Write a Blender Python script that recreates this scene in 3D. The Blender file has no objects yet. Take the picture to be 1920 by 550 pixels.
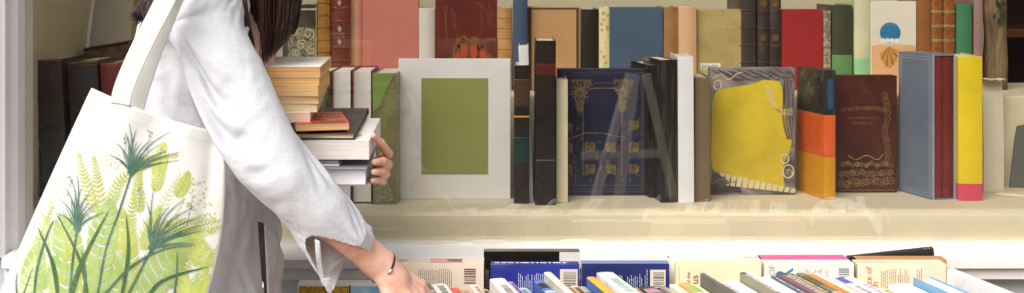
import bpy, math, random
import numpy as np
from mathutils import Vector, Matrix, noise
rnd = random.Random(7)
C = bpy.context.scene.collection
# ---------------------------------------------------------------- camera frame used to survey the place
F, YH, H, CX = 2520.0, -50.0, 1.43, 960.0
def P(px, py, d): return Vector(((px-CX)*d/F, d, H-(py-YH)*d/F))
def X(px, d): return (px-CX)*d/F
def Z(py, d): return H-(py-YH)*d/F
R = math.radians
def lin(h, k=1.0):
    h = h.lstrip('#'); o = []
    for i in (0, 2, 4):
        c = int(h[i:i+2], 16)/255
        c = c/12.92 if c <= .04045 else ((c+.055)/1.055)**2.4
        o.append(min(.88, c*k))
    return (o[0], o[1], o[2], 1)
def mixc(c, s): return tuple(min(.9, x*s) for x in c[:3])+(1,)

# ---------------------------------------------------------------- materials
_m = {}
class NT:
    def __init__(s, name):
        s.m = bpy.data.materials.new(name); s.m.use_nodes = True
        s.t = s.m.node_tree; s.t.nodes.clear()
        s.out = s.n('ShaderNodeOutputMaterial'); s.b = s.n('ShaderNodeBsdfPrincipled')
        s.l(s.b.outputs[0], s.out.inputs[0])
    def n(s, ty, **kw):
        o = s.t.nodes.new(ty)
        for k, v in kw.items(): setattr(o, k, v)
        return o
    def l(s, a, b): s.t.links.new(a, b)
    def coord(s, kind='Object', scale=(1, 1, 1), rnd_off=True):
        tc = s.n('ShaderNodeTexCoord'); mp = s.n('ShaderNodeMapping'); mp.inputs['Scale'].default_value = scale
        s.l(tc.outputs[kind], mp.inputs[0])
        if rnd_off:
            oi = s.n('ShaderNodeObjectInfo'); ma = s.n('ShaderNodeMath', operation='MULTIPLY'); ma.inputs[1].default_value = 37.0
            s.l(oi.outputs['Random'], ma.inputs[0]); cb = s.n('ShaderNodeCombineXYZ'); s.l(ma.outputs[0], cb.inputs[0]); s.l(ma.outputs[0], cb.inputs[2])
            s.l(cb.outputs[0], mp.inputs['Location'])
        return mp.outputs[0]
    def noise(s, co, scale, detail=4, rough=.55, dist=0):
        o = s.n('ShaderNodeTexNoise'); o.inputs['Scale'].default_value = scale; o.inputs['Detail'].default_value = detail
        o.inputs['Roughness'].default_value = rough; o.inputs['Distortion'].default_value = dist; s.l(co, o.inputs['Vector']); return o.outputs['Fac']
    def ramp(s, f, stops, interp='LINEAR'):
        r = s.n('ShaderNodeValToRGB'); r.color_ramp.interpolation = interp; e = r.color_ramp.elements
        while len(e) < len(stops): e.new(.5)
        for i, (p, c) in enumerate(stops):
            e[i].position = p; e[i].color = c if len(c) == 4 else tuple(c)+(1,)
        s.l(f, r.inputs[0]); return r.outputs[0]
    def mix(s, f, a, b, mode='MIX'):
        o = s.n('ShaderNodeMix', data_type='RGBA', blend_type=mode)
        if isinstance(f, (int, float)): o.inputs[0].default_value = f
        else: s.l(f, o.inputs[0])
        for v, i in ((a, 6), (b, 7)):
            if isinstance(v, tuple): o.inputs[i].default_value = v
            else: s.l(v, o.inputs[i])
        return o.outputs[2]
    def bump(s, hgt, strength, dist=.001, prev=None):
        o = s.n('ShaderNodeBump'); o.inputs['Strength'].default_value = strength; o.inputs['Distance'].default_value = dist
        s.l(hgt, o.inputs['Height'])
        if prev is not None: s.l(prev, o.inputs['Normal'])
        return o.outputs[0]
    def done(s, col=None, rough=None, bump=None, **kw):
        b = s.b
        if col is not None:
            if isinstance(col, tuple): b.inputs['Base Color'].default_value = col
            else: s.l(col, b.inputs['Base Color'])
        if rough is not None:
            if isinstance(rough, (int, float)): b.inputs['Roughness'].default_value = rough
            else: s.l(rough, b.inputs['Roughness'])
        if bump is not None: s.l(bump, b.inputs['Normal'])
        for k, v in kw.items(): b.inputs[k.replace('_', ' ')].default_value = v
        return s.m

def cover(hexc, k=1.1, rough=.5, var=.14, vs=9, bump=.12, bs=420, worn=0.0, wornc='c9b79a', spec=.4):
    key = ('cover', hexc, k, rough, var, vs, bump, bs, worn, wornc)
    if key in _m: return _m[key]
    s = NT('cover_'+hexc); co = s.coord(); c = lin(hexc, k)
    f = s.noise(co, vs, 5, .6, .4)
    col = s.ramp(f, [(.25, mixc(c, 1-var*1.3)), (.5, c), (.75, mixc(c, 1+var))])
    if worn:
        g = s.noise(co, 28, 8, .72, 1.2)
        w = s.ramp(g, [(.58-.06*worn, (0, 0, 0)), (.70, (worn, worn, worn))])
        col = s.mix(w, col, lin(wornc))
    fine = s.noise(co, bs, 3, .6)
    rr = s.ramp(s.noise(co, 22, 5, .65), [(.3, (rough*.8,)*3), (.7, (min(1, rough*1.2),)*3)])
    m = s.done(col, rr, s.bump(fine, bump, .0006), Specular_IOR_Level=spec)
    _m[key] = m; return m
def leather(hexc, k=1.1): return cover(hexc, k, .42, .3, 16, .35, 160, .35, '8a6b4c', .5)
def gilt(hexc='b8924a', k=1.0, rough=.38, metal=.55):
    key = ('gilt', hexc, k)
    if key in _m: return _m[key]
    s = NT('gilt_'+hexc); co = s.coord(); c = lin(hexc, k)
    col = s.ramp(s.noise(co, 90, 6, .7), [(.3, mixc(c, .45)), (.6, c), (.8, mixc(c, 1.25))])
    m = s.done(col, rough, Metallic=metal); _m[key] = m; return m
def pages(hexc='e6dccb', k=1.05, line=.16, yellow=None):
    key = ('pages', hexc, k, line)
    if key in _m: return _m[key]
    s = NT('pages_'+hexc); co = s.coord('Object', (1, 1, 1), False); c = lin(hexc, k)
    w = s.n('ShaderNodeTexWave', wave_type='BANDS', bands_direction='X'); w.inputs['Scale'].default_value = 190
    w.inputs['Distortion'].default_value = 1.6; w.inputs['Detail'].default_value = 3; w.inputs['Detail Scale'].default_value = .4
    s.l(co, w.inputs['Vector'])
    st = s.coord('Object', (620, 6, 6)); g = s.noise(st, 1, 5, .7)
    big = s.noise(s.coord('Object', (40, 3, 9)), 1, 4, .6)
    col = s.ramp(g, [(.25, mixc(c, 1-line*1.7)), (.55, c), (.8, mixc(c, 1+line*.5))])
    col = s.mix(s.ramp(big, [(.35, (0, 0, 0)), (.75, (.5, .5, .5))]), col, mixc(c, .74))
    m = s.done(col, .85, s.bump(g, .35, .0006), Specular_IOR_Level=.15); _m[key] = m; return m
def flat(hexc, k=1.1, rough=.6, var=.06): return cover(hexc, k, rough, var, 14, .05, 500)
def painted(name, hexc, k=1.1, rough=.5, dirt='7d7264', amt=.35, streak=(1, 1, 1)):
    s = NT(name); co = s.coord('Object', streak, False); c = lin(hexc, k)
    f = s.noise(co, 5, 6, .62, .5); g = s.noise(co, 60, 6, .7, .8)
    col = s.ramp(f, [(.3, mixc(c, .9)), (.6, c), (.8, mixc(c, 1.06))])
    col = s.mix(s.ramp(g, [(.6, (0, 0, 0)), (.78, (amt, amt, amt))]), col, lin(dirt))
    h = s.noise(co, 35, 5, .6)
    return s.done(col, rough, s.bump(h, .25, .002, s.bump(g, .2, .001)), Specular_IOR_Level=.4)
def art(name, stops, scale=18, dist=2.5, detail=5, rough=.45, stretch=(1, 1, 1)):
    s = NT(name); co = s.coord('Object', stretch); f = s.noise(co, scale, detail, .6, dist)
    return s.done(s.ramp(f, [(p, lin(h)) for p, h in stops]), rough, Specular_IOR_Level=.4)

# ---------------------------------------------------------------- mesh builder
class MB:
    def __init__(s): s.v, s.f, s.mi, s.mats = [], [], [], []
    def m(s, mat):
        if mat not in s.mats: s.mats.append(mat)
        return s.mats.index(mat)
    def add(s, vs, fs, mat):
        o = len(s.v); s.v += [tuple(v) for v in vs]; i = s.m(mat)
        for f in fs: s.f.append([o+k for k in f]); s.mi.append(i)
        return s
    def box(s, x0, x1, y0, y1, z0, z1, mat):
        return s.add([(x, y, z) for z in (z0, z1) for y in (y0, y1) for x in (x0, x1)],
                     [(0, 2, 3, 1), (4, 5, 7, 6), (0, 1, 5, 4), (2, 6, 7, 3), (0, 4, 6, 2), (1, 3, 7, 5)], mat)
    def grid(s, rows, mat, closed=False, cap0=False, cap1=False):
        n = len(rows[0]); vs = [p for r in rows for p in r]; fs = []
        for i in range(len(rows)-1):
            for j in range(n if closed else n-1):
                k = (j+1) % n
                fs.append((i*n+j, i*n+k, (i+1)*n+k, (i+1)*n+j))
        if cap0: fs.append(tuple(range(n))[::-1])
        if cap1: fs.append(tuple((len(rows)-1)*n+j for j in range(n)))
        return s.add(vs, fs, mat)
    def tube(s, pts, rad, mat, n=6):
        pts = [Vector(p) for p in pts]; rows = []; up = Vector((0.13, .31, .94))
        for i, p in enumerate(pts):
            t = (pts[min(i+1, len(pts)-1)]-pts[max(i-1, 0)]).normalized()
            a = t.cross(up)
            a = a.normalized() if a.length > 1e-4 else Vector((1, 0, 0)); b = t.cross(a)
            r = rad[i] if hasattr(rad, '__len__') else rad
            rows.append([p+(a*math.cos(q)+b*math.sin(q))*r for q in [2*math.pi*k/n for k in range(n)]])
        return s.grid(rows, mat, True, True, True)
    def build(s, name, parent=None, smooth=False, bevel=0, loc=None, solid=0, sub=0, angle=40):
        me = bpy.data.meshes.new(name); me.from_pydata(s.v, [], s.f)
        for m in s.mats: me.materials.append(m)
        me.polygons.foreach_set('material_index', s.mi)
        if smooth: me.polygons.foreach_set('use_smooth', [True]*len(s.f))
        me.validate(); me.update()
        o = bpy.data.objects.new(name, me); C.objects.link(o)
        if parent is not None: o.parent = parent
        if loc is not None: o.location = loc
        if solid:
            q = o.modifiers.new('s', 'SOLIDIFY'); q.thickness = solid; q.offset = 0
        if sub:
            q = o.modifiers.new('u', 'SUBSURF'); q.levels = sub; q.render_levels = sub
        if bevel:
            q = o.modifiers.new('b', 'BEVEL'); q.width = bevel; q.segments = 2; q.limit_method = 'ANGLE'; q.angle_limit = R(angle)
        return o
def tag(o, label=None, cat=None, group=None, kind=None):
    for k, v in (('label', label), ('category', cat), ('group', group), ('kind', kind)):
        if v: o[k] = v
    return o
def thing(name, label, cat, loc=(0, 0, 0), group=None, rot=None):
    o = bpy.data.objects.new(name, None); o.empty_display_size = .05; C.objects.link(o)
    M = Matrix.Translation(Vector(loc))
    if rot is not None: M = M @ rot.to_4x4()
    o.matrix_world = M
    return tag(o, label, cat, group)
def rel(mb, o):      # world vertices -> local to an unrotated thing
    l = o.location; mb.v = [(v[0]-l[0], v[1]-l[1], v[2]-l[2]) for v in mb.v]; return mb

def catmull(arr, n):
    a = np.array(arr, float); m = len(a); out = []
    for k in range(n):
        t = k/(n-1)*(m-1); i = min(int(t), m-2); u = t-i
        p0, p1, p2, p3 = a[max(i-1, 0)], a[i], a[i+1], a[min(i+2, m-1)]
        out.append(.5*((2*p1)+(-p0+p2)*u+(2*p0-5*p1+4*p2-p3)*u*u+(-p0+3*p1-3*p2+p3)*u**3))
    return np.array(out)

_tc = {}
def text2d(s, size):
    key = (s, size)
    if key in _tc: return _tc[key]
    cu = bpy.data.curves.new('lettering', 'FONT'); cu.body = s; cu.size = size; cu.resolution_u = 3
    o = bpy.data.objects.new('lettering', cu); C.objects.link(o)
    bpy.context.view_layer.update()
    me = o.evaluated_get(bpy.context.evaluated_depsgraph_get()).to_mesh()
    vs = [(v.co.x, v.co.y) for v in me.vertices]; fs = [tuple(p.vertices) for p in me.polygons]
    bpy.data.objects.remove(o); bpy.data.curves.remove(cu)
    _tc[key] = (vs, fs); return vs, fs

# ---------------------------------------------------------------- signed-distance bodies -> one continuous skin
def cap(p, a, b, ra, rb):
    a, b = np.array(a), np.array(b); ab = b-a; pa = p-a
    t = np.clip((pa@ab)/max(1e-9, ab@ab), 0, 1)
    return np.linalg.norm(pa-t[:, None]*ab, axis=1)-(ra+(rb-ra)*t)
def ell(p, c, r, M=None):
    q = p-np.array(c)
    if M is not None: q = q@M
    r = np.array(r); k0 = np.linalg.norm(q/r, axis=1); k1 = np.linalg.norm(q/(r*r), axis=1)
    return k0*(k0-1)/np.maximum(k1, 1e-9)
def smin(a, b, k):
    h = np.clip(.5+.5*(b-a)/k, 0, 1); return b+(a-b)*h-k*h*(1-h)
def smax(a, b, k): return -smin(-a, -b, k)
def nets(fn, lo, hi, h):
    lo, hi = np.array(lo, float), np.array(hi, float); n = np.ceil((hi-lo)/h).astype(int)+1
    g = np.stack(np.meshgrid(*[lo[i]+h*np.arange(n[i]) for i in range(3)], indexing='ij'), -1)
    val = np.concatenate([fn(q) for q in np.array_split(g.reshape(-1, 3), max(1, g.size//3//400000+1))]).reshape(n)
    S = val < 0
    cs = [(i, j, k) for i in (0, 1) for j in (0, 1) for k in (0, 1)]
    sub = lambda A, c: A[c[0]:n[0]-1+c[0], c[1]:n[1]-1+c[1], c[2]:n[2]-1+c[2]]
    cnt = sum(sub(S, c).astype(np.int8) for c in cs); act = (cnt > 0) & (cnt < 8)
    idx = -np.ones(act.shape, int); ii = np.argwhere(act); idx[act] = np.arange(len(ii))
    acc = np.zeros((len(ii), 3)); num = np.zeros(len(ii))
    for a in cs:
        for ax in range(3):
            if a[ax]: continue
            b = list(a); b[ax] = 1
            va = sub(val, a)[act]; vb = sub(val, tuple(b))[act]; m = (va < 0) != (vb < 0)
            t = np.where(m, va/np.where(m, va-vb, 1), 0)
            p = np.array(a, float)[None].repeat(len(ii), 0); p[:, ax] += t
            acc[m] += p[m]; num[m] += 1
    V = lo+h*(ii+acc/num[:, None]); faces = []
    for ax in range(3):
        u, w = (ax+1) % 3, (ax+2) % 3
        sl0 = [slice(None)]*3; sl1 = [slice(None)]*3; sl0[ax] = slice(0, n[ax]-1); sl1[ax] = slice(1, n[ax])
        A, B = S[tuple(sl0)], S[tuple(sl1)]; e = np.argwhere(A != B)
        e = e[(e[:, u] > 0) & (e[:, w] > 0) & (e[:, u] < n[u]-1) & (e[:, w] < n[w]-1)]
        fl = A[e[:, 0], e[:, 1], e[:, 2]]
        q = []
        for du, dw in ((1, 1), (0, 1), (0, 0), (1, 0)):
            c = e.copy(); c[:, u] -= du; c[:, w] -= dw; q.append(idx[c[:, 0], c[:, 1], c[:, 2]])
        q = np.stack(q, 1); q[~fl] = q[~fl][:, ::-1]; faces.append(q[(q >= 0).all(1)])
    return V, np.concatenate(faces)
# ---------------------------------------------------------------- books
# local frame: X = thickness, spine looks along -Y, Z = up; origin at the foot of the spine
UP = Matrix.Identity(3)
def RZ(a): return Matrix.Rotation(R(a), 3, 'Z')
FACE = RZ(-90)                                   # front cover towards -Y, spine to the left
def cols(x, y, z): return Matrix((x, y, z)).transposed()
LIE_BACK = cols((0, 1, 0), (0, 0, -1), (-1, 0, 0))     # spine up, back cover towards the camera
class Bk:
    """collects one book's cover mesh (boards, spine, tooling) and its page block"""
    def __init__(s, w, h, t, cov, hard=True, bulge=.004, zones=None):
        s.w, s.h, s.t, s.cov, s.hard, s.bulge = w, h, t, cov, hard, bulge
        s.c = .0026 if hard else .0006; s.mb = MB(); s.extra = []
        n = 8 if bulge > 0 else 1
        s.sp = [(-t/2+t*i/n, -bulge*(1-(2*i/n-1)**2)) for i in range(n+1)]
        c = s.c; outer = [(-t/2, w)]+s.sp+[(t/2, w)]; inner = [(t/2-c, w), (t/2-c, c), (-t/2+c, c), (-t/2+c, w)]
        ring = outer+inner; k = len(ring)
        for z0, z1, mt in (zones or [(0, 1, cov)]):
            z0, z1 = z0*h, z1*h
            vs = [(x, y, z0) for x, y in ring]+[(x, y, z1) for x, y in ring]
            fs = [(i, (i+1) % k, (i+1) % k+k, i+k) for i in range(k)]
            if z0 <= 0: fs.append(tuple(range(k))[::-1])
            if z1 >= h*.999: fs.append(tuple(range(k, 2*k)))
            s.mb.add(vs, fs, mt)
    def band(s, z0, z1, mat, off=.0004, x0=-1, x1=1):      # strip wrapped round the spine
        n = len(s.sp); r = s.sp; pts = []
        for i in range(n):
            if n > 2 and not (x0-1e-6 <= r[i][0]/(s.t/2) <= x1+1e-6): continue
            a, b = r[max(i-1, 0)], r[min(i+1, n-1)]; tx, ty = b[0]-a[0], b[1]-a[1]; l = math.hypot(tx, ty)
            pts.append((r[i][0]+ty/l*off, r[i][1]-tx/l*off))
        if n == 2: pts = [(s.t/2*x0, -off), (s.t/2*x1, -off)]
        e = min(.0012, (z1-z0)*.3)
        rows = [[(x, y+off*.9, z0) for x, y in pts], [(x, y, z0+e) for x, y in pts], [(x, y, z1-e) for x, y in pts], [(x, y+off*.9, z1) for x, y in pts]]
        s.mb.grid(rows, mat); return s
    def spine_poly(s, pts, mat, off=.0006, fs=None):       # pts (x, z) tooled on the spine
        def yy(x): return -s.bulge*max(0, 1-(2*x/s.t)**2)-off
        s.mb.add([(x, yy(x), z) for x, z in pts], fs or [tuple(range(len(pts)))], mat); return s
    def front(s, pts, mat, off=.0005, fs=None):            # pts (u from spine, v up) on the front board
        s.mb.add([(s.t/2+off, u, v) for u, v in pts], fs or [tuple(range(len(pts)))], mat); return s
    def back(s, pts, mat, off=.0005, fs=None):
        s.mb.add([(-s.t/2-off, u, v) for u, v in pts], fs or [tuple(range(len(pts)))[::-1]], mat); return s
    def rect(s, side, u0, u1, v0, v1, mat, off=.0005):
        return getattr(s, side)([(u0, v0), (u1, v0), (u1, v1), (u0, v1)], mat, off)
    def line(s, side, pts, wd, mat, off=.0005, closed=False):
        pts = [Vector(p) for p in pts]; n = len(pts)
        vs = []
        for i in range(n):
            a = pts[i-1] if (closed or i) else pts[i]; b = pts[(i+1) % n] if (closed or i < n-1) else pts[i]
            t = (b-a).normalized() if (b-a).length > 1e-9 else Vector((1, 0)); nn = Vector((-t.y, t.x))*wd/2
            vs += [pts[i]+nn, pts[i]-nn]
        fs = []
        for i in range(n if closed else n-1):
            j = (i+1) % n; fs.append((2*i, 2*i+1, 2*j+1, 2*j))
        return getattr(s, side)([tuple(v) for v in vs], mat, off, fs)
    def put(s, label, loc, rot, pag, group, name='book', bevel=.0011, cat='book', parent_kind=None):
        o = thing(name, label, cat, loc, group, rot)
        s.mb.build('cover', o, bevel=bevel)
        w, h, t, c = s.w, s.h, s.t, s.c; i = .0035 if s.hard else .0003
        pm = MB(); x0, x1 = -t/2+c+.0002, t/2-c-.0002; y1 = w-i
        n = 8; dep = min(.004, t*.12) if s.hard else .0005
        edge = [(x0+(x1-x0)*k/n, y1-dep*(1-(2*k/n-1)**2)) for k in range(n+1)]
        prof = [(x1, c+.0004), (x0, c+.0004)]+edge
        zz0, zz1 = i, h-i; k = len(prof)
        pm.add([(x, y, z) for z in (zz0, zz1) for x, y in prof], [(j, (j+1) % k, (j+1) % k+k, j+k) for j in range(k)][::1]+[tuple(range(k))[::-1], tuple(range(k, 2*k))], pag)
        pm.build('pages', o)
        for nm, mb in s.extra: mb.build(nm, o)
        s.root = o; return o
def spiral(c, r0, r1, turns, a0=0, n=26, sx=1):
    return [(c[0]+sx*(r0+(r1-r0)*i/n)*math.cos(a0+turns*2*math.pi*i/n), c[1]+(r0+(r1-r0)*i/n)*math.sin(a0+turns*2*math.pi*i/n)) for i in range(n+1)]
def circ(c, r, n=24, sy=1): return [(c[0]+r*math.cos(2*math.pi*i/n), c[1]+sy*r*math.sin(2*math.pi*i/n)) for i in range(n)]
def blurb(b, side, u0, u1, v0, v1, mat, step=.0036, wd=.0011, rs=None):
    """rows of tiny word-length dashes: lines run along u (towards the spine), stacked along v"""
    q = random.Random(rs if rs is not None else int(u0*1e5+v0*1e6)); v = v1
    while v > v0:
        u = u1; end = u0+(u1-u0)*(q.random()*.35 if q.random() < .25 else 0)
        while u > end+.002:
            l = q.uniform(.0025, .0075); a = max(end, u-l)
            b.rect(side, a, u, v-wd, v, mat, .0005); u = a-.0012
        v -= step
def barcode(b, side, u0, u1, v0, v1, paper, ink, rs=1):
    b.rect(side, u0, u1, v0, v1, paper, .0005); q = random.Random(rs)
    v = v0+.002
    while v < v1-.003:
        l = q.choice((.0008, .0012, .0020, .0028)); b.rect(side, u0+.005, u1-.002, v, v+l, ink, .0009); v += l+q.choice((.0009, .0013, .002))
# ---------------------------------------------------------------- the place: pavement, shop front, display
SHELF = H-.50; TIER = H-.285; GL = 2.80
def sheet(name, x0, x1, y0, y1, z, mat):
    mb = MB(); mb.add([(x0, y0, z), (x1, y0, z), (x1, y1, z), (x0, y1, z)], [(0, 1, 2, 3)], mat)
    return tag(mb.build(name), kind='structure')
def paving():
    s = NT('paving'); co = s.coord('Object', (1, 1, 1), False)
    b = s.n('ShaderNodeTexBrick'); b.inputs['Scale'].default_value = 2.2; b.inputs['Mortar Size'].default_value = .012
    b.inputs['Color1'].default_value = (.36, .345, .325, 1); b.inputs['Color2'].default_value = (.42, .40, .375, 1); b.inputs['Mortar'].default_value = (.25, .24, .225, 1)
    s.l(co, b.inputs['Vector']); f = s.noise(co, 30, 6, .7)
    return s.done(s.mix(.4, b.outputs[0], s.ramp(f, [(.3, (.3, .29, .275)), (.7, (.46, .44, .42))])), .85, s.bump(f, .3, .004))
sheet('ground', -60, 60, -60, 60, -.006, painted('asphalt', '555452', 1, .9))
sheet('pavement', -12, 12, -1.6, 2.76, 0, paving())
sheet('road', -60, 60, -8, -1.75, -.002, painted('road_asphalt', '4c4b49', 1, .9))
kb = MB(); kb.box(-12, 12, -1.75, -1.6, -.12, .004, painted('kerb_stone', '9b9890', 1, .8)); tag(kb.build('kerb', bevel=.01), kind='structure')

whitep = painted('white_gloss_paint', 'e4e1df', 1, .38, '8d8578', .55, (1, 1, 1))
greyp = painted('pale_wall_paint', 'd2cac4', 1.0, .6, '9c948a', .25)
panelp = painted('panel_paint', 'bcc0c1', 1.0, .55, '8f8a82', .2)
beige = painted('shelf_beige_paint', 'dbceae', 1.0, .5, '8f8468', .45)
cream = painted('back_wall_cream', 'd3c7a8', .95, .8, 'b59c68', .3)
sf = thing('shop_front', 'white painted shop window front with a grey wall below its sill', 'shop front', (0, 2.76, 0))
XL = X(47, GL)
m = MB(); m.box(-4, XL-.045, 2.735, 2.95, 0, 3.6, greyp); m.box(-4, 2.6, 2.735, 2.95, 2.62, 3.6, greyp); m.box(2.42, 4, 2.735, 2.95, 0, 3.6, greyp)
rel(m, sf).build('wall', sf, bevel=.004)
m = MB(); m.box(XL-.045, 2.42, 2.745, 2.86, 0, .845, panelp); rel(m, sf).build('lower_wall', sf)
# moulded frame post: profile extruded up
def moulding(pts, z0, z1, mat, mb):
    k = len(pts); mb.add([(x, y, z) for z in (z0, z1) for x, y in pts], [(i, (i+1) % k, (i+1) % k+k, i+k) for i in range(k)]+[tuple(range(k))[::-1], tuple(range(k, 2*k))], mat)
m = MB(); a = XL
moulding([(a-.047, 2.734), (a-.045, 2.70), (a-.036, 2.694), (a-.030, 2.700), (a-.027, 2.716), (a-.012, 2.722), (a-.009, 2.745), (a, 2.760), (a, 2.85), (a-.047, 2.85)], .853, 2.62, painted('frame_paint', 'd9d5d8', 1, .42, '8d8578', .4), m)
moulding([(2.37, 2.70), (2.42, 2.70), (2.422, 2.85), (2.37, 2.85)], .853, 2.62, whitep, m)
m.box(a-.004, 2.37, 2.72, 2.85, 2.55, 2.622, whitep)
rel(m, sf).build('window_frame', sf, bevel=.002)
m = MB()                               # sill: sloping top with chipped paint at the glass, nosing and apron
xs = np.linspace(a-.006, 2.42, 120)
def wob(x, s, q): return s*noise.noise(Vector((x*q, 3.3, 1.7)))
rows = []
for x in xs:
    rows.append([(x, 2.86, .868+wob(x, .003, 40)), (x, 2.793, .868+wob(x, .0035, 40)), (x, 2.775, .866), (x, 2.692, .861), (x, 2.686, .857), (x, 2.686, .840+wob(x, .0006, 12)), (x, 2.690, .838), (x, 2.700, .8375), (x, 2.702, .815), (x, 2.712, .812), (x, 2.746, .812)])
m.grid(rows, whitep, cap0=True, cap1=True)
rel(m, sf).build('sill', sf, smooth=False)
# putty bead with flaking paint along the glass
m = MB(); rows = []
for x in np.linspace(a, 2.37, 300):
    hgt = .003+.009*max(0, noise.noise(Vector((x*11, 0, 9)))-.05)+.006*max(0, noise.noise(Vector((x*70, 2, 9))))
    rows.append([(x, 2.790, .866), (x, 2.7915+wob(x, .001, 50), .869+hgt), (x, 2.7985, .870+hgt*.9)])
m.grid(rows, painted('putty', 'd8cdb8', 1, .7, '6d5f47', .6)); rel(m, sf).build('putty_bead', sf)
g = NT('window_glass'); tr = g.n('ShaderNodeBsdfTransparent'); gs = g.n('ShaderNodeBsdfGlossy'); gs.inputs['Roughness'].default_value = .015
tr.inputs[0].default_value = (.915, .915, .895, 1)
fr = g.n('ShaderNodeLayerWeight'); fr.inputs['Blend'].default_value = .5; pw = g.n('ShaderNodeMath', operation='POWER'); pw.inputs[1].default_value = 5.0; g.l(fr.outputs['Facing'], pw.inputs[0])
mu = g.n('ShaderNodeMath', operation='MULTIPLY_ADD'); mu.inputs[1].default_value = .9; mu.inputs[2].default_value = .145
g.l(pw.outputs[0], mu.inputs[0]); mx = g.n('ShaderNodeMixShader'); g.l(mu.outputs[0], mx.inputs[0]); g.l(tr.outputs[0], mx.inputs[1]); g.l(gs.outputs[0], mx.inputs[2]); g.l(mx.outputs[0], g.out.inputs[0])
gm = MB(); gm.add([(a, GL, .868), (2.37, GL, .868), (2.37, GL, 2.56), (a, GL, 2.56)], [(0, 1, 2, 3)], g.m)
rel(gm, sf).build('glass_pane', sf)
# faint pale curved strip, patchy and see-through, on the pane
sm = NT('pale_curve'); tr = sm.n('ShaderNodeBsdfTransparent'); df = sm.n('ShaderNodeBsdfDiffuse'); df.inputs[0].default_value = (.85, .83, .8, 1)
co = sm.coord('Object', (1, 1, 1), False); nf = sm.noise(co, 22, 6, .7, 1.5); rp = sm.ramp(nf, [(.36, (.0, .0, .0)), (.72, (.3, .3, .3))])
mx = sm.n('ShaderNodeMixShader'); sm.l(rp, mx.inputs[0]); sm.l(tr.outputs[0], mx.inputs[1]); sm.l(df.outputs[0], mx.inputs[2]); sm.l(mx.outputs[0], sm.out.inputs[0])
mb = MB(); q = []
arc = catmull([(1522, 425), (1528, 395), (1560, 378), (1605, 388), (1640, 410), (1650, 440)], 30)
wd = catmull([3, 7, 9, 8, 12, 5], 30)[:, None] if False else np.interp(np.linspace(0, 5, 30), range(6), [3, 7, 9, 8, 12, 5])
rows = []
for i in range(30):
    t = arc[min(i+1, 29)]-arc[max(i-1, 0)]; nn = np.array([-t[1], t[0]])/np.linalg.norm(t); wv = wd[i]*(1+.35*noise.noise(Vector((i*.7, 1, 1))))
    rows.append([P(*(arc[i]+nn*wv), GL-.002), P(*(arc[i]-nn*wv), GL-.002)])
mb.grid(rows, sm.m); rel(mb, sf).build('pale_curve', sf)

# display: shelf, raised tier, back and side walls
ds = thing('display_shelf', 'beige painted window shelf with a rounded front edge and a raised back step', 'shelf', (0, 2.84, .87))
m = MB(); prof = [(2.838, .86), (2.838, .908), (2.8395, .917), (2.843, .9235), (2.849, .928), (2.858, SHELF), (3.118, SHELF), (3.118, .86)]
xs = np.linspace(-1.05, 2.4, 60)
m.grid([[(x, y+(.0012*noise.noise(Vector((x*6, z*10, 0))) if y < 2.86 else 0), z+(.001*noise.noise(Vector((x*5, y*9, 2))) if .9 < z < .931 and y < 2.87 else 0)) for y, z in prof] for x in xs], beige, True, True, True)
rel(m, ds).build('shelf_board', ds, smooth=False)
m = MB(); m.box(-1.05, 2.4, 3.12, 3.5, .90, TIER, cream); rel(m, ds).build('back_step', ds, bevel=.004)
m = MB(); m.box(-1.05, 1.262, 3.5, 3.53, TIER, 2.7, cream); tag(m.build('back_wall'), kind='structure')
m = MB(); m.box(-1.10, -1.052, 2.86, 3.53, .86, 2.7, cream); tag(m.build('side_wall'), kind='structure')
m = MB(); m.box(-1.05, 2.4, 2.96, 4.6, 2.64, 2.7, cream); tag(m.build('ceiling'), kind='structure')
dark = painted('dark_wood', '3a2415', 1, .5, '1d120a', .5, (1, 1, .25))
m = MB(); m.box(1.262, 3.2, 4.2, 4.25, .8, 2.7, dark); m.box(2.402, 2.45, 2.96, 4.25, .8, 2.7, dark); tag(m.build('inner_wall'), kind='structure')
cb = thing('wooden_cabinet', 'dark brown wooden cabinet deep in the shop at the far right', 'cabinet', (1.6, 3.9, TIER))
m = MB()
for x in (1.30, 1.62, 1.9): m.box(x, x+.04, 3.84, 4.19, TIER-.3, 2.5, dark)
rel(m, cb).build('side_panel', cb, bevel=.003)
m = MB()
for z in (TIER-.12, TIER+.1, TIER+.35, TIER+.62): m.box(1.343, 1.897, 3.85, 4.19, z, z+.025, painted('cabinet_shelf', '6b3d1e', 1, .45))
rel(m, cb).build('shelf', cb, bevel=.003)
# easel standing across the pavement: its pale legs show as a ghost in the pane
ez = thing('wooden_easel', 'pale wooden easel on the pavement, seen as a ghostly reflection over the navy cover', 'easel', (.75, -1.35, 0))
ezm = cover('e6dcc8', 1.1, .6)
def mir(px, py, d=6.95): v = P(px, py, d); return Vector((v.x, 2*GL-v.y, v.z))
for q_ in ((1182, 140, 1118, 365), (1190, 140, 1160, 372), (1212, 140, 1262, 365)):
    a_, b_ = mir(q_[0], q_[1]), mir(q_[2], q_[3]); b_ = a_+(b_-a_)*1.9; m = MB(); m.tube([a_, (a_+b_)/2, b_], .028, ezm, 4); rel(m, ez).build('leg', ez)
m = MB(); a_, b_ = mir(1090, 292), mir(1245, 288); m.tube([a_, b_], .025, ezm, 4); rel(m, ez).build('crossbar', ez)
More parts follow.
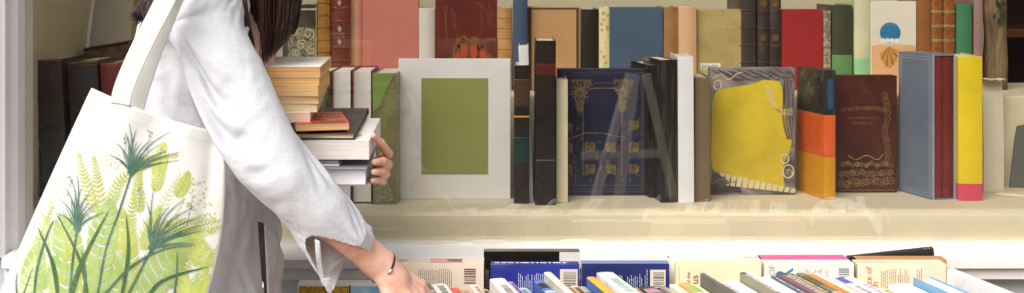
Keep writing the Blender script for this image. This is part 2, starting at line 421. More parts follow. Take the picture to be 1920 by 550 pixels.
# the street behind the photographer, seen only as a faint reflection in the pane
bl = thing('brick_building', 'dark brick building across the street reflected in the window glass', 'building', (0, -9, 0))
brick = NT('brick'); co = brick.coord('Object', (1, 1, 1), False); b = brick.n('ShaderNodeTexBrick'); b.inputs['Scale'].default_value = 4
b.inputs['Color1'].default_value = (.12, .06, .045, 1); b.inputs['Color2'].default_value = (.16, .085, .06, 1); b.inputs['Mortar'].default_value = (.2, .18, .16, 1)
mp = brick.n('ShaderNodeMapping'); mp.inputs['Rotation'].default_value = (R(90), 0, 0); brick.l(co, mp.inputs[0]); brick.l(mp.outputs[0], b.inputs['Vector']); brick.done(b.outputs[0], .85)
m = MB(); m.box(-14, 14, -9.4, -9, 0, 5, brick.m); rel(m, bl).build('wall', bl)
for x in (-7, -3.4, .2, 3.8, 7.4):
    m = MB(); m.box(x-.7, x+.7, -9.0, -8.95, .9, 2.6, cover('5a4a40', 1, .5)); w_ = rel(m, bl).build('window', bl)
    m = MB(); m.box(x-.6, x+.6, -8.95, -8.945, 1.0, 2.5, cover('22282c', 1, .15)); rel(m, bl).build('pane', w_)
# ---------------------------------------------------------------- books on show behind the glass
GF, GB = 'books standing on the front shelf of the shop window', 'books standing on the raised back step of the shop window'
def dS(yb): return F*.5/(yb-YH)                 # depth at which the foot of a thing on the front shelf stands
goldn = gilt('a88c58', 1.0, .5, .15); goldm = gilt('86704a', .95, .5, .15)
PG = pages('ded3bd'); PGW = pages('e9e4da', 1.05, .1); PGY = pages('d2b384', 1.0)
gold = gilt('b08d4c'); goldd = gilt('8a6c3c'); goldb = gilt('caa45a')
def spineB(x0, x1, yt, d, cov, label, grp, zb=SHELF, w=.16, bulge=.005, hard=True, pag=PG, zones=None, rz=0, deco=None, name='book', tilt=0, roty=0, k=1.0):
    t = X(x1, d)-X(x0, d); h = Z(yt, d)-zb
    b = Bk(w, h, t*.985, cov, hard, bulge, zones); b.d = d; b.zb = zb; b.x0 = X(x0, d)
    if deco: deco(b)
    rot = RZ(rz+rnd.uniform(-1.2, 1.2)) @ Matrix.Rotation(R(roty+rnd.uniform(-.35, .35)), 3, 'Y') @ Matrix.Rotation(R(tilt), 3, 'X')
    b.put(label, (X((x0+x1)/2, d), d+bulge*.5, zb+.0005), rot, pag, grp, name); return b
def faceB(x0, x1, yt, d, cov, label, grp, zb=SHELF, t=.03, bulge=.002, hard=True, pag=PG, zones=None, deco=None, name='book', rot=FACE):
    w = X(x1, d)-X(x0, d); h = Z(yt, d)-zb
    b = Bk(w, h, t, cov, hard, bulge, zones)
    b.u = lambda px: X(px, d)-X(x0, d)
    b.vv = lambda py: Z(py, d)-zb
    b.p = lambda px, py: (X(px, d)-X(x0, d), Z(py, d)-zb)
    b.lw = lambda px: px*d/F
    if deco: deco(b)
    b.put(label, (X(x0, d), d+t/2, zb+.0005), rot, pag, grp, name); return b

# --- front row, from the window post to the right
def folio(b):
    for f in (.06, .72, .735, .97): b.band(b.h*f-.001, b.h*f+.0004, goldd, .0022); 
    for f in (.50, .72): b.band(b.h*f+.001, b.h*f+.006, leather('2a221c'), .0016)
    b.band(b.h*.985, b.h*.995, gilt('9a7a45', .9), .0008)
dl = leather('332c27', .9)
spineB(49, 76, 114, 2.985, dl, 'narrow black leather folio against the white window post', GF, deco=folio, roty=-2.2, w=.2)
spineB(80, 128, 112, 2.98, leather('3a332c', .9), 'broad black leather folio with gilt lines and rubbed corners, left of the tote bag', GF, deco=folio, roty=-2.8, w=.2)
spineB(139, 195, 115, 2.985, leather('322b26', .9), 'broad black leather folio with frayed gilt head, just behind the tote bag edge', GF, deco=folio, roty=-3.0, w=.2)
spineB(200, 238, 118, 2.99, leather('6a2a24', .9), 'red brown leather folio partly behind the tote bag strap', GF, deco=folio, roty=-3, w=.2)
spineB(596, 622, 134, 2.97, art('marbled_cloth', [(.3, '2d2c1c'), (.5, '4a4630'), (.62, '6d6747'), (.7, '2a2818')], 40, 3), 'dark green marbled book in shadow behind the held stack', GF)
mar = leather('6e2622')
def vol(x0, x1, label):
    d = 2.91; t = X(x1, d)-X(x0, d); h = Z(133, d)-SHELF
    b = Bk(.15, h, t*.98, mar, True, .006)
    b.put(label, (X((x0+x1)/2, d), d+.15, SHELF+.0005), RZ(180), PGW, GF)
vol(622, 659.5, 'left one of two maroon volumes turned with white page edges outward')
vol(660, 698, 'right one of two maroon volumes turned with white page edges outward')
def green(b):
    g2 = cover('86a052', 1.0, .35); pts = [b.x0, ]
    hw = b.t/2
    pl = [(-hw*.98, b.h*.995), (hw*.8, b.h*.995), (hw*.72, b.h*.97), (hw*.30, b.h*.90), (0, b.h*.84), (-hw*.3, b.h*.76), (-hw*.7, b.h*.72), (-hw*.98, b.h*.715)]
    n = len(pl); b.spine_poly(pl, g2, .0016, [tuple(range(n))[::-1]])
    sp = art('grey_sprig', [(.42, '7c7b55'), (.55, '8f927c'), (.66, 'b4b6a6')], 60, 3)
    b.spine_poly([(-hw*.9, b.h*.02), (hw*.7, b.h*.03), (hw*.8, b.h*.07), (hw*.2, b.h*.17), (-hw*.2, b.h*.2), (-hw*.85, b.h*.12)], sp, .0018)
    b.band(0.001, b.h*.999, pages('cfc6ac'), .0008, .86, 1)
spineB(699, 745, 138, 2.905, cover('7d7a4c', 1.1, .3, .2, 12), 'olive green book with a leaf green corner patch beside the framed mount', GF, bulge=.0015, deco=green, w=.2)
pf = thing('framed_print', 'white mount board with a plain olive green panel standing between books', 'picture', (X(852, 2.975), 2.975, SHELF))
m = MB(); w0, w1 = X(747, 2.97), X(957, 2.97); z1 = Z(111, 2.97); m.box(w0, w1, 2.972, 2.992, SHELF+.0006, z1, flat('e6e1dc', 1.0, .7, .03)); rel(m, pf).build('mount', pf, bevel=.001)
m = MB(); u0, u1, v0, v1 = X(790, 2.97), X(915, 2.97), Z(327, 2.97), Z(147, 2.97); m.box(u0, u1, 2.9708, 2.9718, v0, v1, flat('91934f', 1.0, .7, .03)); rel(m, pf).build('panel', pf)
def blk(b):
    ln = cover('3a3128', 1, .4)
    n = 11
    for i in range(1, n): b.spine_poly([(-b.t/2+b.t*i/n-.0004, .004), (-b.t/2+b.t*i/n+.0004, .004), (-b.t/2+b.t*i/n+.0004, b.h-.006), (-b.t/2+b.t*i/n-.0004, b.h-.006)], ln, .0012)
def blk2(b):
    blk(b); b.band(b.h*.30, b.h*.48, cover('143a30', 1.0, .3), .0016); b.band(b.h*.62, b.h*.635, cover('c79a25', 1, .35), .0016); b.band(b.h*.70, b.h*.9, cover('4a3527', 1, .35), .0014)
spineB(963, 992, 123, 2.912, cover('231c18', 1.0, .3), 'short black ribbed book with a dark green band, right of the white mount', GF, bulge=.002, deco=blk2)
spineB(981, 1000, 87, 2.935, cover('dcdad8', 1, .45), 'thin white hardback leaning against the tall black book', GF, bulge=.001, roty=-1.6, w=.12)
def blk3(b):
    blk(b); b.band(b.h*.79, b.h*.86, cover('58221d', 1.0, .3), .0016); b.band(b.h*.27, b.h*.275, cover('7a766f', 1, .35), .0016)
spineB(1003, 1041, 77, 2.895, cover('221b17', 1.0, .28), 'tall black ribbed hardback, highest book of the front row', GF, bulge=.002, deco=blk3)
def creamd(b): b.band(b.h*.04, b.h*.28, cover('b5533c', 1.0, .4), .0008, .86, 1)
spineB(1043, 1065, 150, 2.925, cover('dccdaa', 1.0, .55), 'slim cream spine in front of the navy gilt cover', GF, bulge=.001, deco=creamd)
# navy cloth with gilt tooling
def navy(b):
    p = b.p
    for ins, wd in ((6, 1.1), (9.5, .7)):
        x0, x1, y0, y1 = 1060-ins+4, 1208-ins+4, 130+ins, 366-ins
        b.line('front', [p(x0, y0), p(x1, y0), p(x1, y1), p(x0, y1)], b.lw(wd), goldm, closed=True)
    b.line('front', [p(1060, 348), p(1204, 348)], b.lw(.8), goldm)
    arch = [p(1093, 330), p(1093, 205), p(1096, 180), p(1104, 168), p(1112, 166), p(1150, 166), p(1158, 170), p(1164, 182), p(1166, 205), p(1166, 330)]
    b.line('front', arch, b.lw(1.0), goldn)
    b.line('front', [p(1096, 161), p(1110, 161), p(1116, 156), p(1146, 156), p(1152, 161), p(1166, 161)], b.lw(.9), goldm)
    b.line('front', [p(1066, 262), p(1096, 250), p(1130, 250), p(1150, 255), p(1172, 258)], b.lw(1.1), goldn)
    b.front([p(1102, 248), p(1102, 185), p(1107, 172), p(1113, 169), p(1150, 169), p(1156, 174), p(1160, 186), p(1160, 248)], cover('23233a', 1.1, .35))
    for cx_ in (1087, 1166):                                      # roses with drooping petals
        for k in range(16):
            a = 2*math.pi*k/16; r1 = 18 if k % 2 else 15
            q = [(cx_+5*math.cos(a), 174+5*math.sin(a)), (cx_+r1*.7*math.cos(a+.3), 174+r1*.7*math.sin(a+.3)), (cx_+r1*math.cos(a+.12), 174+r1*math.sin(a+.12))]
            b.line('front', [p(*c) for c in q], b.lw(1.5), goldn)
        b.line('front', [p(*c) for c in spiral((cx_, 174), .8, 9, 2.2)], b.lw(1.4), goldn)
        for k in range(9):
            for s_ in (-1, 1):
                y = 192+k*2.4; b.line('front', [p(cx_, y), p(cx_+s_*(9-k*.5), y-3.5)], b.lw(1.0), goldn)
        for k in range(6):
            x = cx_-16+k*6.4; b.line('front', [p(x, 154), p(x+2, 149), p(x+5, 152), p(x+3, 158)], b.lw(1.1), goldn)
        b.line('front', [p(*c) for c in spiral((cx_+14, 160), .6, 8, 1.8, 1)], b.lw(1.2), goldn)
    for x, y, s_ in ((1064, 240, 1), (1188, 236, -1), (1064, 277, 1), (1106, 277, -1), (1146, 277, 1), (1188, 277, -1), (1064, 318, 1), (1106, 318, -1), (1146, 318, 1), (1188, 318, -1)):
        for k in range(8):                                         # square fans of leaves on stems
            a = .02+k*.215; l = 20/max(math.cos(a), math.sin(a)); e = (x-s_*9+s_*l*.92*math.cos(a), y+9-l*.92*math.sin(a))
            mx_, my_ = (x-s_*9+e[0])/2, (y+9+e[1])/2; o_ = 2.2
            b.line('front', [p(x-s_*9, y+9), p(mx_-s_*o_*.4, my_-o_), p(*e)], b.lw(1.15), goldn)
            b.line('front', [p(mx_, my_), p(mx_+s_*o_*1.2, my_+o_*.2), p(e[0]+s_*.5, e[1]+1.5)], b.lw(.8), goldm)
        b.line('front', [p(x-s_*9, y+9), p(x-s_*14, y+16), p(x-s_*15, y+26)], b.lw(.9), goldm)
        for k in range(4):
            for g_ in range(3): b.line('front', [p(*c) for c in spiral((x-7+k*4.6, y-7+g_*6), .4, 2.4, 1.1, k+g_*2, 9)], b.lw(.8), (goldn, goldm)[(k+g_) % 2])
    for k in range(60):                                            # fine seeds and tendrils between the panels
        x = 1064+(k*37 % 138); y = 196+(k*53 % 150)
        if 1096 < x < 1162 and y < 250: continue
        b.line('front', [p(*c) for c in spiral((x, y), .5, 3.6, 1.2, k, 10, 1 if k % 2 else -1)], b.lw(.75), goldm)
    for x in (1078, 1128, 1180): b.line('front', [p(x, 290), p(x-3, 305), p(x+2, 320), p(x, 345)], b.lw(.9), goldm)
faceB(1046, 1213, 130, 3.02, cover('20233a', 1.1, .33, .25, 14), 'navy cloth cover tooled with gilt roses and small fans', GF, deco=navy, t=.034)
smoke = art('smoky_jacket', [(.3, '100f0c'), (.5, '1f1d19'), (.64, '35322b'), (.78, '5c584d')], 6, 1.2, 6, .10, (6, 6, .6))
spineB(1216, 1246, 122, 2.99, smoke, 'dark smoky jacket in clear wrap beside the navy cover', GF, bulge=.003, rz=9)
spineB(1238, 1272, 113, 2.925, art('glossy_grey_jacket', [(.3, '12110f'), (.5, '282722'), (.64, '45433a'), (.8, '77746a')], 8, 1.0, 6, .08, (7, 7, .7)), 'glossy charcoal jacket in clear wrap, left of the white spine', GF, bulge=.002, rz=7, deco=lambda b: b.band(.001, .012, cover('15130f', 1, .2), .001))
spineB(1272, 1302, 107, 2.922, cover('e2dfde', 1.0, .5, .05), 'plain white tall spine between charcoal and khaki books', GF, bulge=.0015)
spineB(1302, 1332, 146, 2.938, cover('6f5c40', 1.05, .6, .06), 'plain khaki brown spine right of the white spine', GF, bulge=.0015)
# yellow jacket with grey drapery and a keyboard
def drape(b):
    p = b.p; yel = cover('d6bb36', .95, .3, .18, 9)
    gp = [cover('5d5350', 1.05, .4), cover('867c78', 1.05, .4), cover('463d3b', 1.05, .4)]; cr = cover('d9cba0', 1.0, .4); grn = cover('93a04a', 1, .4)
    edge = [(1335, 215), (1336, 192), (1342, 176), (1354, 168), (1372, 165), (1392, 162), (1412, 158), (1430, 152), (1446, 150), (1460, 154), (1466, 168), (1468, 190), (1472, 212), (1480, 236), (1484, 258), (1480, 282), (1472, 300), (1467, 325), (1468, 354), (1420, 352), (1380, 336), (1338, 318), (1334, 270)]
    ex = catmull(edge+[edge[0]], 110)
    b.front([p(*(q+np.array([0, 0]))) for q in (ex-np.mean(ex, 0))*1.025+np.mean(ex, 0)], grn, .0004)
    b.front([p(*q) for q in ex], yel, .0007)
    q = random.Random(4)
    for k in range(26):                                            # swags along the top
        x = 1334+k*6.0; y0 = 131+q.random()*3
        pts = catmull([(x, y0), (x+14+q.random()*10, y0+8), (x+30+q.random()*12, y0+10+q.random()*10), (x+44, y0+6+q.random()*14)], 10)
        pts = [(min(1488, a), b_) for a, b_ in pts]
        b.line('front', [p(*c) for c in pts], b.lw(1.0+q.random()*1.6), gp[k % 3], .0008+.0001*(k % 4))
    for k in range(12):                                            # right-hand fall of cloth
        x = 1466+k*1.9; pts = catmull([(x+4, 150), (x+6-q.random()*6, 190), (x+2, 230), (x+10-k*.5, 262)], 12)
        b.line('front', [p(min(1488, a), c) for a, c in pts], b.lw(1.3), gp[(k*2) % 3], .0010+.0001*(k % 3))
    for k in range(5):
        pts = catmull([(1433+k*3, 160), (1442+k*3, 190+k), (1458+k*2, 206+k*2), (1486, 204+k*3)], 14); b.line('front', [p(*c) for c in pts], b.lw(.9), cr, .0013)
    b.line('front', [p(*c) for c in catmull([(1336, 148), (1352, 140), (1366, 150), (1380, 140), (1392, 136)], 24)], b.lw(1.6), cr, .0013)
    for c, r in (((1472, 298), 7), ((1478, 322), 10), ((1346, 160), 7)):
        b.line('front', [p(*z) for z in circ(c, r, 18, 1.25)], b.lw(2.0), cr, .0012, True); b.line('front', [p(*z) for z in spiral((c[0], c[1]+2), 1, r*1.2, 1.2, 2)], b.lw(1.6), cr, .0013); b.line('front', [p(*z) for z in spiral(c, 1, r*.8, 1.6)], b.lw(1), gp[1], .0015)
    b.front([p(1336, 340), p(1336, 322), p(1352, 328), p(1385, 344), p(1392, 362), p(1336, 362)], gp[2], .0011)
    for k in range(13):                                            # piano keys
        x = 1344+k*11.2; y = 324+k*2.4; b.front([p(x+2, y+22-k*1.1), p(x+11, y+24-k*1.2), p(x+9+5, y+2), p(x+6, y)], cr, .0014)
    b.front([p(1336, 340), p(1336, 322), p(1346, 326), p(1370, 343), p(1352, 352)], gp[0], .0016)
    b.line('front', [p(1336, 345), p(1352, 335), p(1366, 344), p(1380, 340)], b.lw(2), gp[1], .0018)
faceB(1331, 1490, 128, 3.03, art('painted_drapery', [(.22, '38302f'), (.38, '5d5350'), (.5, '7d7370'), (.6, '9b918c'), (.7, '6b615e'), (.82, 'b3aaa2')], 3.4, 2.6, 1.2, .32, (1, 1, 1.6)), 'yellow cover bordered by grey painted drapery and a row of piano keys', GF, deco=drape, t=.028)
# orange jacket, turned
jz = [(0, .325, cover('d9971f', 1.0, .22)), (.325, .652, cover('d9622f', 1.0, .22)), (.652, 1, art('jacket_night', [(.3, '26241f'), (.5, '3a3733'), (.6, '54483a'), (.72, '8a6a2a')], 13, 2, 4, .2))]
def orange(b):
    b.back([(.02, b.h*.38), (.09, b.h*.38), (.085, b.h*.62), (.025, b.h*.62)], art('orange_shade', [(.4, 'd9612a'), (.6, 'c85a22'), (.72, 'e07a2a')], 14, 2, 4, .25), .0005)
    b.spine_poly([(-.014, b.h*.655), (.012, b.h*.655), (.012, b.h*.995), (-.014, b.h*.995)], cover('26343e', 1, .2), .0008)
    b.spine_poly([(-.007, b.h*.7), (.005, b.h*.7), (.005, b.h*.93), (-.007, b.h*.93)], cover('35506a', 1, .2), .0012)
spineB(1545, 1568, 132, 2.966, jz[0][2], 'glossy jacket banded black, orange red and amber, turned beside the yellow cover', GF, zones=jz, bulge=.002, rz=14, w=.14, deco=orange)
def dred(b):
    p = b.p; gd = gilt('8d7044', 1.0, .5, .15); gl = gilt('a88a52', 1.0, .5, .15)
    qq = random.Random(9)
    for y, x0, x1, hh_ in ((207, 1578, 1662, 8), (224, 1592, 1650, 5), (234, 1600, 1640, 5)):      # worn title
        x = x0
        while x < x1:
            arc_ = 5*((x-(x0+x1)/2)/45)**2 if hh_ > 6 else 0
            b.line('front', [p(x, y+arc_), p(x+qq.uniform(-1, 1), y+arc_-hh_)], b.lw(1.2), gd); 
            if qq.random() < .7: b.line('front', [p(x, y+arc_-hh_*qq.random()), p(x+3, y+arc_-hh_*qq.random())], b.lw(1.0), gd)
            x += qq.choice((3.2, 4.0, 5.2, 6.5))
    q = random.Random(3)
    for k in range(11):
        x = 1580+k*9; s_ = 1 if k % 2 else -1
        for j in range(3):
            b.line('front', [p(*c) for c in spiral((x, 345-j*16-q.random()*6), 1, 8-j*1.5, 1.7, q.random()*6, 20, s_)], b.lw(1.5), (gd, gl)[(k+j) % 2])
    for k in range(12):
        y = 300-k*11; b.line('front', [p(*c) for c in spiral((1662+4*math.sin(k), y), 1, 7, 1.5, k, 18)], b.lw(1.4), gd)
    b.line('front', [p(*c) for c in catmull([(1590, 292), (1605, 300), (1625, 292), (1645, 300), (1655, 290)], 24)], b.lw(2), gl)
    b.line('front', [p(1574, 357), p(1678, 357)], b.lw(1.2), gd)
faceB(1566, 1682, 142, 3.06, cover('4a211a', 1.1, .38, .4, 10, .12, 420, .35, '7a5a34'), 'dark red cloth cover with worn gilt scrollwork along its foot', GF, deco=dred, t=.03)
# slipcase with two maroon volumes
sc = thing('slipcase', 'slate blue slipcase standing open towards the street, holding two maroon volumes', 'slipcase', (X(1770, 2.966), 2.966, SHELF+.0005), None, RZ(16))
sl = cover('6b7482', 1.08, .55, .08, 12, .35, 500); sll = cover('9aa3ad', 1.05, .5)
hw = (X(1794, 2.966)-X(1750, 2.966))/2; hh = Z(103, 2.966)-SHELF; dw = .135
m = MB(); c = .003
m.box(-hw-c, -hw, 0, dw, 0, hh, sl); m.box(hw, hw+c, 0, dw, 0, hh, sl); m.box(-hw+.0001, hw-.0001, dw-c, dw, .0001, hh-.0001, sl); m.box(-hw+.0001, hw-.0001, .0005, dw-c-.0001, 0.0001, c, sl); m.box(-hw+.0001, hw-.0001, .0005, dw-c-.0001, hh-c, hh-.0001, sl)
for ins in (.006, .012):
    for z in (ins, hh-ins): m.box(-hw-c-.0004, -hw-c, ins, dw-ins, z-.0006, z+.0006, sll)
    for y in (ins, dw-ins): m.box(-hw-c-.0005, -hw-c, y-.0006, y+.0006, ins, hh-ins, sll)
m.box(-hw-c-.0003, -hw+.001, -.0008, -.0001, 0, hh, sll); m.box(hw-.001, hw+c, -.0008, -.0001, 0, hh, sll)
m.build('case', sc)
for i, (s_, lb) in enumerate(((-1, 'left maroon volume inside the slate blue slipcase'), (1, 'right maroon volume inside the slate blue slipcase'))):
    b = Bk(.12, hh-.008, hw*.97, cover(('74262a', '6c2622')[i], 1.05, .45), True, .003)
    for f in (.035, .05, .955): b.band(b.h*f, b.h*f+.0012, gilt('a05a4a', .9), .0006)
    off = RZ(16) @ Vector((s_*hw*.5, .004, .0035)); b.put(lb, Vector((X(1770, 2.966), 2.966, SHELF))+off, RZ(16), PG, 'maroon volumes in the slipcase')
yz = [(0, .118, cover('cb4a5d', 1.0, .35, .05)), (.118, 1, cover('dcc024', 1.02, .35, .08))]
spineB(1797, 1843, 107, 2.951, yz[1][2], 'bright yellow spine with a pink band at its foot', GF, zones=yz, bulge=.004, rz=-3, deco=lambda b: b.band(0.001, b.h*.999, cover('4a1f1c', 1, .5), .0004, -1, -.8) and None)
# folded paper bag
pb = thing('paper_bag', 'plain beige paper bag with a folded top standing right of the yellow spine', 'bag', (X(1866, 3.06), 3.06, SHELF+.0005))
m = MB(); pap = cover('cfc6b0', 1.05, .8, .06, 20, .5, 60); w0, w1 = X(1843, 3.06), X(1888, 3.06); zt = Z(153, 3.06)
rows = []
for z, th in ((SHELF+.001, .024), (SHELF+.1, .026), (zt-.03, .018), (zt-.006, .006), (zt, .003)):
    rows.append([(w0+.001, 3.062+.03-th*.4, z), (w0+.004, 3.062+.03-th, z), (w0+(w1-w0)*.5, 3.062+.029-th*1.08, z), (w1-.004, 3.062+.03-th, z), (w1-.001, 3.062+.03-th*.4, z), (w1-.004, 3.092+th, z), (w0+.004, 3.092+th, z)])
m.grid(rows, pap, True, True, True); rel(m, pb).build('sack', pb, bevel=.0006)
m = MB(); m.grid([[(w0+.002+(w1-w0-.004)*i/8, 3.052+.004*math.sin(i), zt+.004+.0015*math.sin(i*2.1)) for i in range(9)], [(w0+.002+(w1-w0-.004)*i/8, 3.07, zt+.006+.001*math.sin(i*1.3)) for i in range(9)], [(w0+.002+(w1-w0-.004)*i/8, 3.10, zt+.002) for i in range(9)]], pap); rel(m, pb).build('folded_top', pb, solid=.001)
# pamphlet lying on the shelf and a woven panel
def flatbook(px, py, d, w, h, t, rz, cov, label, grp):
    b = Bk(w, h, t, cov, False, 0); b.put(label, (X(px, d), d, SHELF+t/2+.001), RZ(rz) @ cols((0, 0, 1), (1, 0, 0), (0, 1, 0)), PG, grp)
flatbook(1866, 352, 3.02, .16, .11, .006, -24, cover('cdbf9c', 1.05, .6), 'thin cream pamphlet lying flat on the shelf at the far right', None)
wv = NT('woven'); co = wv.coord('Object', (1, 1, 1), False); ck = wv.n('ShaderNodeTexWave', bands_direction='DIAGONAL'); ck.inputs['Scale'].default_value = 90; ck.inputs['Distortion'].default_value = 4; wv.l(co, ck.inputs['Vector'])
wv.done(wv.ramp(ck.outputs['Fac'], [(.3, lin('2c2c2a')), (.6, lin('77756d'))]), .7, wv.bump(ck.outputs['Fac'], .5, .002))
def pan(): m = MB(); a, b_, c_, d_ = P(1893, 352, 3.09), P(1935, 352, 3.09), P(1945, 205, 3.13), P(1908, 212, 3.13); m.grid([[a, b_], [d_, c_]], wv.m); return m
m = pan(); zmin = min(v[2] for v in m.v); o = m.build('woven_panel', solid=.006); tag(o, 'dark woven diamond patterned panel leaning at the right edge of the window', 'panel')

# --- raised back step
DB = 3.27
def B(x0, x1, yt, cov, label, **k): return spineB(x0, x1, yt, k.pop('d', DB), cov, label, GB, zb=TIER, **k)
def Fc(x0, x1, yt, cov, label, **k): return faceB(x0, x1, yt, k.pop('d', DB), cov, label, GB, zb=TIER, **k)
def label_art(b):
    p = b.p; cr = cover('bdb493', 1, .5)
    b.line('front', [p(540, 18), p(592, 18)], b.lw(3), cr, .0006)
    b.rect('front', *(lambda a, c: (a[0], c[0], c[1], a[1]))(p(540, 52), p(592, 170)), art('inked_figures', [(.36, '2b2a1c'), (.48, '57533c'), (.55, 'a89d78'), (.64, '4a4632')], 34, 4.5, 5), .0006)
    for c, r in (((552, 60), 9), ((578, 64), 12), ((565, 85), 10), ((556, 98), 8), ((584, 95), 9)): b.line('front', [p(*z) for z in spiral(c, 2, r, 1.3, r)], b.lw(1.7), cr, .0009)
    b.line('front', [p(593, 12), p(593, 170)], b.lw(1.0), cr, .0009)
Fc(530, 595, 9, cover('2e2d18', 1.05, .45), 'dark green cover printed with pale inked figures, beside the dark hair', deco=label_art)
def ribbed(cov, mot, n=7, first=.02):
    def f(b):
        for i in range(n+1):
            z = b.h*(first+(1-first)*i/n)
            if z < b.h-.005: b.band(z-.003, z+.003, cov, .0028); b.band(z+.004, z+.0048, mot, .0006); b.band(z-.0048, z-.004, mot, .0006)
        for i in range(n):
            zc = b.h*(first+(1-first)*(i+.5)/n); s_ = b.t*.3
            if mot is goldb:
                for a in range(-2, 3):
                    for c_ in range(-2, 3): b.spine_poly([(a*s_*.42+x, zc+c_*s_*.42+y) for x, y in circ((0, 0), s_*.13, 6)][::-1], mot, .0012, [tuple(range(6))])
            else:
                if i in (1, 2, 5): continue
                for a, c_ in ((-1, -1), (-1, 1), (1, -1), (1, 1)): b.spine_poly([(a*s_*.75+x, zc+c_*s_*.9+y) for x, y in circ((0, 0), s_*.22, 6)], mot, .0012)
                b.spine_poly([(x, zc+y) for x, y in circ((0, 0), s_*.42, 4, 1.5)], gilt('d8c0a0', 1), .0012)
    return f
def B2(x0, x1, yt, yb, *a, **k): return B(x0, x1, yt, *a, **k)
B(595, 619, -40, leather('9c6a24', 1.1), 'amber leather spine stippled with gilt between raised bands', deco=ribbed(leather('8a5c20'), goldb, 9))
B(620, 655, -32, leather('6a2a1e', 1.05), 'russet leather spine with pale stars in gilt panels', deco=ribbed(leather('62261c'), gilt('b98d64', 1), 8), bulge=.007)
Fc(656, 785, -60, cover('c07264', 1.02, .55, .06), 'large salmon pink cloth cover, biggest in the back row', t=.03, d=3.29, deco=lambda b: (b.rect('front', b.u(676), b.u(680), 0, b.h, cover('a9564b', 1.1, .6), .0006), b.rect('front', b.u(656), b.u(672), 0.001, b.h*.999, cover('b98a66', 1.1, .6), .0005)))
B(785, 816, 16, cover('cfc8be', 1.05, .5, .06), 'rounded off white spine between pink and crackled red covers', bulge=.008)
def crack(b):
    p = b.p; q = random.Random(8); g1 = gilt('a07a3c', .9); g2 = cover('b0452c', 1, .5); 
    b.rect('front', b.u(820), b.u(930), b.vv(170), b.vv(72), art('rubbed_red', [(.35, '54211b'), (.52, '6a3226'), (.64, '8a5240'), (.75, '5a2a22')], 9, 3, 6), .0004)
    for cx_, y0 in ((868, 62), (887, 64), (903, 72), (856, 78)):
        pts = catmull([(cx_-6, y0+50), (cx_-10+q.random()*6, y0+30), (cx_-2, y0+8), (cx_+6, y0+12), (cx_+9, y0+36), (cx_+4, y0+52)], 20); b.line('front', [p(*c) for c in pts], b.lw(4.2), g1, .0007)
        b.front([p(*c) for c in circ((cx_+2, y0+34), 6.5, 12, 2.2)], g2, .0008)
    for k in range(7):
        x = q.uniform(826, 925); pts = [(x+q.uniform(-3, 3)+k*.5*j*.4, 8+j*12+q.uniform(-3, 3)) for j in range(q.randint(4, 8))]; b.line('front', [p(*c) for c in catmull(pts, 30)], b.lw(.9), gilt('b5835c', .8), .0006)
    b.line('front', [p(*c) for c in catmull([(890, 4), (905, 12), (914, 26), (917, 44), (926, 46)], 24)], b.lw(1), gilt('b5835c', .8), .0006)
Fc(817, 932, -25, cover('5e1f17', 1.1, .38, .25, 10), 'crackled dark red leather cover with worn gilt figures', deco=crack)
def tanb(b):
    for y in (20, 39, 58, 78): b.band(b.h-(y)*DB/F, b.h-(y)*DB/F+.0014, cover('6a5030', 1, .5), .0006)
B(933, 960, 16, cover('b5854c', 1.1, .55, .25, 20), 'light tan leather spine with thin dark lines', deco=tanb)
B(962, 990, -30, cover('3d4e66', 1.12, .5, .08), 'tall dusty blue spine rising out of the picture', bulge=.005, d=3.24)
def tanc(b): b.line('front', [b.p(994, 17), b.p(1083, 17), b.p(1083, 170), b.p(994, 170)], b.lw(6), cover('4d3522', 1.1, .5), .0005, closed=True)
Fc(991, 1088, 13, cover('b58c5c', 1.12, .55, .08), 'tan cover framed by a dark brown border', deco=tanc)
B(1091, 1122, 18, cover('1f1a15', 1.1, .4), 'black ribbed spine right of the tan bordered cover', deco=blk, bulge=.004)
def floral(b):
    q = random.Random(2)
    for k in range(16): b.spine_poly([(q.uniform(-.4, .4)*b.t+x, q.uniform(.1, .95)*b.h+y) for x, y in circ((0, 0), .0035, 6)] if False else (lambda cx_, cz: [(cx_+x, cz+y) for x, y in circ((0, 0), q.uniform(.0015, .0045), 7)])(q.uniform(-.35, .35)*b.t, q.uniform(.05, .95)*b.h), cover(('a3995a', 'b98f4a', '8d9a62')[k % 3], 1.1, .6), .0009)
B(1123, 1143, 15, cover('dccb9a', 1.05, .6), 'cream spine sprinkled with small faded flowers', deco=floral, bulge=.003)
Fc(1143, 1243, 14, cover('44586a', 1.05, .5, .06), 'plain slate blue cover in the middle of the back row')
B(1244, 1271, 14, cover('8f6a3c', 1.1, .6, .25, 18), 'brown mottled spine between the slate blue cover and the peach spine', bulge=.004)
B(1273, 1307, 13, cover('d8ab80', 1.02, .5, .06), 'plain peach coloured spine', bulge=.006, d=3.25)
def olive(b):
    v, f = text2d('TWO LIVES', .008); u0, v0 = b.p(1336, 55); b.front([(u0+x, v0+y) for x, y in v], gilt('c0ae78', 1), .0006, f) if False else None
    for k in range(6): b.rect('front', b.u(1337+k*7), b.u(1341+k*7), b.vv(53), b.vv(49), cover('c0ae78', 1, .5))
    m = MB(); a, c = b.p(1313, 131), b.p(1351, 119); off = b.t/2+.0006
    m.add([(off, a[0], a[1]), (off, c[0], a[1]), (off, c[0], c[1]), (off, a[0], c[1])], [(0, 1, 2, 3)], cover('e8e4da', 1, .6)); b.extra.append(('sticker', m))
    v, f = text2d('SIGNED', .0118); ink = cover('2b2724', 1, .6); u0, v0 = b.p(1315, 129)
    m.add([(off+.0004, u0+x, v0+y) for x, y in v], f, ink)
Fc(1307, 1390, 18, cover('a8955c', 1.1, .7, .2, 16, .4, 300), 'olive cloth cover with a small white sticker above the drapery cover', deco=olive)
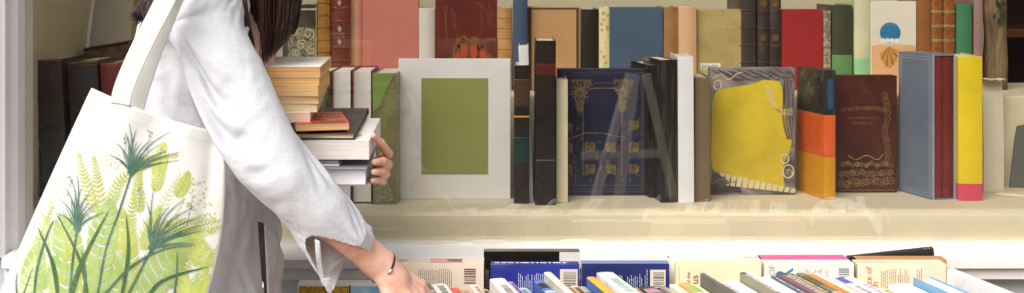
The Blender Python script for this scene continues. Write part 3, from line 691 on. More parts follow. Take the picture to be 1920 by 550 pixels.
def dk(mot):
    def f(b):
        for fr_ in (.1, .28, .46, .64, .82, .97):
            b.band(b.h*fr_-.0012, b.h*fr_+.0012, leather('3b332b'), .002); b.band(b.h*fr_+.003, b.h*fr_+.004, goldd, .0006)
        if mot:
            for fr_ in (.55, .91, .19): b.spine_poly([(x, b.h*fr_+y) for x, y in circ((0, 0), b.t*.3, 8)], goldd, .0012); 
    return f
B(1386, 1418, -12, leather('3d332c', 1), 'dark brown leather spine, plain, left of two tooled ones', deco=dk(False))
B(1420, 1442, -10, leather('372c25', 1), 'dark tooled leather spine, left of a matching pair by the red cover', deco=dk(True))
B(1443, 1465, -10, leather('352a24', 1), 'dark tooled leather spine touching the red cover', deco=dk(True))
Fc(1466, 1543, 18, cover('9a2422', 1.05, .5, .06), 'plain bright red cover in the back row', rot=RZ(-88))
B(1544, 1558, 21, art('grey_lettered', [(.4, '6a5c45'), (.5, '8c7e66'), (.6, 'b7a98c')], 60, 1, 4, .5, (1, 1, 1.5)), 'thin grey brown spine between the red and dark green books', bulge=.002)
B(1560, 1598, 10, cover('3b412a', 1.1, .45), 'dark green spine with a lighter green lower band', deco=lambda b: b.band(.001, b.h-.122, cover('659357', 1.0, .4), .0006), bulge=.005)
B(1602, 1632, -20, cover('c9c49f', 1.1, .45), 'tall pale spine with a mint green lower band', deco=lambda b: b.band(.001, b.h-.168, cover('8fc48c', 1.1, .4), .0006))
gm_ = art('globe_seas', [(.42, '2a6f9c'), (.55, '3a86ad'), (.6, '7a7a4a'), (.72, '8d6a3c')], 26, 1.5, 4)
def globe(b):
    p = b.p
    b.front([p(*c) for c in circ((1669, 62), 19.5, 32)], gm_, .0007)
    for k in range(4): b.front([p(*c) for c in circ((1655+k*8.6, 77), 4.6, 14)], cover('ece8de', 1, .5), .0012)
    b.front([p(1634, 87), p(1650, 84), p(1670, 85), p(1690, 84), p(1717, 86), p(1717, 172), p(1634, 172)], cover('d9a877', 1.1, .5, .12), .0005)
    for k in range(9):
        a = R(-64+k*16); a2 = a+R(12); r_ = 40*(1-.25*abs(k-4)/4)
        b.front([p(1666, 88), p(1666+r_*math.sin(a)*.62, 88+r_*math.cos(a)), p(1666+r_*math.sin(a2)*.62, 88+r_*math.cos(a2))], (cover('c98a1e', 1.1, .5), cover('9a6614', 1.1, .5))[k % 2], .0009)
Fc(1633, 1718, 3, cover('ddd3bf', 1.05, .5, .05), 'white cover picturing a small blue globe above an orange scallop shell', deco=globe)
B(1719, 1746, -3, cover('8a5526', 1.1, .45, .2), 'plain brown leather spine left of the gilt pair', bulge=.004)
def gl2(b):
    for i in range(7):
        z = b.h*(.06+i*.15); b.band(z-.004, z+.004, goldb, .0016); b.band(z+.006, z+.007, goldd, .0008); b.band(z-.007, z-.006, goldd, .0008)
        b.spine_poly([(x, z+b.h*.075+y) for x, y in circ((0, 0), b.t*.34, 8)], leather('8a3f18'), .0012)
B(1747, 1768, -12, leather('8a5a26', 1.1), 'gilt banded leather spine, left of a matching pair', deco=gl2)
B(1769, 1790, -12, leather('86561f', 1.1), 'gilt banded leather spine, right of a matching pair beside the green spine', deco=gl2)
B(1793, 1823, 9, cover('38754f', 1.1, .5, .06), 'plain green spine near the right end of the back row', bulge=.006)
B(1826, 1843, -15, cover('8d7068', 1.1, .5), 'thin mauve grey spine, last of the back row', bulge=.003, pag=PGW)
# driftwood post with a leaf sprig
bark = NT('driftwood_bark'); co = bark.coord('Object', (5, 5, .9), False); f = bark.noise(co, 9, 8, .7, 1.2)
bark.done(bark.ramp(f, [(.3, lin('3d2c1c')), (.5, lin('7a6242')), (.68, lin('a58a60'))]), .85, bark.bump(f, .9, .01))
dp = thing('driftwood_post', 'rough barked driftwood post standing right of the last back row book', 'post', (X(1862, 3.3), 3.3, TIER))
m = MB(); rows = []
for i in range(40):
    z = TIER+i*.02; cx_ = X(1866-i*.28+1.5*math.sin(i*.3), 3.3); r_ = .029+.0015*math.sin(i*.7)
    rows.append([(cx_+r_*(1+.25*noise.noise(Vector((math.cos(a)*2, math.sin(a)*2, z*9))))*math.cos(a), 3.3+r_*math.sin(a), z) for a in [2*math.pi*k/20 for k in range(20)]])
m.grid(rows, bark.m, True, True, True); rel(m, dp).build('trunk', dp, smooth=True)
m = MB(); q = random.Random(5); lg = cover('2f3a1e', 1.1, .5)
for k in range(14):
    c0 = P(1874+q.uniform(-9, 9), 18+q.uniform(-22, 18), 3.255+q.uniform(-.012, .012)); a = q.uniform(-.5, .9); l = .022
    dx, dz = math.sin(a)*l, -math.cos(a)*l; nx, nz = math.cos(a)*l*.22, math.sin(a)*l*.22
    m.add([c0, c0+Vector((dx*.5+nx, -.003, dz*.5+nz)), c0+Vector((dx, .002, dz)), c0+Vector((dx*.5-nx, .003, dz*.5-nz))], [(0, 1, 2, 3)], lg)
rel(m, dp).build('leaf_sprig', dp)
# left end of the step: boards and a picture leaning against the back wall
def lean(name, quad, d0, d1, th, mat, label, cat, edge=None):
    # quad: bottom-left, bottom-right, top-right, top-left in survey pixels; foot at depth d0, head at d1
    pts = [P(*quad[0], d0), P(*quad[1], d0), P(*quad[2], d1), P(*quad[3], d1)]
    m = MB(); bk = [p+Vector((0, th, 0)) for p in pts]
    m.add(pts+bk, [(0, 1, 2, 3), (7, 6, 5, 4), (0, 4, 5, 1), (1, 5, 6, 2), (2, 6, 7, 3), (3, 7, 4, 0)], mat)
    o = m.build(name, bevel=.0015); return tag(o, label, cat)
lean('wall_shade_panel', [(40, 171), (116, 171), (140, -60), (40, -60)], 3.40, 3.46, .006, cover('b39f76', 1.0, .6, .12, 5), 'dull olive panel leaning behind the black leather folios', 'panel')  # added sheet: its olive colour paints the shade on the back wall
lean('wooden_board', [(118, 171), (150, 171), (176, -60), (146, -60)], 3.26, 3.42, .012, cover('b58c52', 1.1, .6, .15, 6), 'light wooden board leaning above the black leather folios', 'board')
lean('pale_strip', [(150.5, 171), (156, 171), (182, -60), (176.5, -60)], 3.252, 3.41, .012, cover('efe8d8', 1.05, .5), 'narrow cream strip leaning along the wooden board', 'strip')
lean('leaning_print', [(158, 171), (238, 171), (256, -60), (182, -60)], 3.30, 3.44, .006, art('misty_print', [(.3, 'aaa19a'), (.5, 'c0b8ae'), (.7, 'd6c8a2')], 2.2, .6, 3, .35), 'misty grey print leaning behind the tote bag strap', 'picture')
def rattan():
    t = thing('patterned_box', 'low box covered in brown mottled paper behind the tote bag strap', 'box', (X(200, 3.25), 3.25, TIER))
    m = MB(); mt = art('mottled_paper', [(.3, '3d2a1c'), (.45, '6a4c33'), (.58, '8c6a4a'), (.7, '4a3222')], 45, 2, 5); w0, w1 = X(157, 3.25), X(240, 3.25)
    m.add([(w0, 3.25, TIER), (w1, 3.25, TIER), (w1, 3.25, Z(76, 3.25)), (w0, 3.25, Z(90, 3.25)), (w0, 3.29, TIER), (w1, 3.29, TIER), (w1, 3.29, Z(76, 3.25)), (w0, 3.29, Z(90, 3.25))], [(0, 1, 2, 3), (7, 6, 5, 4), (0, 4, 5, 1), (1, 5, 6, 2), (2, 6, 7, 3), (3, 7, 4, 0)], mt)
    rel(m, t).build('carton', t, bevel=.002)
    m = MB(); m.add([(w0-.001, 3.249, Z(97, 3.25)), (w1+.001, 3.249, Z(83, 3.25)), (w1+.001, 3.249, Z(78, 3.25)), (w0-.001, 3.249, Z(92, 3.25))], [(0, 1, 2, 3)], cover('2e2016', 1, .5)); rel(m, t).build('lid_edge', t)
rattan()
lean('gilt_strip', [(240, 171), (247, 171), (262, -60), (254, -60)], 3.235, 3.40, .01, gilt('a8843f', 1), 'thin gilt frame strip leaning behind the loose hair', 'strip')
# ---------------------------------------------------------------- trestle table with paperbacks standing spine up
TT = .752
wood = NT('table_wood'); co = wood.coord('Object', (1.5, 14, 14), False); f = wood.noise(co, 3, 6, .6, .8)
wood.done(wood.ramp(f, [(.3, lin('7b5b3c')), (.6, lin('a27d54')), (.75, lin('b8946a'))]), .6, wood.bump(f, .25, .002))
tb = thing('book_table', 'long wooden table under the rows of paperbacks below the window', 'table', (.45, 2.36, 0))
m = MB(); m.box(-.44, 1.5, 2.06, 2.665, TT-.03, TT-.002, wood.m); rel(m, tb).build('table_top', tb, bevel=.003)
m = MB(); m.box(-.40, 1.46, 2.10, 2.115, TT-.10, TT-.031, wood.m); m.box(-.40, 1.46, 2.61, 2.625, TT-.10, TT-.031, wood.m); rel(m, tb).build('apron', tb, bevel=.002)
for x in (-.39, 1.41):
    for y in (2.116, 2.565): m = MB(); m.box(x, x+.044, y, y+.044, 0, TT-.031, wood.m); rel(m, tb).build('leg', tb, bevel=.003)

GR, GFR = 'paperbacks standing spine up in the rear row of the street table', 'paperbacks standing spine up in the front rows of the street table'
ink = cover('5b5048', 1, .7); inkw = cover('cfd2e2', 1, .6); bpaper = cover('d9cfc2', 1.0, .6, .03); bink = cover('6a5648', 1, .7, .05)
redk = cover('c05a3c', 1, .6); cyk = cover('1f7fa5', 1.1, .5); greyk = cover('8d97a6', 1, .6)
def rear(x0, x1, ytop, yf, cov, label, d=2.53, hard=False, pag=PG, deco=None, zones=None, bulge=0.0, w=.13):
    zt = Z(yf, d)                                  # upper front edge
    dtop = F*(H-zt)/(ytop-YH); t = max(.008, dtop-d); L = X(x1, d)-X(x0, d)
    b = Bk(min(w, zt-TT-.002), L, t, cov, hard, bulge, zones)
    b.q = lambda px, py: (zt-Z(py, d), X(x1, d)-X(px, d))   # -> (u from spine, v from the right end)
    b.sp_ = lambda px: X(x1, d)-X(px, d)
    if deco: deco(b)
    b.put(label, (X(x1, d), d+t/2, zt), LIE_BACK, pag, GR); return b
def put_text(b, s, size_px, px, py, mat, d=2.53):          # lettering on the back cover, reading upward in the picture
    v, f = text2d(s, size_px*d/F*1.35); u0, v0 = b.q(px, py)
    b.back([(u0-x, v0+y) for x, y in v], mat, .0007, [tuple(q[::-1]) for q in f])
def bl(b, x0, x1, y0, y1, mat, rs, **k):
    a, c = b.q(x1, y0), b.q(x0, y1); blurb(b, 'back', a[0], c[0], a[1], c[1], mat, rs=rs, **k)
def bc(b, x0, x1, y0, y1, rs):
    a, c = b.q(x1, y0), b.q(x0, y1); barcode(b, 'back', a[0], c[0], a[1], c[1], bpaper, bink, rs)
def bc2(b, x0, x1, y0, y1, rs, mat=bink):                       # barcode with no panel
    a, c = b.q(x1, y0), b.q(x0, y1); q = random.Random(rs); v = a[1]
    # bars run along the picture's horizontal: stack them along u
    u = a[0]
    while u < c[0]-.002:
        l = q.choice((.0012, .0018, .0026)); b.rect('back', u, u+l, a[1], c[1], mat, .0008); u += l+q.choice((.001, .0016, .0024))
def barcode_h(b, x0, x1, y0, y1, rs):
    a, c = b.q(x1, y0), b.q(x0, y1); b.rect('back', a[0], c[0], a[1], c[1], bpaper, .0005)
    q = random.Random(rs); u = a[0]+.005
    while u < c[0]-.002:
        l = q.choice((.0008, .0013, .0019)); b.rect('back', u, min(u+l, c[0]-.001), a[1]+.003, c[1]-.006, bink, .0009); u += l+q.choice((.0011, .0016, .0022))
def spine_dash(b, x0, x1, mat, rs, zc=0, hw=.003):
    q = random.Random(rs); v = b.sp_(x1); e = b.sp_(x0)
    while v < e:
        l = q.uniform(.004, .016); b.spine_poly([(zc-hw, v), (zc+hw, v), (zc+hw, min(e, v+l)), (zc-hw, min(e, v+l))], mat, .0007); v += l+.003

def r1(b):
    bl(b, 781, 846, 505, 550, ink, 3); bc2(b, 870, 892, 504, 534, 5); spine_dash(b, 735, 762, greyk, 2)
    z0, z1 = b.sp_(866), b.sp_(806)
    b.spine_poly([(-.017, z0), (.017, z0), (.017, z1), (-.017, z1)], cover('d8a294', 1, .5), .0007)
    b.spine_poly([(-.012, z0), (.010, z0+.002), (.004, z0+.03), (-.008, z0+.026)], art('spine_photo', [(.4, '5b4038'), (.55, '8a6a5c'), (.65, 'd8c7b8')], 90, 2), .0012)
rear(722, 907, 484, 494, cover('e3d3bf', 1.03, .5, .05), 'cream paperback with a red smudged photo on its spine beside the reaching hand', deco=r1, zones=None)
def r2(b):
    a = b.sp_(1049); b.back([(.0006, 0.0005), (b.w, .0005), (b.w, a), (.0006, a)][::-1], cover('d8d2cc', 1, .5), .0005)
    b.band(.0005, b.h, cover('6d6a62', 1, .4), .0005)
    bl(b, 911, 917, 505, 540, inkw, 11)
rear(907, 1087, 467, 472, cover('17130f', 1.1, .35), 'tall black paperback with a white end panel behind the royal blue one', d=2.605, deco=r2)
def r3(b):
    barcode_h(b, 1050, 1083, 505, 540, 4); bl(b, 972, 984, 512, 560, inkw, 5); bl(b, 986, 999, 515, 560, inkw, 6); bl(b, 1002, 1018, 513, 556, inkw, 7)
    spine_dash(b, 925, 1062, cover('dfe4f2', 1, .5), 8, 0, .0035); bl(b, 936, 940, 518, 530, inkw, 4)
rear(920, 1086, 490, 497, cover('2b3484', 1.1, .22, .3, 9), 'royal blue paperback with pale spine lettering in front of the black one', deco=r3)
def r4(b):
    barcode_h(b, 1219, 1248, 506, 540, 9); bl(b, 1158, 1168, 516, 560, inkw, 15); bl(b, 1176, 1196, 516, 560, inkw, 16); bl(b, 1199, 1204, 512, 560, inkw, 17); bl(b, 1209, 1214, 506, 550, inkw, 18)
    b.band(.0005, b.h, cover('7f8fc4', 1, .35), .0005)
rear(1091, 1255, 489, 495, cover('232b5c', 1.1, .25, .3, 10), 'dark blue paperback with a paler blue spine', deco=r4)
rear(1092, 1262, 484, 489, cover('ddd8cc', 1, .5), 'white paperback hidden behind the dark blue one', d=2.585)
rear(1258, 1428, 478, 489, cover('e6d9cd', 1.02, .5), 'pale pinkish paperback behind the cream one lettered us', d=2.583, deco=lambda b: spine_dash(b, 1398, 1424, cover('c99a94', 1, .5), 21, 0, .002))
def r5(b):
    put_text(b, 'us', 14.5, 1309, 533, cover('5a4128', 1, .6)); put_text(b, 'of the', 7, 1294, 533, ink); b.rect('back', *[q for q in (b.q(0, 500)[0], b.q(0, 560)[0])], b.sp_(1274), b.sp_(1272.8), cover('e2a870', 1, .6))
rear(1267, 1427, 490, 494, cover('ecd9b4', 1.03, .5, .06), 'cream yellow paperback with dark lettering us on its back', deco=r5)
rear(1428, 1590, 478, 486, cover('d3568f', 1.1, .35), 'pink spined paperback behind the one with the blue letter R', d=2.585, deco=None)
def r6(b):
    put_text(b, 'OF', 12, 1453, 518, greyk)
    put_text(b, 'R', 37, 1487, 532, cyk)
    bl(b, 1496, 1540, 505, 560, ink, 31); bl(b, 1548, 1552, 506, 520, cyk, 32); bc2(b, 1572, 1592, 503, 522, 33, greyk)
rear(1433, 1601, 487, 495, cover('e8ddd0', 1.03, .5, .05), 'white paperback with a large blue letter R on its back', deco=r6)
rear(1607, 1775, 480, 487, cover('b98455', 1.05, .5), 'tan brown paperback behind the cream one with red lettering', d=2.575)
def r8(b):
    put_text(b, 'ace of', 12, 1634, 540, redk); put_text(b, 'th', 13, 1646, 543, redk)
    bl(b, 1652, 1664, 507, 545, ink, 41); bl(b, 1668, 1680, 505, 545, ink, 42); bl(b, 1684, 1692, 504, 545, ink, 43); bl(b, 1696, 1706, 506, 545, ink, 44); bl(b, 1720, 1728, 504, 530, ink, 45)
    spine_dash(b, 1612, 1668, cover('c9bfb2', 1, .5), 46, 0, .003)
rear(1608, 1774, 487, 496, cover('ead2b6', 1.03, .5, .06), 'cream paperback with red lettering ace of on its back', deco=r8)
# ornate one at the near left end
def r0(b):
    d = 2.53; oc = art('ornate_jacket', [(.3, '4a2f14'), (.48, '9a7424'), (.6, 'c9a23a'), (.72, '5d3f1a')], 60, 3, 5, .3)
    u1 = b.w; v0, v1 = b.sp_(654), b.sp_(561); b.back([(.004, v0), (u1, v0), (u1, v1), (.004, v1)], oc, .0005)
    b.back([(.004, .003), (u1, .003), (u1, v0-.004), (.004, v0-.004)], art('sky_jacket', [(.35, '5f93b8'), (.55, '8db8cf'), (.7, 'c5d8dc')], 20, 1.5, 4, .3), .0005)
    b.line('back', [(.002, v0-.002), (u1, v0-.002)], .003, cover('3a2a1a', 1, .4), .0008)
rear(557, 716, 525, 533, cover('d9d6d2', 1, .4), 'paperback with an ornate gold and sky blue jacket left of the reaching hand', d=2.52, deco=r0)
# black hardback lying askew on the row
b = Bk(.125, X(1752, 2.63)-X(1592, 2.63), .021, cover('2a2724', 1.05, .38, .2), True, .002)
b.band(.006, .009, goldb, .0006); b.band(.012, .0135, goldb, .0006); b.band(.016, .018, goldb, .0006)
Rb = Matrix.Rotation(R(-6.2), 3, 'Y') @ LIE_BACK
b.put('black hardback with gilt end bands lying askew behind the tan brown paperback', (X(1748, 2.63), 2.632, Z(466, 2.625)), Rb, PG, GR)

# front rows, all parallel, running towards the street
E = Vector((.213, -.977, 0)).normalized()
RS = cols((E.y, -E.x, 0), (0, 0, -1), tuple(E)); RFE = cols((-E.y, E.x, 0), (0, 0, 1), tuple(E))
def fr(x0, x1, yt, hexc, label, L=.185, d=2.487, fore=False, zs=None, side=None, rough=.45, deco=None, pag=PGW, dd=0):
    d += dd; zt = Z(yt, d); t = (X(x1, d)-X(x0, d))*.975; w = min(.125, zt-TT-.001)
    cv = hexc if not isinstance(hexc, str) else cover(hexc, 1.05, rough, .08, 20)
    b = Bk(w, L, t*.97, cv, fore, .0012 if not fore else .002, zs)
    if side:                                         # boards in another colour than the spine
        s2 = cover(side, 1.05, .4, .2, 12)
        for sd in ('front', 'back'): b.rect(sd, .001, w-.001, .001, L-.001, s2, .0003)
    if deco: deco(b)
    xc = X((x0+x1)/2, d)
    b.put(label, (xc, d, zt if not fore else zt-w), RFE if fore else RS, pag, GFR)
def title(mat, rs, a=.1, c=.8, hw=.22, n=1):
    def f(b):
        q = random.Random(rs)
        for j in range(n):
            zc = (j-(n-1)/2)*b.t*.4; v = b.h*a
            while v < b.h*c:
                l = q.uniform(.004, .014); b.spine_poly([(zc-b.t*hw/n, v), (zc+b.t*hw/n, v), (zc+b.t*hw/n, v+l), (zc-b.t*hw/n, v+l)], mat, .0008); v += l+q.uniform(.002, .006)
    return f
def blocks(cs, rs=1):
    def f(b):
        q = random.Random(rs); v = .002
        while v < b.h-.01:
            l = q.uniform(.012, .05); l = min(l, b.h-.003-v); b.band(v, v+l, cover(q.choice(cs), 1.05, .4), .0006); v += l+.001
    return f
def both(*fs):
    def f(b):
        for g_ in fs: g_(b)
    return f
W_ = 'e9e6e2'; gk = cover('9b938a', 1, .6); dk_ = cover('3b3835', 1, .6); pk_ = cover('b48aa0', 1, .5); bk_ = cover('5b74b4', 1, .5)
def endmark(hexc, a, c): return lambda b: b.band(a, c, cover(hexc, 1.05, .45), .0007)
fr(780, 805, 533, '6b5a4a', 'thin brown specked spine just right of the reaching hand', deco=blocks(['6b5a4a', 'c9bda8', '8a7a66'], 2))
fr(808, 837, 533, W_, 'white spine with grey lettering nearest the reaching hand', deco=title(gk, 3))
fr(840, 860, 541, 'd9574f', 'coral red rounded spine between white and tan paperbacks')
fr(861, 878, 544, 'cfa878', 'small tan spine right of the coral one', deco=title(gk, 5))
fr(880, 898, 535, 'e6ded2', 'slim off white spine right of the small tan one', deco=title(cover('c98d6a', 1), 6))
fr(899, 915, 543, 'c8a684', 'light brown spine left of the broad white one', deco=title(dk_, 7))
fr(917, 947, 523, 'ecebe8', 'broad white spine in front of the royal blue paperback', side='cfd0cf', deco=title(gk, 8, .3, .7))
fr(950, 962, 529, 'b7a6c9', 'lilac spine printed with purple lettering', deco=both(title(cover('6a4fa0', 1), 9), endmark('c4565c', .001, .008)))
fr(966, 989, 541, 'c3d3d8', 'pale blue grey spine right of the lilac one', deco=title(cover('7d98a5', 1), 10))
fr(1000, 1018, 527, '5a78b8', 'blue spine with black and white patches', side='3c5c9e', deco=blocks(['5a78b8', '2c2e33', 'd8dbe0', '26282c'], 4))
fr(1019, 1034, 511, 'ded9c6', 'long cream white spine rising beside the blue patched one', dd=.002, side='c9c4b2', L=.19)
fr(1036, 1046, 537, 'e8e2da', 'thin plain white spine left of the tan pair', deco=title(gk, 12))
fr(1068, 1084, 537, 'c79d74', 'tan spine with a pale head band', deco=both(title(dk_, 13), endmark('e0cdb0', .001, .01)))
fr(1085, 1097, 538, 'a7a4a0', 'grey mottled spine left of the yellow one', deco=blocks(['a7a4a0', '6e6a66', 'c9c6c0'], 6))
fr(1088, 1113, 520, 'f0b13c', 'golden yellow spine with a bright blue side', dd=.0, side='2f62ae', deco=lambda b: b.band(.001, b.h-.001, cover('2f62ae', 1.05, .4), .0006, -1, -.62)) if False else None
fr(1099, 1116, 520, 'f0b13c', 'golden yellow spine with a bright blue side', side='2f62ae')
fr(1117, 1150, 511, 'dfe6de', 'broad pale mint spine with small black marks at its head', side='cbd4cd', L=.19, deco=both(endmark('8fa39a', .003, .006), title(cover('b7c9bf', 1), 15, .3, .8)), dd=.003)
fr(1186, 1196, 541, 'd9b48e', 'slim peach spine left of the dark one with a pink patch', deco=title(gk, 16))
fr(1198, 1226, 538, '4a4146', 'dark plum spine with a pink patch', deco=both(endmark('b98a98', .02, .05), title(pk_, 17, .4, .9)))
fr(1236, 1248, 537, '94897c', 'grey brown spine beside the pale cream one', deco=title(cover('d8d2c8', 1), 18))
fr(1254, 1270, 534, 'e6dfc6', 'pale cream spine in front of the pinkish paperback')
fr(1272, 1294, 531, 'dfa55e', 'orange spine with a green block', deco=both(endmark('9bb36a', .03, .075), endmark('e8d9a4', .08, .17)))
fr(1296, 1311, 536, 'ebe0c0', 'plain ivory spine left of the charcoal one', side='e3d6b2')
fr(1312, 1323, 513, '5f5d58', 'thin charcoal spine slanting past the lettering us', dd=.003, deco=title(cover('a5a19a', 1), 20, .1, .5))
fr(1354, 1384, 527, 'f0eeeb', 'broad plain white spine in front of the cream yellow paperback', side='e2dfda')
fr(1386, 1398, 512, '8b8570', 'olive grey spine with white lettering', dd=.003, deco=both(title(cover('d8d4c6', 1), 22), endmark('4d4a42', .001, .012)))
fr(1399, 1408, 510, 'f2f0ee', 'very thin white spine between two olive grey ones', dd=.004)
fr(1409, 1420, 517, '9c9684', 'dull olive spine right of the very thin white one', deco=title(dk_, 23))
fr(1423, 1443, 520, 'e3ebe0', 'white spine tinged green left of the slate one', side='b9c4ae')
fr(1444, 1453, 519, '4d5a70', 'slate blue spine lettered in white', deco=title(cover('d5d9e0', 1), 25, .1, .9))
fr(1455, 1474, 513, '7d5f68', 'plum brown spine under the blue letter R', dd=.002, deco=both(title(cover('d9c3b8', 1), 26, .15, .9, .16), endmark('5a4450', .001, .012)))
fr(1475, 1490, 514, '6f6c58', 'olive spine edged with cream, right of the plum brown one', dd=.002, deco=both(title(cover('c9bf96', 1), 27), lambda b: b.band(.001, b.h-.001, cover('d9d0ac', 1), .0005, .7, 1)))
fr(1491, 1508, 513, '5c5a4a', 'dark olive spine with pale patches', dd=.003, deco=blocks(['5c5a4a', '7a7764', '4a483c', 'b3a98a'], 7))
fr(1512, 1538, 514, 'f08a3c', 'bright orange spine in front of the large white paperback', dd=.002, deco=lambda b: b.band(.001, b.h-.001, cover('e6e2dc', 1), .0006, -1, .25))
fr(1562, 1580, 521, 'e8e8ea', 'white spine with a violet blue label', deco=both(endmark('5560b0', .004, .05), title(gk, 30, .4, .8)))
fr(1581, 1603, 521, 'efedee', 'broad white spine right of the violet labelled one', deco=title(cover('b9bcd8', 1), 31, .3, .8))
fr(1640, 1662, 541, 'e6d9a0', 'pale yellow spine with small lettering', deco=title(gk, 32))
fr(1664, 1706, 533, 'f0ebe4', 'widest white spine in front of the red lettering')
fr(1709, 1748, 519, '6f9cbc', 'light blue hardback turned with white page edges up', fore=True, pag=pages('efece8', 1.05, .06), L=.2, dd=.0)
fr(1774, 1792, 505, 'efe6e2', 'tall white spine at the right end of the rows', L=.2, side='efe4df', dd=.004)
fr(1834, 1850, 530, '4f4a40', 'black and tan spine, last of the rows at the right', deco=lambda b: b.band(.001, b.h-.001, cover('c9b28a', 1), .0006, -.5, .1))
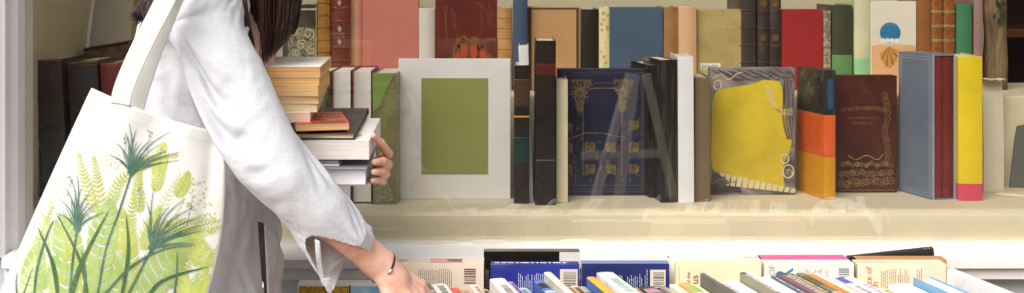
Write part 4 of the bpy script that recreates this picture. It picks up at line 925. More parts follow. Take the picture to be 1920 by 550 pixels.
# resting drape of the sleeve: second differences of vertex positions, 0.25 mm steps
SLEEVE_LO = [-0.60358, 2.18645, 0.91164]
SLEEVE = [399,-2,-1,-2,-2,-2,-3,-4,-6,-6,-7,-7,-7,-8,-9,-8,-9,-10,-9,-10,-11,-10,-10,-10,-11,-10,-10,-10,-10,-9,-9,-9,-9,-7,-8,-7,-6,-6,-5,-4,-3,-4,-3,-2,-1,-1,0,2,2,4,4,3,4,4,5,6,8,8,8,9,9,8,9,10,10,10,10,11,10,10,10,10,11,10,9,9,9,8,8,7,7,6,6,5,5,4,3,2,1,1,
12,1,-1,1,-1,0,-1,0,1,-1,0,0,-1,-1,0,-1,-1,1,-2,0,0,-1,-1,-1,1,-1,-1,-1,0,-1,-1,0,0,-1,0,-1,0,-1,1,0,-1,1,0,0,-1,0,0,0,0,0,-1,1,-1,1,1,1,0,0,1,0,1,1,0,1,0,1,1,-1,1,1,1,1,-1,1,1,0,0,1,0,1,0,0,1,1,0,1,1,0,0,0,
18,1,1,-2,0,-1,-1,-1,0,0,0,0,-1,0,-1,-1,-1,-1,0,-2,0,-1,-1,0,-2,-1,0,-1,-1,-1,0,-2,0,-1,-1,0,-1,1,-1,-1,1,-1,0,0,0,0,-1,0,0,0,0,0,2,0,1,1,0,1,0,1,0,1,2,0,1,0,1,2,0,1,1,1,1,0,1,0,1,1,0,1,0,1,0,1,2,0,0,1,0,-1,
10,3,-2,6,5,-2,-5,-7,-5,2,7,12,3,-1,-1,-3,-4,-3,-8,-1,-5,5,-1,-9,-12,-2,-6,4,-13,-7,-4,1,-3,-3,2,1,-3,0,-6,-2,-8,22,-4,-3,1,-19,17,-19,-2,-10,16,67,7,-8,-4,2,0,1,0,1,1,2,0,1,2,1,0,1,1,1,0,-1,0,-1,5,39,17,3,-11,-10,-5,-2,-6,-5,2,0,-9,-5,-12,9,
32,2,-3,-18,-9,2,8,13,5,-11,-11,-14,3,-3,-4,0,1,-10,14,-5,10,1,-3,-4,5,-16,5,-12,13,8,-2,-14,3,-2,-2,-5,0,-4,26,3,1,-20,0,0,-1,36,-25,23,-13,0,-20,-63,71,17,-2,-5,1,-1,2,-1,1,1,2,1,0,2,2,1,2,1,2,3,6,0,-1,-51,10,24,24,-3,-11,-6,2,10,-21,-5,24,-16,21,-5,
15,0,2,14,-3,-9,-3,-3,0,9,-1,-7,-8,3,4,0,-1,9,-19,-6,-5,7,-3,5,8,-2,-9,-3,-2,2,14,4,-15,7,6,14,7,-9,-29,3,4,0,0,15,2,-31,20,-17,37,-10,-10,-10,-60,57,-3,7,1,1,1,3,0,0,1,1,1,1,2,2,1,2,2,2,-4,5,-5,2,-15,22,-6,4,-5,-14,9,13,8,3,-7,14,-18,-7,
20,0,0,-6,4,4,-9,-6,2,0,2,2,-7,4,-3,0,-2,-9,9,-8,-12,-23,36,-5,-13,15,12,21,1,-19,-18,10,18,5,-12,-15,8,5,2,0,4,-8,0,-16,19,22,-16,-5,-38,23,-11,25,-30,-7,32,-4,-4,3,-1,2,1,1,0,1,1,1,0,1,2,1,1,2,3,-2,-7,18,-13,-10,15,-7,21,4,-4,-26,14,20,-20,2,11,-7,
12,-6,5,1,1,1,3,-8,-6,2,0,3,0,-6,5,0,1,5,-9,20,-7,10,-20,15,-3,-3,-4,-11,3,2,5,17,-2,-14,-1,-6,-15,24,3,0,-6,8,-7,15,-24,-4,-22,23,20,13,13,-43,3,-71,16,45,5,0,1,0,2,0,1,1,1,1,0,1,0,1,0,0,2,6,2,-4,58,-20,-34,6,-1,8,-2,-2,-5,-16,9,2,-11,2,
22,-17,-7,2,-4,7,8,4,-8,-4,7,1,2,-4,-10,4,1,3,6,-7,12,-9,-11,-14,11,5,1,18,0,6,-12,-27,17,9,-7,10,-8,-20,15,15,-2,-18,16,-9,-8,6,17,-16,-5,-7,28,11,-9,-26,-30,-6,40,5,-1,0,0,2,1,0,1,0,1,-1,2,0,2,0,0,-3,19,57,-60,-24,19,-7,12,-8,12,-16,-17,8,9,-21,29,-10,
6,15,-16,-2,5,-7,2,9,11,-6,-18,-2,8,5,0,-11,0,-1,-2,1,-3,4,9,8,5,-5,-9,-19,21,-1,15,-2,-18,14,3,-12,14,-9,2,-17,9,18,-10,-10,-1,1,-6,16,-14,3,-9,22,11,14,-32,-30,16,1,4,2,1,3,-1,1,1,1,1,0,0,0,0,1,2,2,-2,-4,14,6,-30,11,-3,25,-32,27,-4,-15,-15,43,-40,10,
5,7,11,0,5,-3,-18,-9,0,12,10,-5,-11,-2,6,0,-3,1,2,7,0,5,-13,-2,-9,14,0,-7,-30,17,15,1,4,-14,20,9,-20,22,-33,2,-7,-2,8,16,17,-28,21,-32,25,-27,5,5,-1,11,7,6,-9,-6,2,0,0,-2,3,0,1,-1,1,1,0,1,0,0,-1,0,-13,-49,62,4,16,5,-29,-1,-7,7,5,3,10,-22,1,8,
-5,3,10,-9,-7,13,16,0,-12,-2,0,7,4,-8,-1,5,-1,4,0,-6,4,-7,-1,9,-1,-14,0,6,21,-20,-16,30,-13,-16,-14,28,4,-12,20,-15,22,-13,9,-14,1,12,-21,29,-9,0,-34,3,15,20,10,-19,-4,1,0,-2,1,-1,0,1,0,2,-1,2,0,0,0,0,-2,-2,4,45,-64,12,-3,1,-8,-3,24,-14,2,-8,-6,9,29,-29,
27,-12,-1,9,-9,-9,3,8,8,-9,1,-10,5,8,-5,4,4,-8,-2,1,-3,8,-1,-9,3,-1,8,-4,-3,3,-9,-6,20,4,-6,-9,25,-7,1,-1,-20,21,-16,-7,1,9,-1,9,-22,30,0,-19,-23,14,13,-10,-39,43,0,3,1,1,0,2,-1,-1,2,0,1,0,1,1,1,46,4,-49,-3,-11,-10,-5,28,-9,-20,23,-16,19,1,-24,0,32,
4,7,2,5,11,-9,-10,2,-1,0,8,8,-11,2,5,-8,-4,5,2,3,0,-8,2,0,-2,4,4,-1,-6,3,3,-5,10,2,0,-21,1,25,-13,4,-6,-3,10,5,-5,-19,32,-29,18,-8,1,1,14,-26,7,14,-1,-11,-1,1,1,-1,1,-1,1,2,0,-1,1,1,1,-5,46,-42,10,-32,-3,1,-6,-3,15,-11,12,-22,32,-22,16,18,-28,2,
9,-1,0,2,7,12,-5,-2,9,1,-18,-4,15,-7,-5,8,2,-2,0,-7,1,1,2,-3,2,7,-2,2,-5,0,4,-13,0,24,3,-6,-22,3,5,20,-4,-15,1,9,-3,5,-21,28,-18,-8,17,-14,15,-15,-4,11,5,-17,14,-3,0,3,-2,0,0,1,1,2,-2,0,-1,52,-42,0,-18,23,-25,-41,23,2,6,8,-15,-2,2,13,-21,12,18,-2,
32,0,-3,0,-12,2,15,-11,-11,-4,18,1,-14,10,2,-7,1,-2,-2,1,3,2,-3,0,3,4,-3,2,-5,4,1,-4,-16,7,24,6,-4,-28,9,0,-1,24,-19,-6,9,9,-9,-3,22,-12,-2,7,0,12,-5,-25,4,30,-18,-1,-13,0,3,-1,0,-1,-2,0,1,-4,41,-45,-8,-5,-34,18,29,-6,1,9,-31,-12,40,1,2,-7,13,-7,10,-3,
27,-5,0,5,8,-17,-10,8,13,1,-16,8,4,-11,4,-1,-3,1,3,4,-2,-3,1,1,3,1,-1,2,-3,5,-2,-1,-10,-10,7,21,9,-2,-13,-17,19,-10,-2,21,-15,-1,19,-21,4,-8,11,0,-12,29,-18,17,-34,-44,11,23,33,-7,-3,-1,1,-1,5,-13,-9,5,-3,1,-8,19,-2,-29,-4,21,1,-18,15,31,-17,-7,2,12,0,0,-4,7,
20,6,8,-23,0,20,5,-10,-15,9,4,-11,5,1,-6,6,3,0,-1,-3,2,0,0,1,3,-1,-2,1,0,3,-1,0,-4,-10,-4,6,17,8,-1,-4,-11,-7,22,-18,-5,15,-4,11,-5,5,4,-9,-2,-13,24,0,7,-11,-5,-55,-19,56,9,2,-2,-6,-8,9,3,33,-44,1,-12,-22,41,5,7,-19,-12,24,4,-27,14,17,-2,1,0,-1,-1,0,
30,-14,2,17,-6,-6,-12,8,-1,-6,7,0,-8,7,0,-4,0,2,3,-1,-2,1,0,3,1,-2,-2,4,9,-7,-2,1,-1,-6,-8,0,7,13,7,-2,-4,1,-11,-1,19,-16,-9,2,6,20,-23,27,3,-21,-11,1,22,15,-18,14,-18,-57,12,18,11,5,36,8,9,-40,-9,-13,16,-15,-26,18,-33,27,17,-13,6,21,-4,2,-1,-2,-1,-1,-1,0,
14,19,-11,-13,-2,-6,10,9,0,-2,-7,5,0,-4,4,4,-2,-3,-1,0,1,1,1,4,2,-8,2,-1,3,-3,3,0,0,-3,-4,-4,1,7,10,5,-4,-3,2,1,-9,1,15,1,-11,0,8,-9,9,-2,-5,10,-17,-4,5,17,-19,-1,-9,-36,-6,38,-2,16,-20,-4,4,-10,-13,30,2,-24,16,20,5,-2,4,-4,0,1,2,4,4,1,1,-8,
12,1,-1,8,-2,9,-2,-9,-1,0,-1,3,1,1,-2,-4,0,1,1,1,0,0,3,3,-6,-2,2,2,-1,-3,3,0,3,-3,-3,-5,0,4,6,7,2,-4,0,0,0,1,-7,0,8,-5,11,-3,1,11,-5,-2,17,0,-10,-5,7,0,-14,-28,1,-52,4,12,24,4,-7,9,15,-37,19,24,0,-3,0,5,-8,9,2,-2,-3,-4,-4,9,-6,0,
20,0,-6,3,2,-8,3,-1,6,2,-3,-6,6,-4,1,0,0,0,-2,3,1,0,2,-1,-5,2,2,1,-4,0,1,1,2,-1,-1,-3,-4,2,4,5,8,-2,-5,2,1,-2,1,-1,-2,0,-1,5,-5,7,12,-10,1,7,31,15,-3,-5,-57,30,16,-4,-48,1,-10,-7,-3,-5,-6,21,11,-8,9,4,-1,5,1,-1,-3,-1,2,3,1,-11,10,-1,
23,-15,9,2,3,-4,-4,2,-2,-3,9,-1,-4,1,-1,0,1,3,0,-1,0,3,1,-8,0,1,2,0,-5,2,2,-1,2,0,0,-3,-2,-1,3,3,3,7,-5,-2,3,0,-2,0,-1,2,-4,-2,-2,4,-7,4,-7,-22,-12,-13,39,4,41,11,-15,11,-1,-48,0,-25,16,13,10,1,-4,8,4,-5,-5,6,-2,-4,2,3,-2,-1,0,4,-11,11,
13,7,-2,-2,0,6,0,-4,1,3,-8,0,1,1,-1,4,1,-3,2,0,0,-3,-1,0,0,1,4,-6,0,2,-1,1,1,1,-1,-2,-3,0,2,3,1,2,6,-8,2,2,-1,0,0,-2,2,2,-4,-10,4,3,2,8,1,-8,-16,9,-2,5,-7,1,-4,5,2,15,-3,-4,1,2,1,3,-3,-3,0,-5,0,6,-3,-4,4,-3,4,-6,3,1,
24,-6,-2,1,1,-4,-2,1,1,1,0,0,0,4,1,-3,-1,1,-2,0,3,1,-4,1,1,1,-1,-4,2,4,-4,1,2,-1,0,0,-4,-2,1,4,2,-2,2,3,-4,2,2,0,0,0,1,-1,-1,-1,-1,0,0,5,0,-8,-3,-1,10,-4,-2,5,3,-2,-2,10,-9,2,-2,3,-1,-3,3,1,0,-4,-3,0,3,-1,-3,2,-3,6,-3,-8,
6,8,10,-10,-3,6,1,-3,-2,3,3,2,-1,-5,1,0,1,-1,1,0,-1,0,0,1,0,2,-6,2,2,0,-2,2,0,1,-1,0,-2,-3,0,3,2,1,1,3,-1,-1,1,0,0,1,-1,0,-1,2,0,0,-1,2,-4,-3,-1,-2,2,1,-1,0,8,-3,-1,6,-2,-2,0,0,0,0,-1,1,0,0,-3,-3,1,3,-2,-1,-1,-3,8,1,
20,2,-15,6,9,-5,2,3,-1,-6,-3,3,0,2,0,-1,0,1,0,0,-1,1,0,2,2,-4,-2,2,3,-4,0,3,-2,0,1,0,-2,-4,1,1,4,1,0,1,0,0,0,1,0,0,-1,0,-1,2,3,-2,2,-1,-4,-2,0,-2,3,-1,0,-1,4,0,-2,3,4,-4,1,-1,0,-1,0,0,0,0,-1,-2,-2,1,2,-2,0,0,-3,2,
13,-3,9,3,-10,-2,-2,2,7,0,3,-3,0,-1,0,1,0,0,0,1,0,0,0,-2,0,-1,2,1,-1,-3,2,0,0,1,2,-1,-1,-3,-1,2,1,4,-1,0,1,0,1,-1,1,0,-1,-1,1,1,2,1,-1,0,-5,0,0,-1,2,-1,1,-1,0,2,0,0,4,-2,-1,0,0,0,-1,0,0,0,-1,-2,-1,-1,1,1,-1,0,-1,0,
15,-1,1,-3,-1,9,3,-6,-7,4,0,0,-1,4,0,0,1,0,0,0,0,0,0,0,-1,0,1,2,-5,1,2,2,-4,2,1,0,0,-3,-3,1,3,-1,4,0,1,-1,0,1,-1,0,0,0,0,2,1,0,1,-2,-4,0,0,0,1,0,-1,0,0,3,-2,0,4,-1,-1,0,0,0,0,-1,0,0,0,-2,-2,-2,0,2,0,-1,2,-1,
19,-1,-3,1,4,-5,-6,6,7,-5,-1,1,1,-1,0,0,-2,1,0,2,-1,0,1,-1,0,5,-1,-5,-1,2,1,0,-2,2,1,0,-1,0,-1,-2,1,0,2,1,-1,3,-1,1,0,-1,1,-1,1,1,2,0,0,-3,-4,0,0,2,0,1,-1,0,0,1,0,0,1,1,0,-1,0,0,0,0,0,0,0,-2,-1,-1,-1,-1,0,1,0,0,
16,0,3,-4,2,2,2,0,-7,3,5,-3,0,-2,1,0,1,-1,0,-2,3,0,-1,3,0,-5,-1,0,3,1,1,-3,0,3,-1,0,1,-2,0,0,1,-1,-1,3,0,-1,2,-1,1,0,0,0,1,1,1,0,-1,-3,-4,3,0,1,1,-1,0,0,-1,1,1,-1,1,2,-1,1,-1,-1,1,0,-1,0,1,0,-4,-1,-1,0,0,1,-1,-1,
18,0,-3,2,3,-7,6,1,-1,-2,-4,9,0,-1,-1,0,1,1,0,2,-2,0,0,-2,0,1,0,0,-1,-1,-3,0,3,2,-1,0,0,-1,0,0,0,2,1,-3,0,1,1,0,0,0,-1,1,2,1,1,0,-2,-5,-1,1,2,1,-1,1,0,0,0,0,1,-1,0,3,-1,0,0,0,0,0,0,-1,1,0,-1,-4,-1,0,0,0,-1,1,
17,2,-1,4,-9,5,3,-6,1,10,-3,-7,1,2,4,0,-1,-1,1,-3,0,0,2,1,-1,0,0,0,1,2,-2,-1,-1,1,-1,1,1,-1,0,-1,1,-2,0,3,0,1,-1,-1,0,0,0,1,1,2,1,-1,-2,-5,-1,3,1,0,1,-1,1,-1,0,1,0,1,0,0,2,-2,1,-1,0,0,1,-1,0,1,0,-2,-4,-1,1,-1,0,1,
19,-1,0,1,0,3,-8,2,10,-10,1,8,-1,0,-2,1,1,0,0,1,-1,0,-2,-2,2,0,0,0,1,-4,4,-2,2,-1,0,0,0,-1,0,1,-1,2,2,-2,2,-3,0,0,0,-1,1,2,1,2,0,-2,-4,-5,1,3,2,0,0,1,-2,1,0,0,1,0,0,1,0,1,-1,-1,0,1,0,0,-1,1,1,-2,-3,-3,1,1,0,-6,
14,4,3,-6,8,-5,2,4,-8,0,10,-9,2,4,-1,-1,1,1,-1,-1,1,-1,1,3,-2,1,0,-1,-1,3,-4,1,1,0,0,0,1,-1,0,0,0,1,1,1,-3,0,-1,1,-2,1,1,1,3,0,-1,-1,-6,-3,2,2,3,0,-1,0,1,-1,0,1,-1,1,0,1,0,0,0,-1,0,1,0,0,-1,0,1,1,-2,-4,-3,2,3,-2,
18,-3,3,4,-6,5,2,-5,4,2,-9,1,7,-5,4,2,-2,1,0,0,0,0,0,-1,0,1,0,1,-1,-3,1,1,1,1,-1,2,-1,0,-1,0,1,4,-5,-2,1,1,-1,-1,1,0,1,2,1,1,0,-5,-5,-1,2,4,1,0,0,0,-1,0,0,0,1,0,0,0,1,1,-2,0,0,1,0,0,-2,0,1,2,1,-4,-5,-1,3,4,
22,-8,1,3,1,1,-3,7,-4,0,5,-1,-8,-1,4,0,5,0,0,1,-1,0,0,-1,1,-3,0,-1,0,1,0,1,0,-1,1,0,1,1,1,0,-1,0,0,-1,-1,-1,1,0,-1,1,3,2,1,0,-3,-5,-6,1,3,4,1,0,0,-1,0,0,0,0,1,-1,1,0,1,-1,1,-1,0,-1,2,-1,0,-1,0,2,1,0,-5,-5,0,6,
23,-1,-9,2,7,-3,1,1,-1,5,-5,5,1,0,-8,-2,1,3,3,-2,3,-1,-1,0,-1,1,-1,0,0,-1,2,1,1,0,-2,-3,4,2,0,0,1,-3,-2,2,-1,0,0,-1,1,2,2,1,1,-1,-4,-7,-2,1,5,4,0,0,0,-1,-1,0,0,1,-1,1,0,1,-1,1,0,-2,-1,1,1,1,-2,-1,0,2,2,1,-3,-5,-5,3,
18,8,-3,-10,2,7,1,-5,3,2,1,0,-1,4,-1,1,-6,-2,-1,1,1,1,2,-1,0,-1,1,1,0,0,0,0,1,2,-1,-2,-1,4,1,0,-2,-2,2,-4,1,1,-1,0,2,2,2,1,0,-4,-6,-5,-1,4,5,2,0,0,-1,-1,0,0,1,0,0,1,0,-1,0,0,0,0,-1,0,1,1,-1,-2,0,0,2,3,1,-5,-6,-4,
13,8,7,-5,-10,1,8,3,-2,-3,3,2,0,0,1,1,0,-2,-2,2,-4,1,-1,2,0,0,0,-1,0,3,0,0,2,2,1,-3,-4,3,2,0,-3,-2,-4,3,0,0,0,1,2,3,1,1,-2,-5,-7,-4,2,6,5,0,0,0,-2,-2,1,1,1,0,1,-2,0,1,0,0,0,-1,-2,0,0,2,1,-2,-2,0,2,2,3,-1,-5,-7,
13,-1,9,9,-6,-11,1,7,5,-2,-1,-1,3,2,0,0,1,-1,0,-1,1,-2,-1,-2,0,1,0,2,1,-1,1,0,5,0,-3,-1,-1,2,1,-1,-6,-1,-1,2,0,0,0,2,2,3,1,-1,-4,-6,-6,0,3,6,3,1,0,-2,-2,0,1,1,-1,0,0,1,0,0,0,0,0,0,-2,-1,1,1,0,-1,-1,-1,-1,3,4,2,-2,-6,
19,-6,1,8,8,-4,-13,-1,9,4,-1,1,0,-2,2,2,0,0,0,-1,-1,1,0,0,0,0,1,-1,1,0,-1,0,-3,6,-1,0,-1,2,0,-3,-7,3,3,-3,2,-1,0,3,3,1,1,-2,-7,-7,-3,1,6,5,2,0,-1,-2,-2,1,1,0,1,0,0,0,0,-1,1,0,1,-1,-2,-1,-1,2,3,-2,-2,0,-1,-1,4,5,1,-2,
26,-7,-6,2,9,6,-1,-12,-5,8,6,-6,3,1,1,-3,3,2,-1,0,0,0,0,0,0,0,0,1,-1,1,0,2,-4,2,3,0,-2,1,1,-5,1,0,-4,1,0,0,2,3,3,0,-1,-5,-7,-5,0,4,6,4,0,-1,-1,-4,1,1,1,0,-1,0,0,0,0,1,0,0,0,2,-4,-2,0,1,3,1,-3,-1,0,-1,0,5,4,0,
30,-4,-7,-4,1,8,5,-1,-9,-8,8,8,-6,-5,6,3,-4,1,4,0,0,0,1,0,0,0,0,0,1,0,0,-2,1,2,1,1,-1,-1,0,-2,-1,-4,1,1,-1,1,3,4,1,0,-4,-8,-6,-2,2,6,6,2,0,-1,-4,-2,1,2,0,1,0,0,-1,0,0,0,-1,0,0,2,-1,-4,0,-1,3,3,-2,-3,1,-1,-2,2,6,4,
30,0,-4,-8,-2,4,5,5,-1,-8,-3,-2,11,1,-11,2,7,-4,0,3,-1,2,0,0,1,1,-1,3,0,0,0,1,-4,2,2,0,-2,-1,0,-2,-1,-4,3,1,-1,2,5,1,0,-2,-7,-7,-3,0,4,7,5,-1,0,-3,-4,1,2,1,0,-1,0,0,0,0,0,0,0,-1,0,1,1,-3,-3,1,1,4,0,-4,-1,2,-2,-3,3,6,
27,3,0,-4,-7,-2,5,2,4,2,-13,1,3,4,2,-6,-4,9,-3,-3,5,-1,-1,2,1,-1,0,-3,0,2,3,4,0,-15,17,-1,1,-7,1,-1,-4,3,1,-3,2,4,4,1,-2,-6,-8,-5,-1,3,7,6,1,0,-2,-5,-1,2,2,0,0,-1,0,0,0,0,0,-1,0,0,0,1,1,-2,-4,-1,1,3,4,-2,-4,1,2,-3,-3,3,
19,7,4,0,-2,-9,0,6,-2,4,3,-6,-9,8,3,1,-3,-6,7,0,-4,1,1,0,2,0,1,0,0,-1,-2,-3,3,1,2,6,2,-8,-2,0,-1,1,-1,1,3,5,1,-1,-4,-8,-6,-2,1,6,7,4,0,-1,-5,-4,2,2,1,0,0,0,-1,0,0,0,-1,0,-1,0,0,1,3,-2,-3,-3,-1,3,5,0,-4,-2,2,2,-3,-3,
18,2,6,4,-3,3,-10,2,5,-4,3,3,-4,-8,7,2,0,-2,-4,5,0,-2,0,-1,1,1,2,0,2,0,2,1,-2,-4,-11,19,-4,1,-17,11,0,-3,5,-2,6,3,0,-4,-7,-7,-4,1,5,7,5,1,-1,-4,-5,0,3,2,0,0,-1,0,0,0,0,-1,0,-1,0,0,-1,1,3,1,-3,-4,-1,0,4,5,-3,-3,0,1,2,-2,
25,-3,-3,7,5,-5,3,-9,5,-1,0,2,3,-3,-7,6,1,0,-2,-1,1,1,0,0,-4,1,1,2,-2,0,1,0,8,-2,-12,-8,23,-5,-6,-15,22,0,-12,9,6,0,-3,-6,-8,-5,1,3,6,7,3,-1,-3,-6,-2,4,2,2,0,-1,-1,0,0,-1,0,0,-1,1,-1,-1,1,0,2,3,-2,-4,-4,0,3,5,2,-6,-1,2,0,1,
22,1,1,-2,1,4,1,-1,-2,1,0,-1,0,3,-2,-2,0,2,0,-3,2,0,0,0,1,0,-2,0,3,-1,-3,4,-5,8,1,-17,3,14,-2,-10,1,4,1,5,2,-2,-7,-8,-5,0,2,6,8,4,-1,-3,-6,-2,2,4,2,-1,-1,1,0,0,-1,0,-1,0,0,-1,1,-1,-1,0,1,3,1,-2,-4,-3,-1,6,6,-2,-4,-1,1,2,
20,0,1,0,-1,4,-3,4,-4,6,-2,1,0,-1,3,-4,1,1,0,1,-2,0,1,0,0,0,0,0,0,2,0,-4,-5,8,1,1,-23,14,5,3,-21,12,7,6,-2,-6,-8,-5,-1,1,5,9,5,0,-2,-7,-4,2,6,2,-1,-1,0,0,0,-1,0,0,0,-1,0,0,0,-1,-1,-1,1,2,4,-1,-3,-5,-2,0,8,5,-8,-1,-1,0,
18,1,0,2,-2,-2,2,2,0,0,3,-1,-1,1,0,0,1,0,1,0,0,1,-1,1,0,0,6,7,2,4,-12,-11,1,-16,15,5,-2,-18,18,-1,-1,-8,15,0,-6,-8,-5,-2,0,6,9,5,1,-3,-7,-3,2,4,3,0,0,0,0,-2,0,0,0,-1,0,0,0,-1,0,0,-2,0,-1,2,3,3,-2,-2,-6,-3,2,10,5,-12,-1,4,
18,4,-5,1,3,-6,1,2,3,0,1,1,0,-2,2,0,-1,0,1,0,1,0,1,0,1,2,-4,-15,-9,-6,15,17,-2,0,-18,0,23,-6,-3,2,1,3,3,-5,-7,-4,-4,0,6,8,5,1,-3,-6,-4,1,5,4,0,-1,-1,0,0,0,0,-1,0,0,-1,0,-1,1,-1,1,0,-3,0,1,2,3,1,-2,-1,-5,-6,4,10,4,-9,-6,
22,-8,2,4,0,4,-7,-3,3,4,0,1,0,0,-1,0,-1,1,0,1,0,0,0,1,1,-13,-11,0,0,0,0,-1,14,13,0,-8,-16,24,-4,-1,0,5,-2,-4,-7,-4,1,3,7,6,2,-4,-5,-4,2,5,3,0,-1,-2,1,1,-1,0,-2,1,-1,0,0,-1,0,0,0,0,1,0,-3,0,2,2,3,0,0,-2,-2,-9,2,13,2,-9,
20,3,2,-15,6,5,4,-6,-5,2,3,2,1,-1,0,-2,1,0,1,0,-1,0,3,-11,-12,0,0,0,0,0,0,0,0,3,17,17,-11,-23,9,13,0,-6,2,-7,-4,-1,4,9,4,0,-3,-5,-3,2,4,3,0,-2,-1,2,0,-1,0,-2,0,0,1,-1,0,-1,0,0,0,-1,1,1,0,-4,0,4,2,2,0,-1,-1,0,-9,-2,14,7,
31,-6,-7,11,-10,-5,9,3,-4,-5,2,2,1,0,-2,0,0,1,0,-1,2,-10,-12,0,0,0,0,0,0,0,0,0,0,0,0,10,19,-1,-20,12,11,-10,-6,-5,-1,4,9,3,1,-3,-5,-2,2,3,3,1,-3,0,1,1,0,-1,-2,-1,1,-1,0,0,0,0,0,-2,0,0,0,1,1,1,-4,0,4,1,1,3,-3,1,0,-5,-8,7,
14,9,8,-11,2,5,-11,5,6,-5,-5,2,3,0,-2,0,1,-1,-1,3,-10,-12,0,0,0,0,0,0,0,0,0,0,0,0,0,0,5,18,9,-19,4,10,-15,-3,7,8,0,0,-3,-4,0,2,2,4,0,-5,2,1,1,0,-2,-1,0,-1,0,0,0,-1,-3,2,0,0,0,0,-1,0,1,2,2,-4,0,4,2,-1,3,-2,1,-2,0,-6,
26,-6,-3,8,3,-7,5,-2,-5,8,-3,-6,2,-2,0,1,0,0,-8,-11,0,0,0,0,0,0,0,0,0,0,0,0,0,0,0,0,0,0,10,7,-4,-1,0,6,5,-1,-1,-3,-1,0,1,3,2,-4,0,4,-1,1,-1,-1,-4,2,1,0,-1,0,-4,0,0,-4,-1,1,0,1,1,2,1,1,3,1,2,-3,5,2,1,1,1,0,0,-3,
12,3,3,-1,-1,3,0,-2,3,-4,2,0,-4,1,1,0,3,-8,-11,0,0,0,0,0,0,0,0,0,0,0,0,0,0,0,0,0,0,0,0,4,6,3,3,2,-2,0,0,0,-1,2,1,0,-1,3,-1,-5,0,1,-1,0,-2,-2,-2,1,0,0,4,-1,-1,2,1,-1,-1,-1,-2,-3,-3,-3,-3,0,-4,2,-5,0,2,2,3,5,3,5,
5,0,0,0,1,0,-1,1,0,0,1,0,0,5,1,5,-18,0,0,0,0,0,0,0,0,0,0,0,0,0,0,0,0,0,0,0,0,0,0,0,0,6,5,2,1,1,1,1,1,1,0,0,0,-1,1,3,-1,-4,-1,-2,5,-1,-1,1,-2,-3,-3,1,2,0,-2,0,-1,-1,0,-1,0,0,-1,0,-1,0,0,1,-1,0,-1,-1,0,1,
-2,0,0,0,0,0,1,0,0,1,1,0,2,2,4,-9,0,0,0,0,0,0,0,0,0,0,0,0,0,0,0,0,0,0,0,0,0,0,0,0,0,0,2,2,3,1,1,1,2,0,1,0,0,-1,-1,-1,0,0,-1,-1,0,0,1,-1,0,1,-1,-1,0,-2,0,-1,0,-1,-1,0,0,-1,-1,-1,1,0,0,0,0,-1,0,-1,0,0,
574,-16,-17,-16,-17,-16,-16,-16,-14,-13,-13,-12,-12,-11,-10,-9,-8,-7,-6,-4,-2,-2,-2,0,1,2,4,4,6,6,8,8,10,12,12,12,13,14,14,16,16,15,16,17,16,17,17,17,16,16,15,16,15,16,14,14,12,11,10,9,8,8,9,6,4,3,2,2,1,-1,-3,-4,-4,-5,-7,-8,-10,-10,-11,-11,-12,-14,-14,-14,-15,-16,-16,-16,-17,-16,
-20,-1,0,-1,0,0,0,0,-1,-1,0,-1,0,0,1,0,-1,0,0,0,-1,0,0,0,0,0,0,1,-1,1,0,0,0,0,0,1,0,0,2,-1,1,1,0,0,1,0,0,0,1,0,1,0,1,-1,1,-1,0,0,1,0,1,0,-1,1,0,0,1,0,0,0,0,0,0,-1,0,-1,0,0,0,-1,-1,1,0,-1,1,0,0,-1,0,-1,
-29,-1,0,-1,0,0,-1,0,0,-1,-1,-1,0,0,-1,0,2,-1,0,-1,-1,-1,1,0,1,0,-1,0,0,0,1,1,0,0,0,0,1,1,0,2,-1,1,1,0,0,1,0,1,0,1,1,1,0,1,-1,0,1,1,0,1,0,0,0,-1,0,1,0,1,-1,0,1,0,0,-1,-1,-1,1,-1,0,0,-1,0,0,0,-1,0,-1,0,-1,-1,
-27,1,-1,-1,-1,-1,2,3,1,-2,-5,-5,-2,-2,-1,-3,-3,-2,1,-1,-1,-1,-10,5,-3,6,-6,6,1,9,-4,-14,11,2,8,12,-15,21,7,0,-13,-2,6,-8,-2,-5,2,-4,-9,2,-12,28,1,-3,0,1,1,1,1,1,1,0,-1,0,1,0,0,-1,0,0,-1,-1,-2,-1,0,-18,6,30,-2,-2,7,-8,-2,-6,1,-3,0,0,-1,4,
-19,-2,-1,6,1,-3,-3,-7,-4,11,5,1,-2,-2,2,8,-2,0,-15,-2,-6,9,-3,-5,-9,-9,12,8,1,-2,-5,34,-5,-22,-11,-15,47,-4,-17,-17,16,-2,-3,22,-39,2,2,14,-2,-1,-18,-33,32,12,3,0,2,1,1,1,1,2,1,0,-1,2,1,1,0,1,0,1,7,0,3,10,-30,-17,37,-15,-16,35,-22,11,-2,1,4,6,5,-2,
-25,1,2,-7,-1,5,-1,0,-1,-14,-2,12,2,-3,-5,-7,10,-4,13,-10,2,4,-3,8,13,-2,-10,-11,7,-1,13,-33,-1,32,8,12,-34,-19,28,17,5,7,-17,-14,58,1,-36,-32,2,-2,10,32,-76,31,10,-1,-4,-2,-2,2,-1,1,1,1,0,-2,2,1,1,1,4,1,-6,4,-5,1,42,-8,-33,-5,-2,-29,16,0,27,2,16,-1,-3,-10,
-23,4,-3,-2,-2,-3,5,1,-1,1,-1,-9,6,-3,0,-4,-5,13,5,6,0,-6,23,-9,-10,6,1,1,-2,-12,2,14,-10,13,-1,-13,1,-9,-17,38,-10,-21,16,-1,-30,5,41,27,-3,-39,4,-28,41,-30,0,5,-4,0,1,-1,1,0,2,0,1,-1,-1,0,3,-1,3,4,2,-2,-8,19,-26,23,12,-16,6,5,11,26,-24,8,-23,-18,-7,-3,
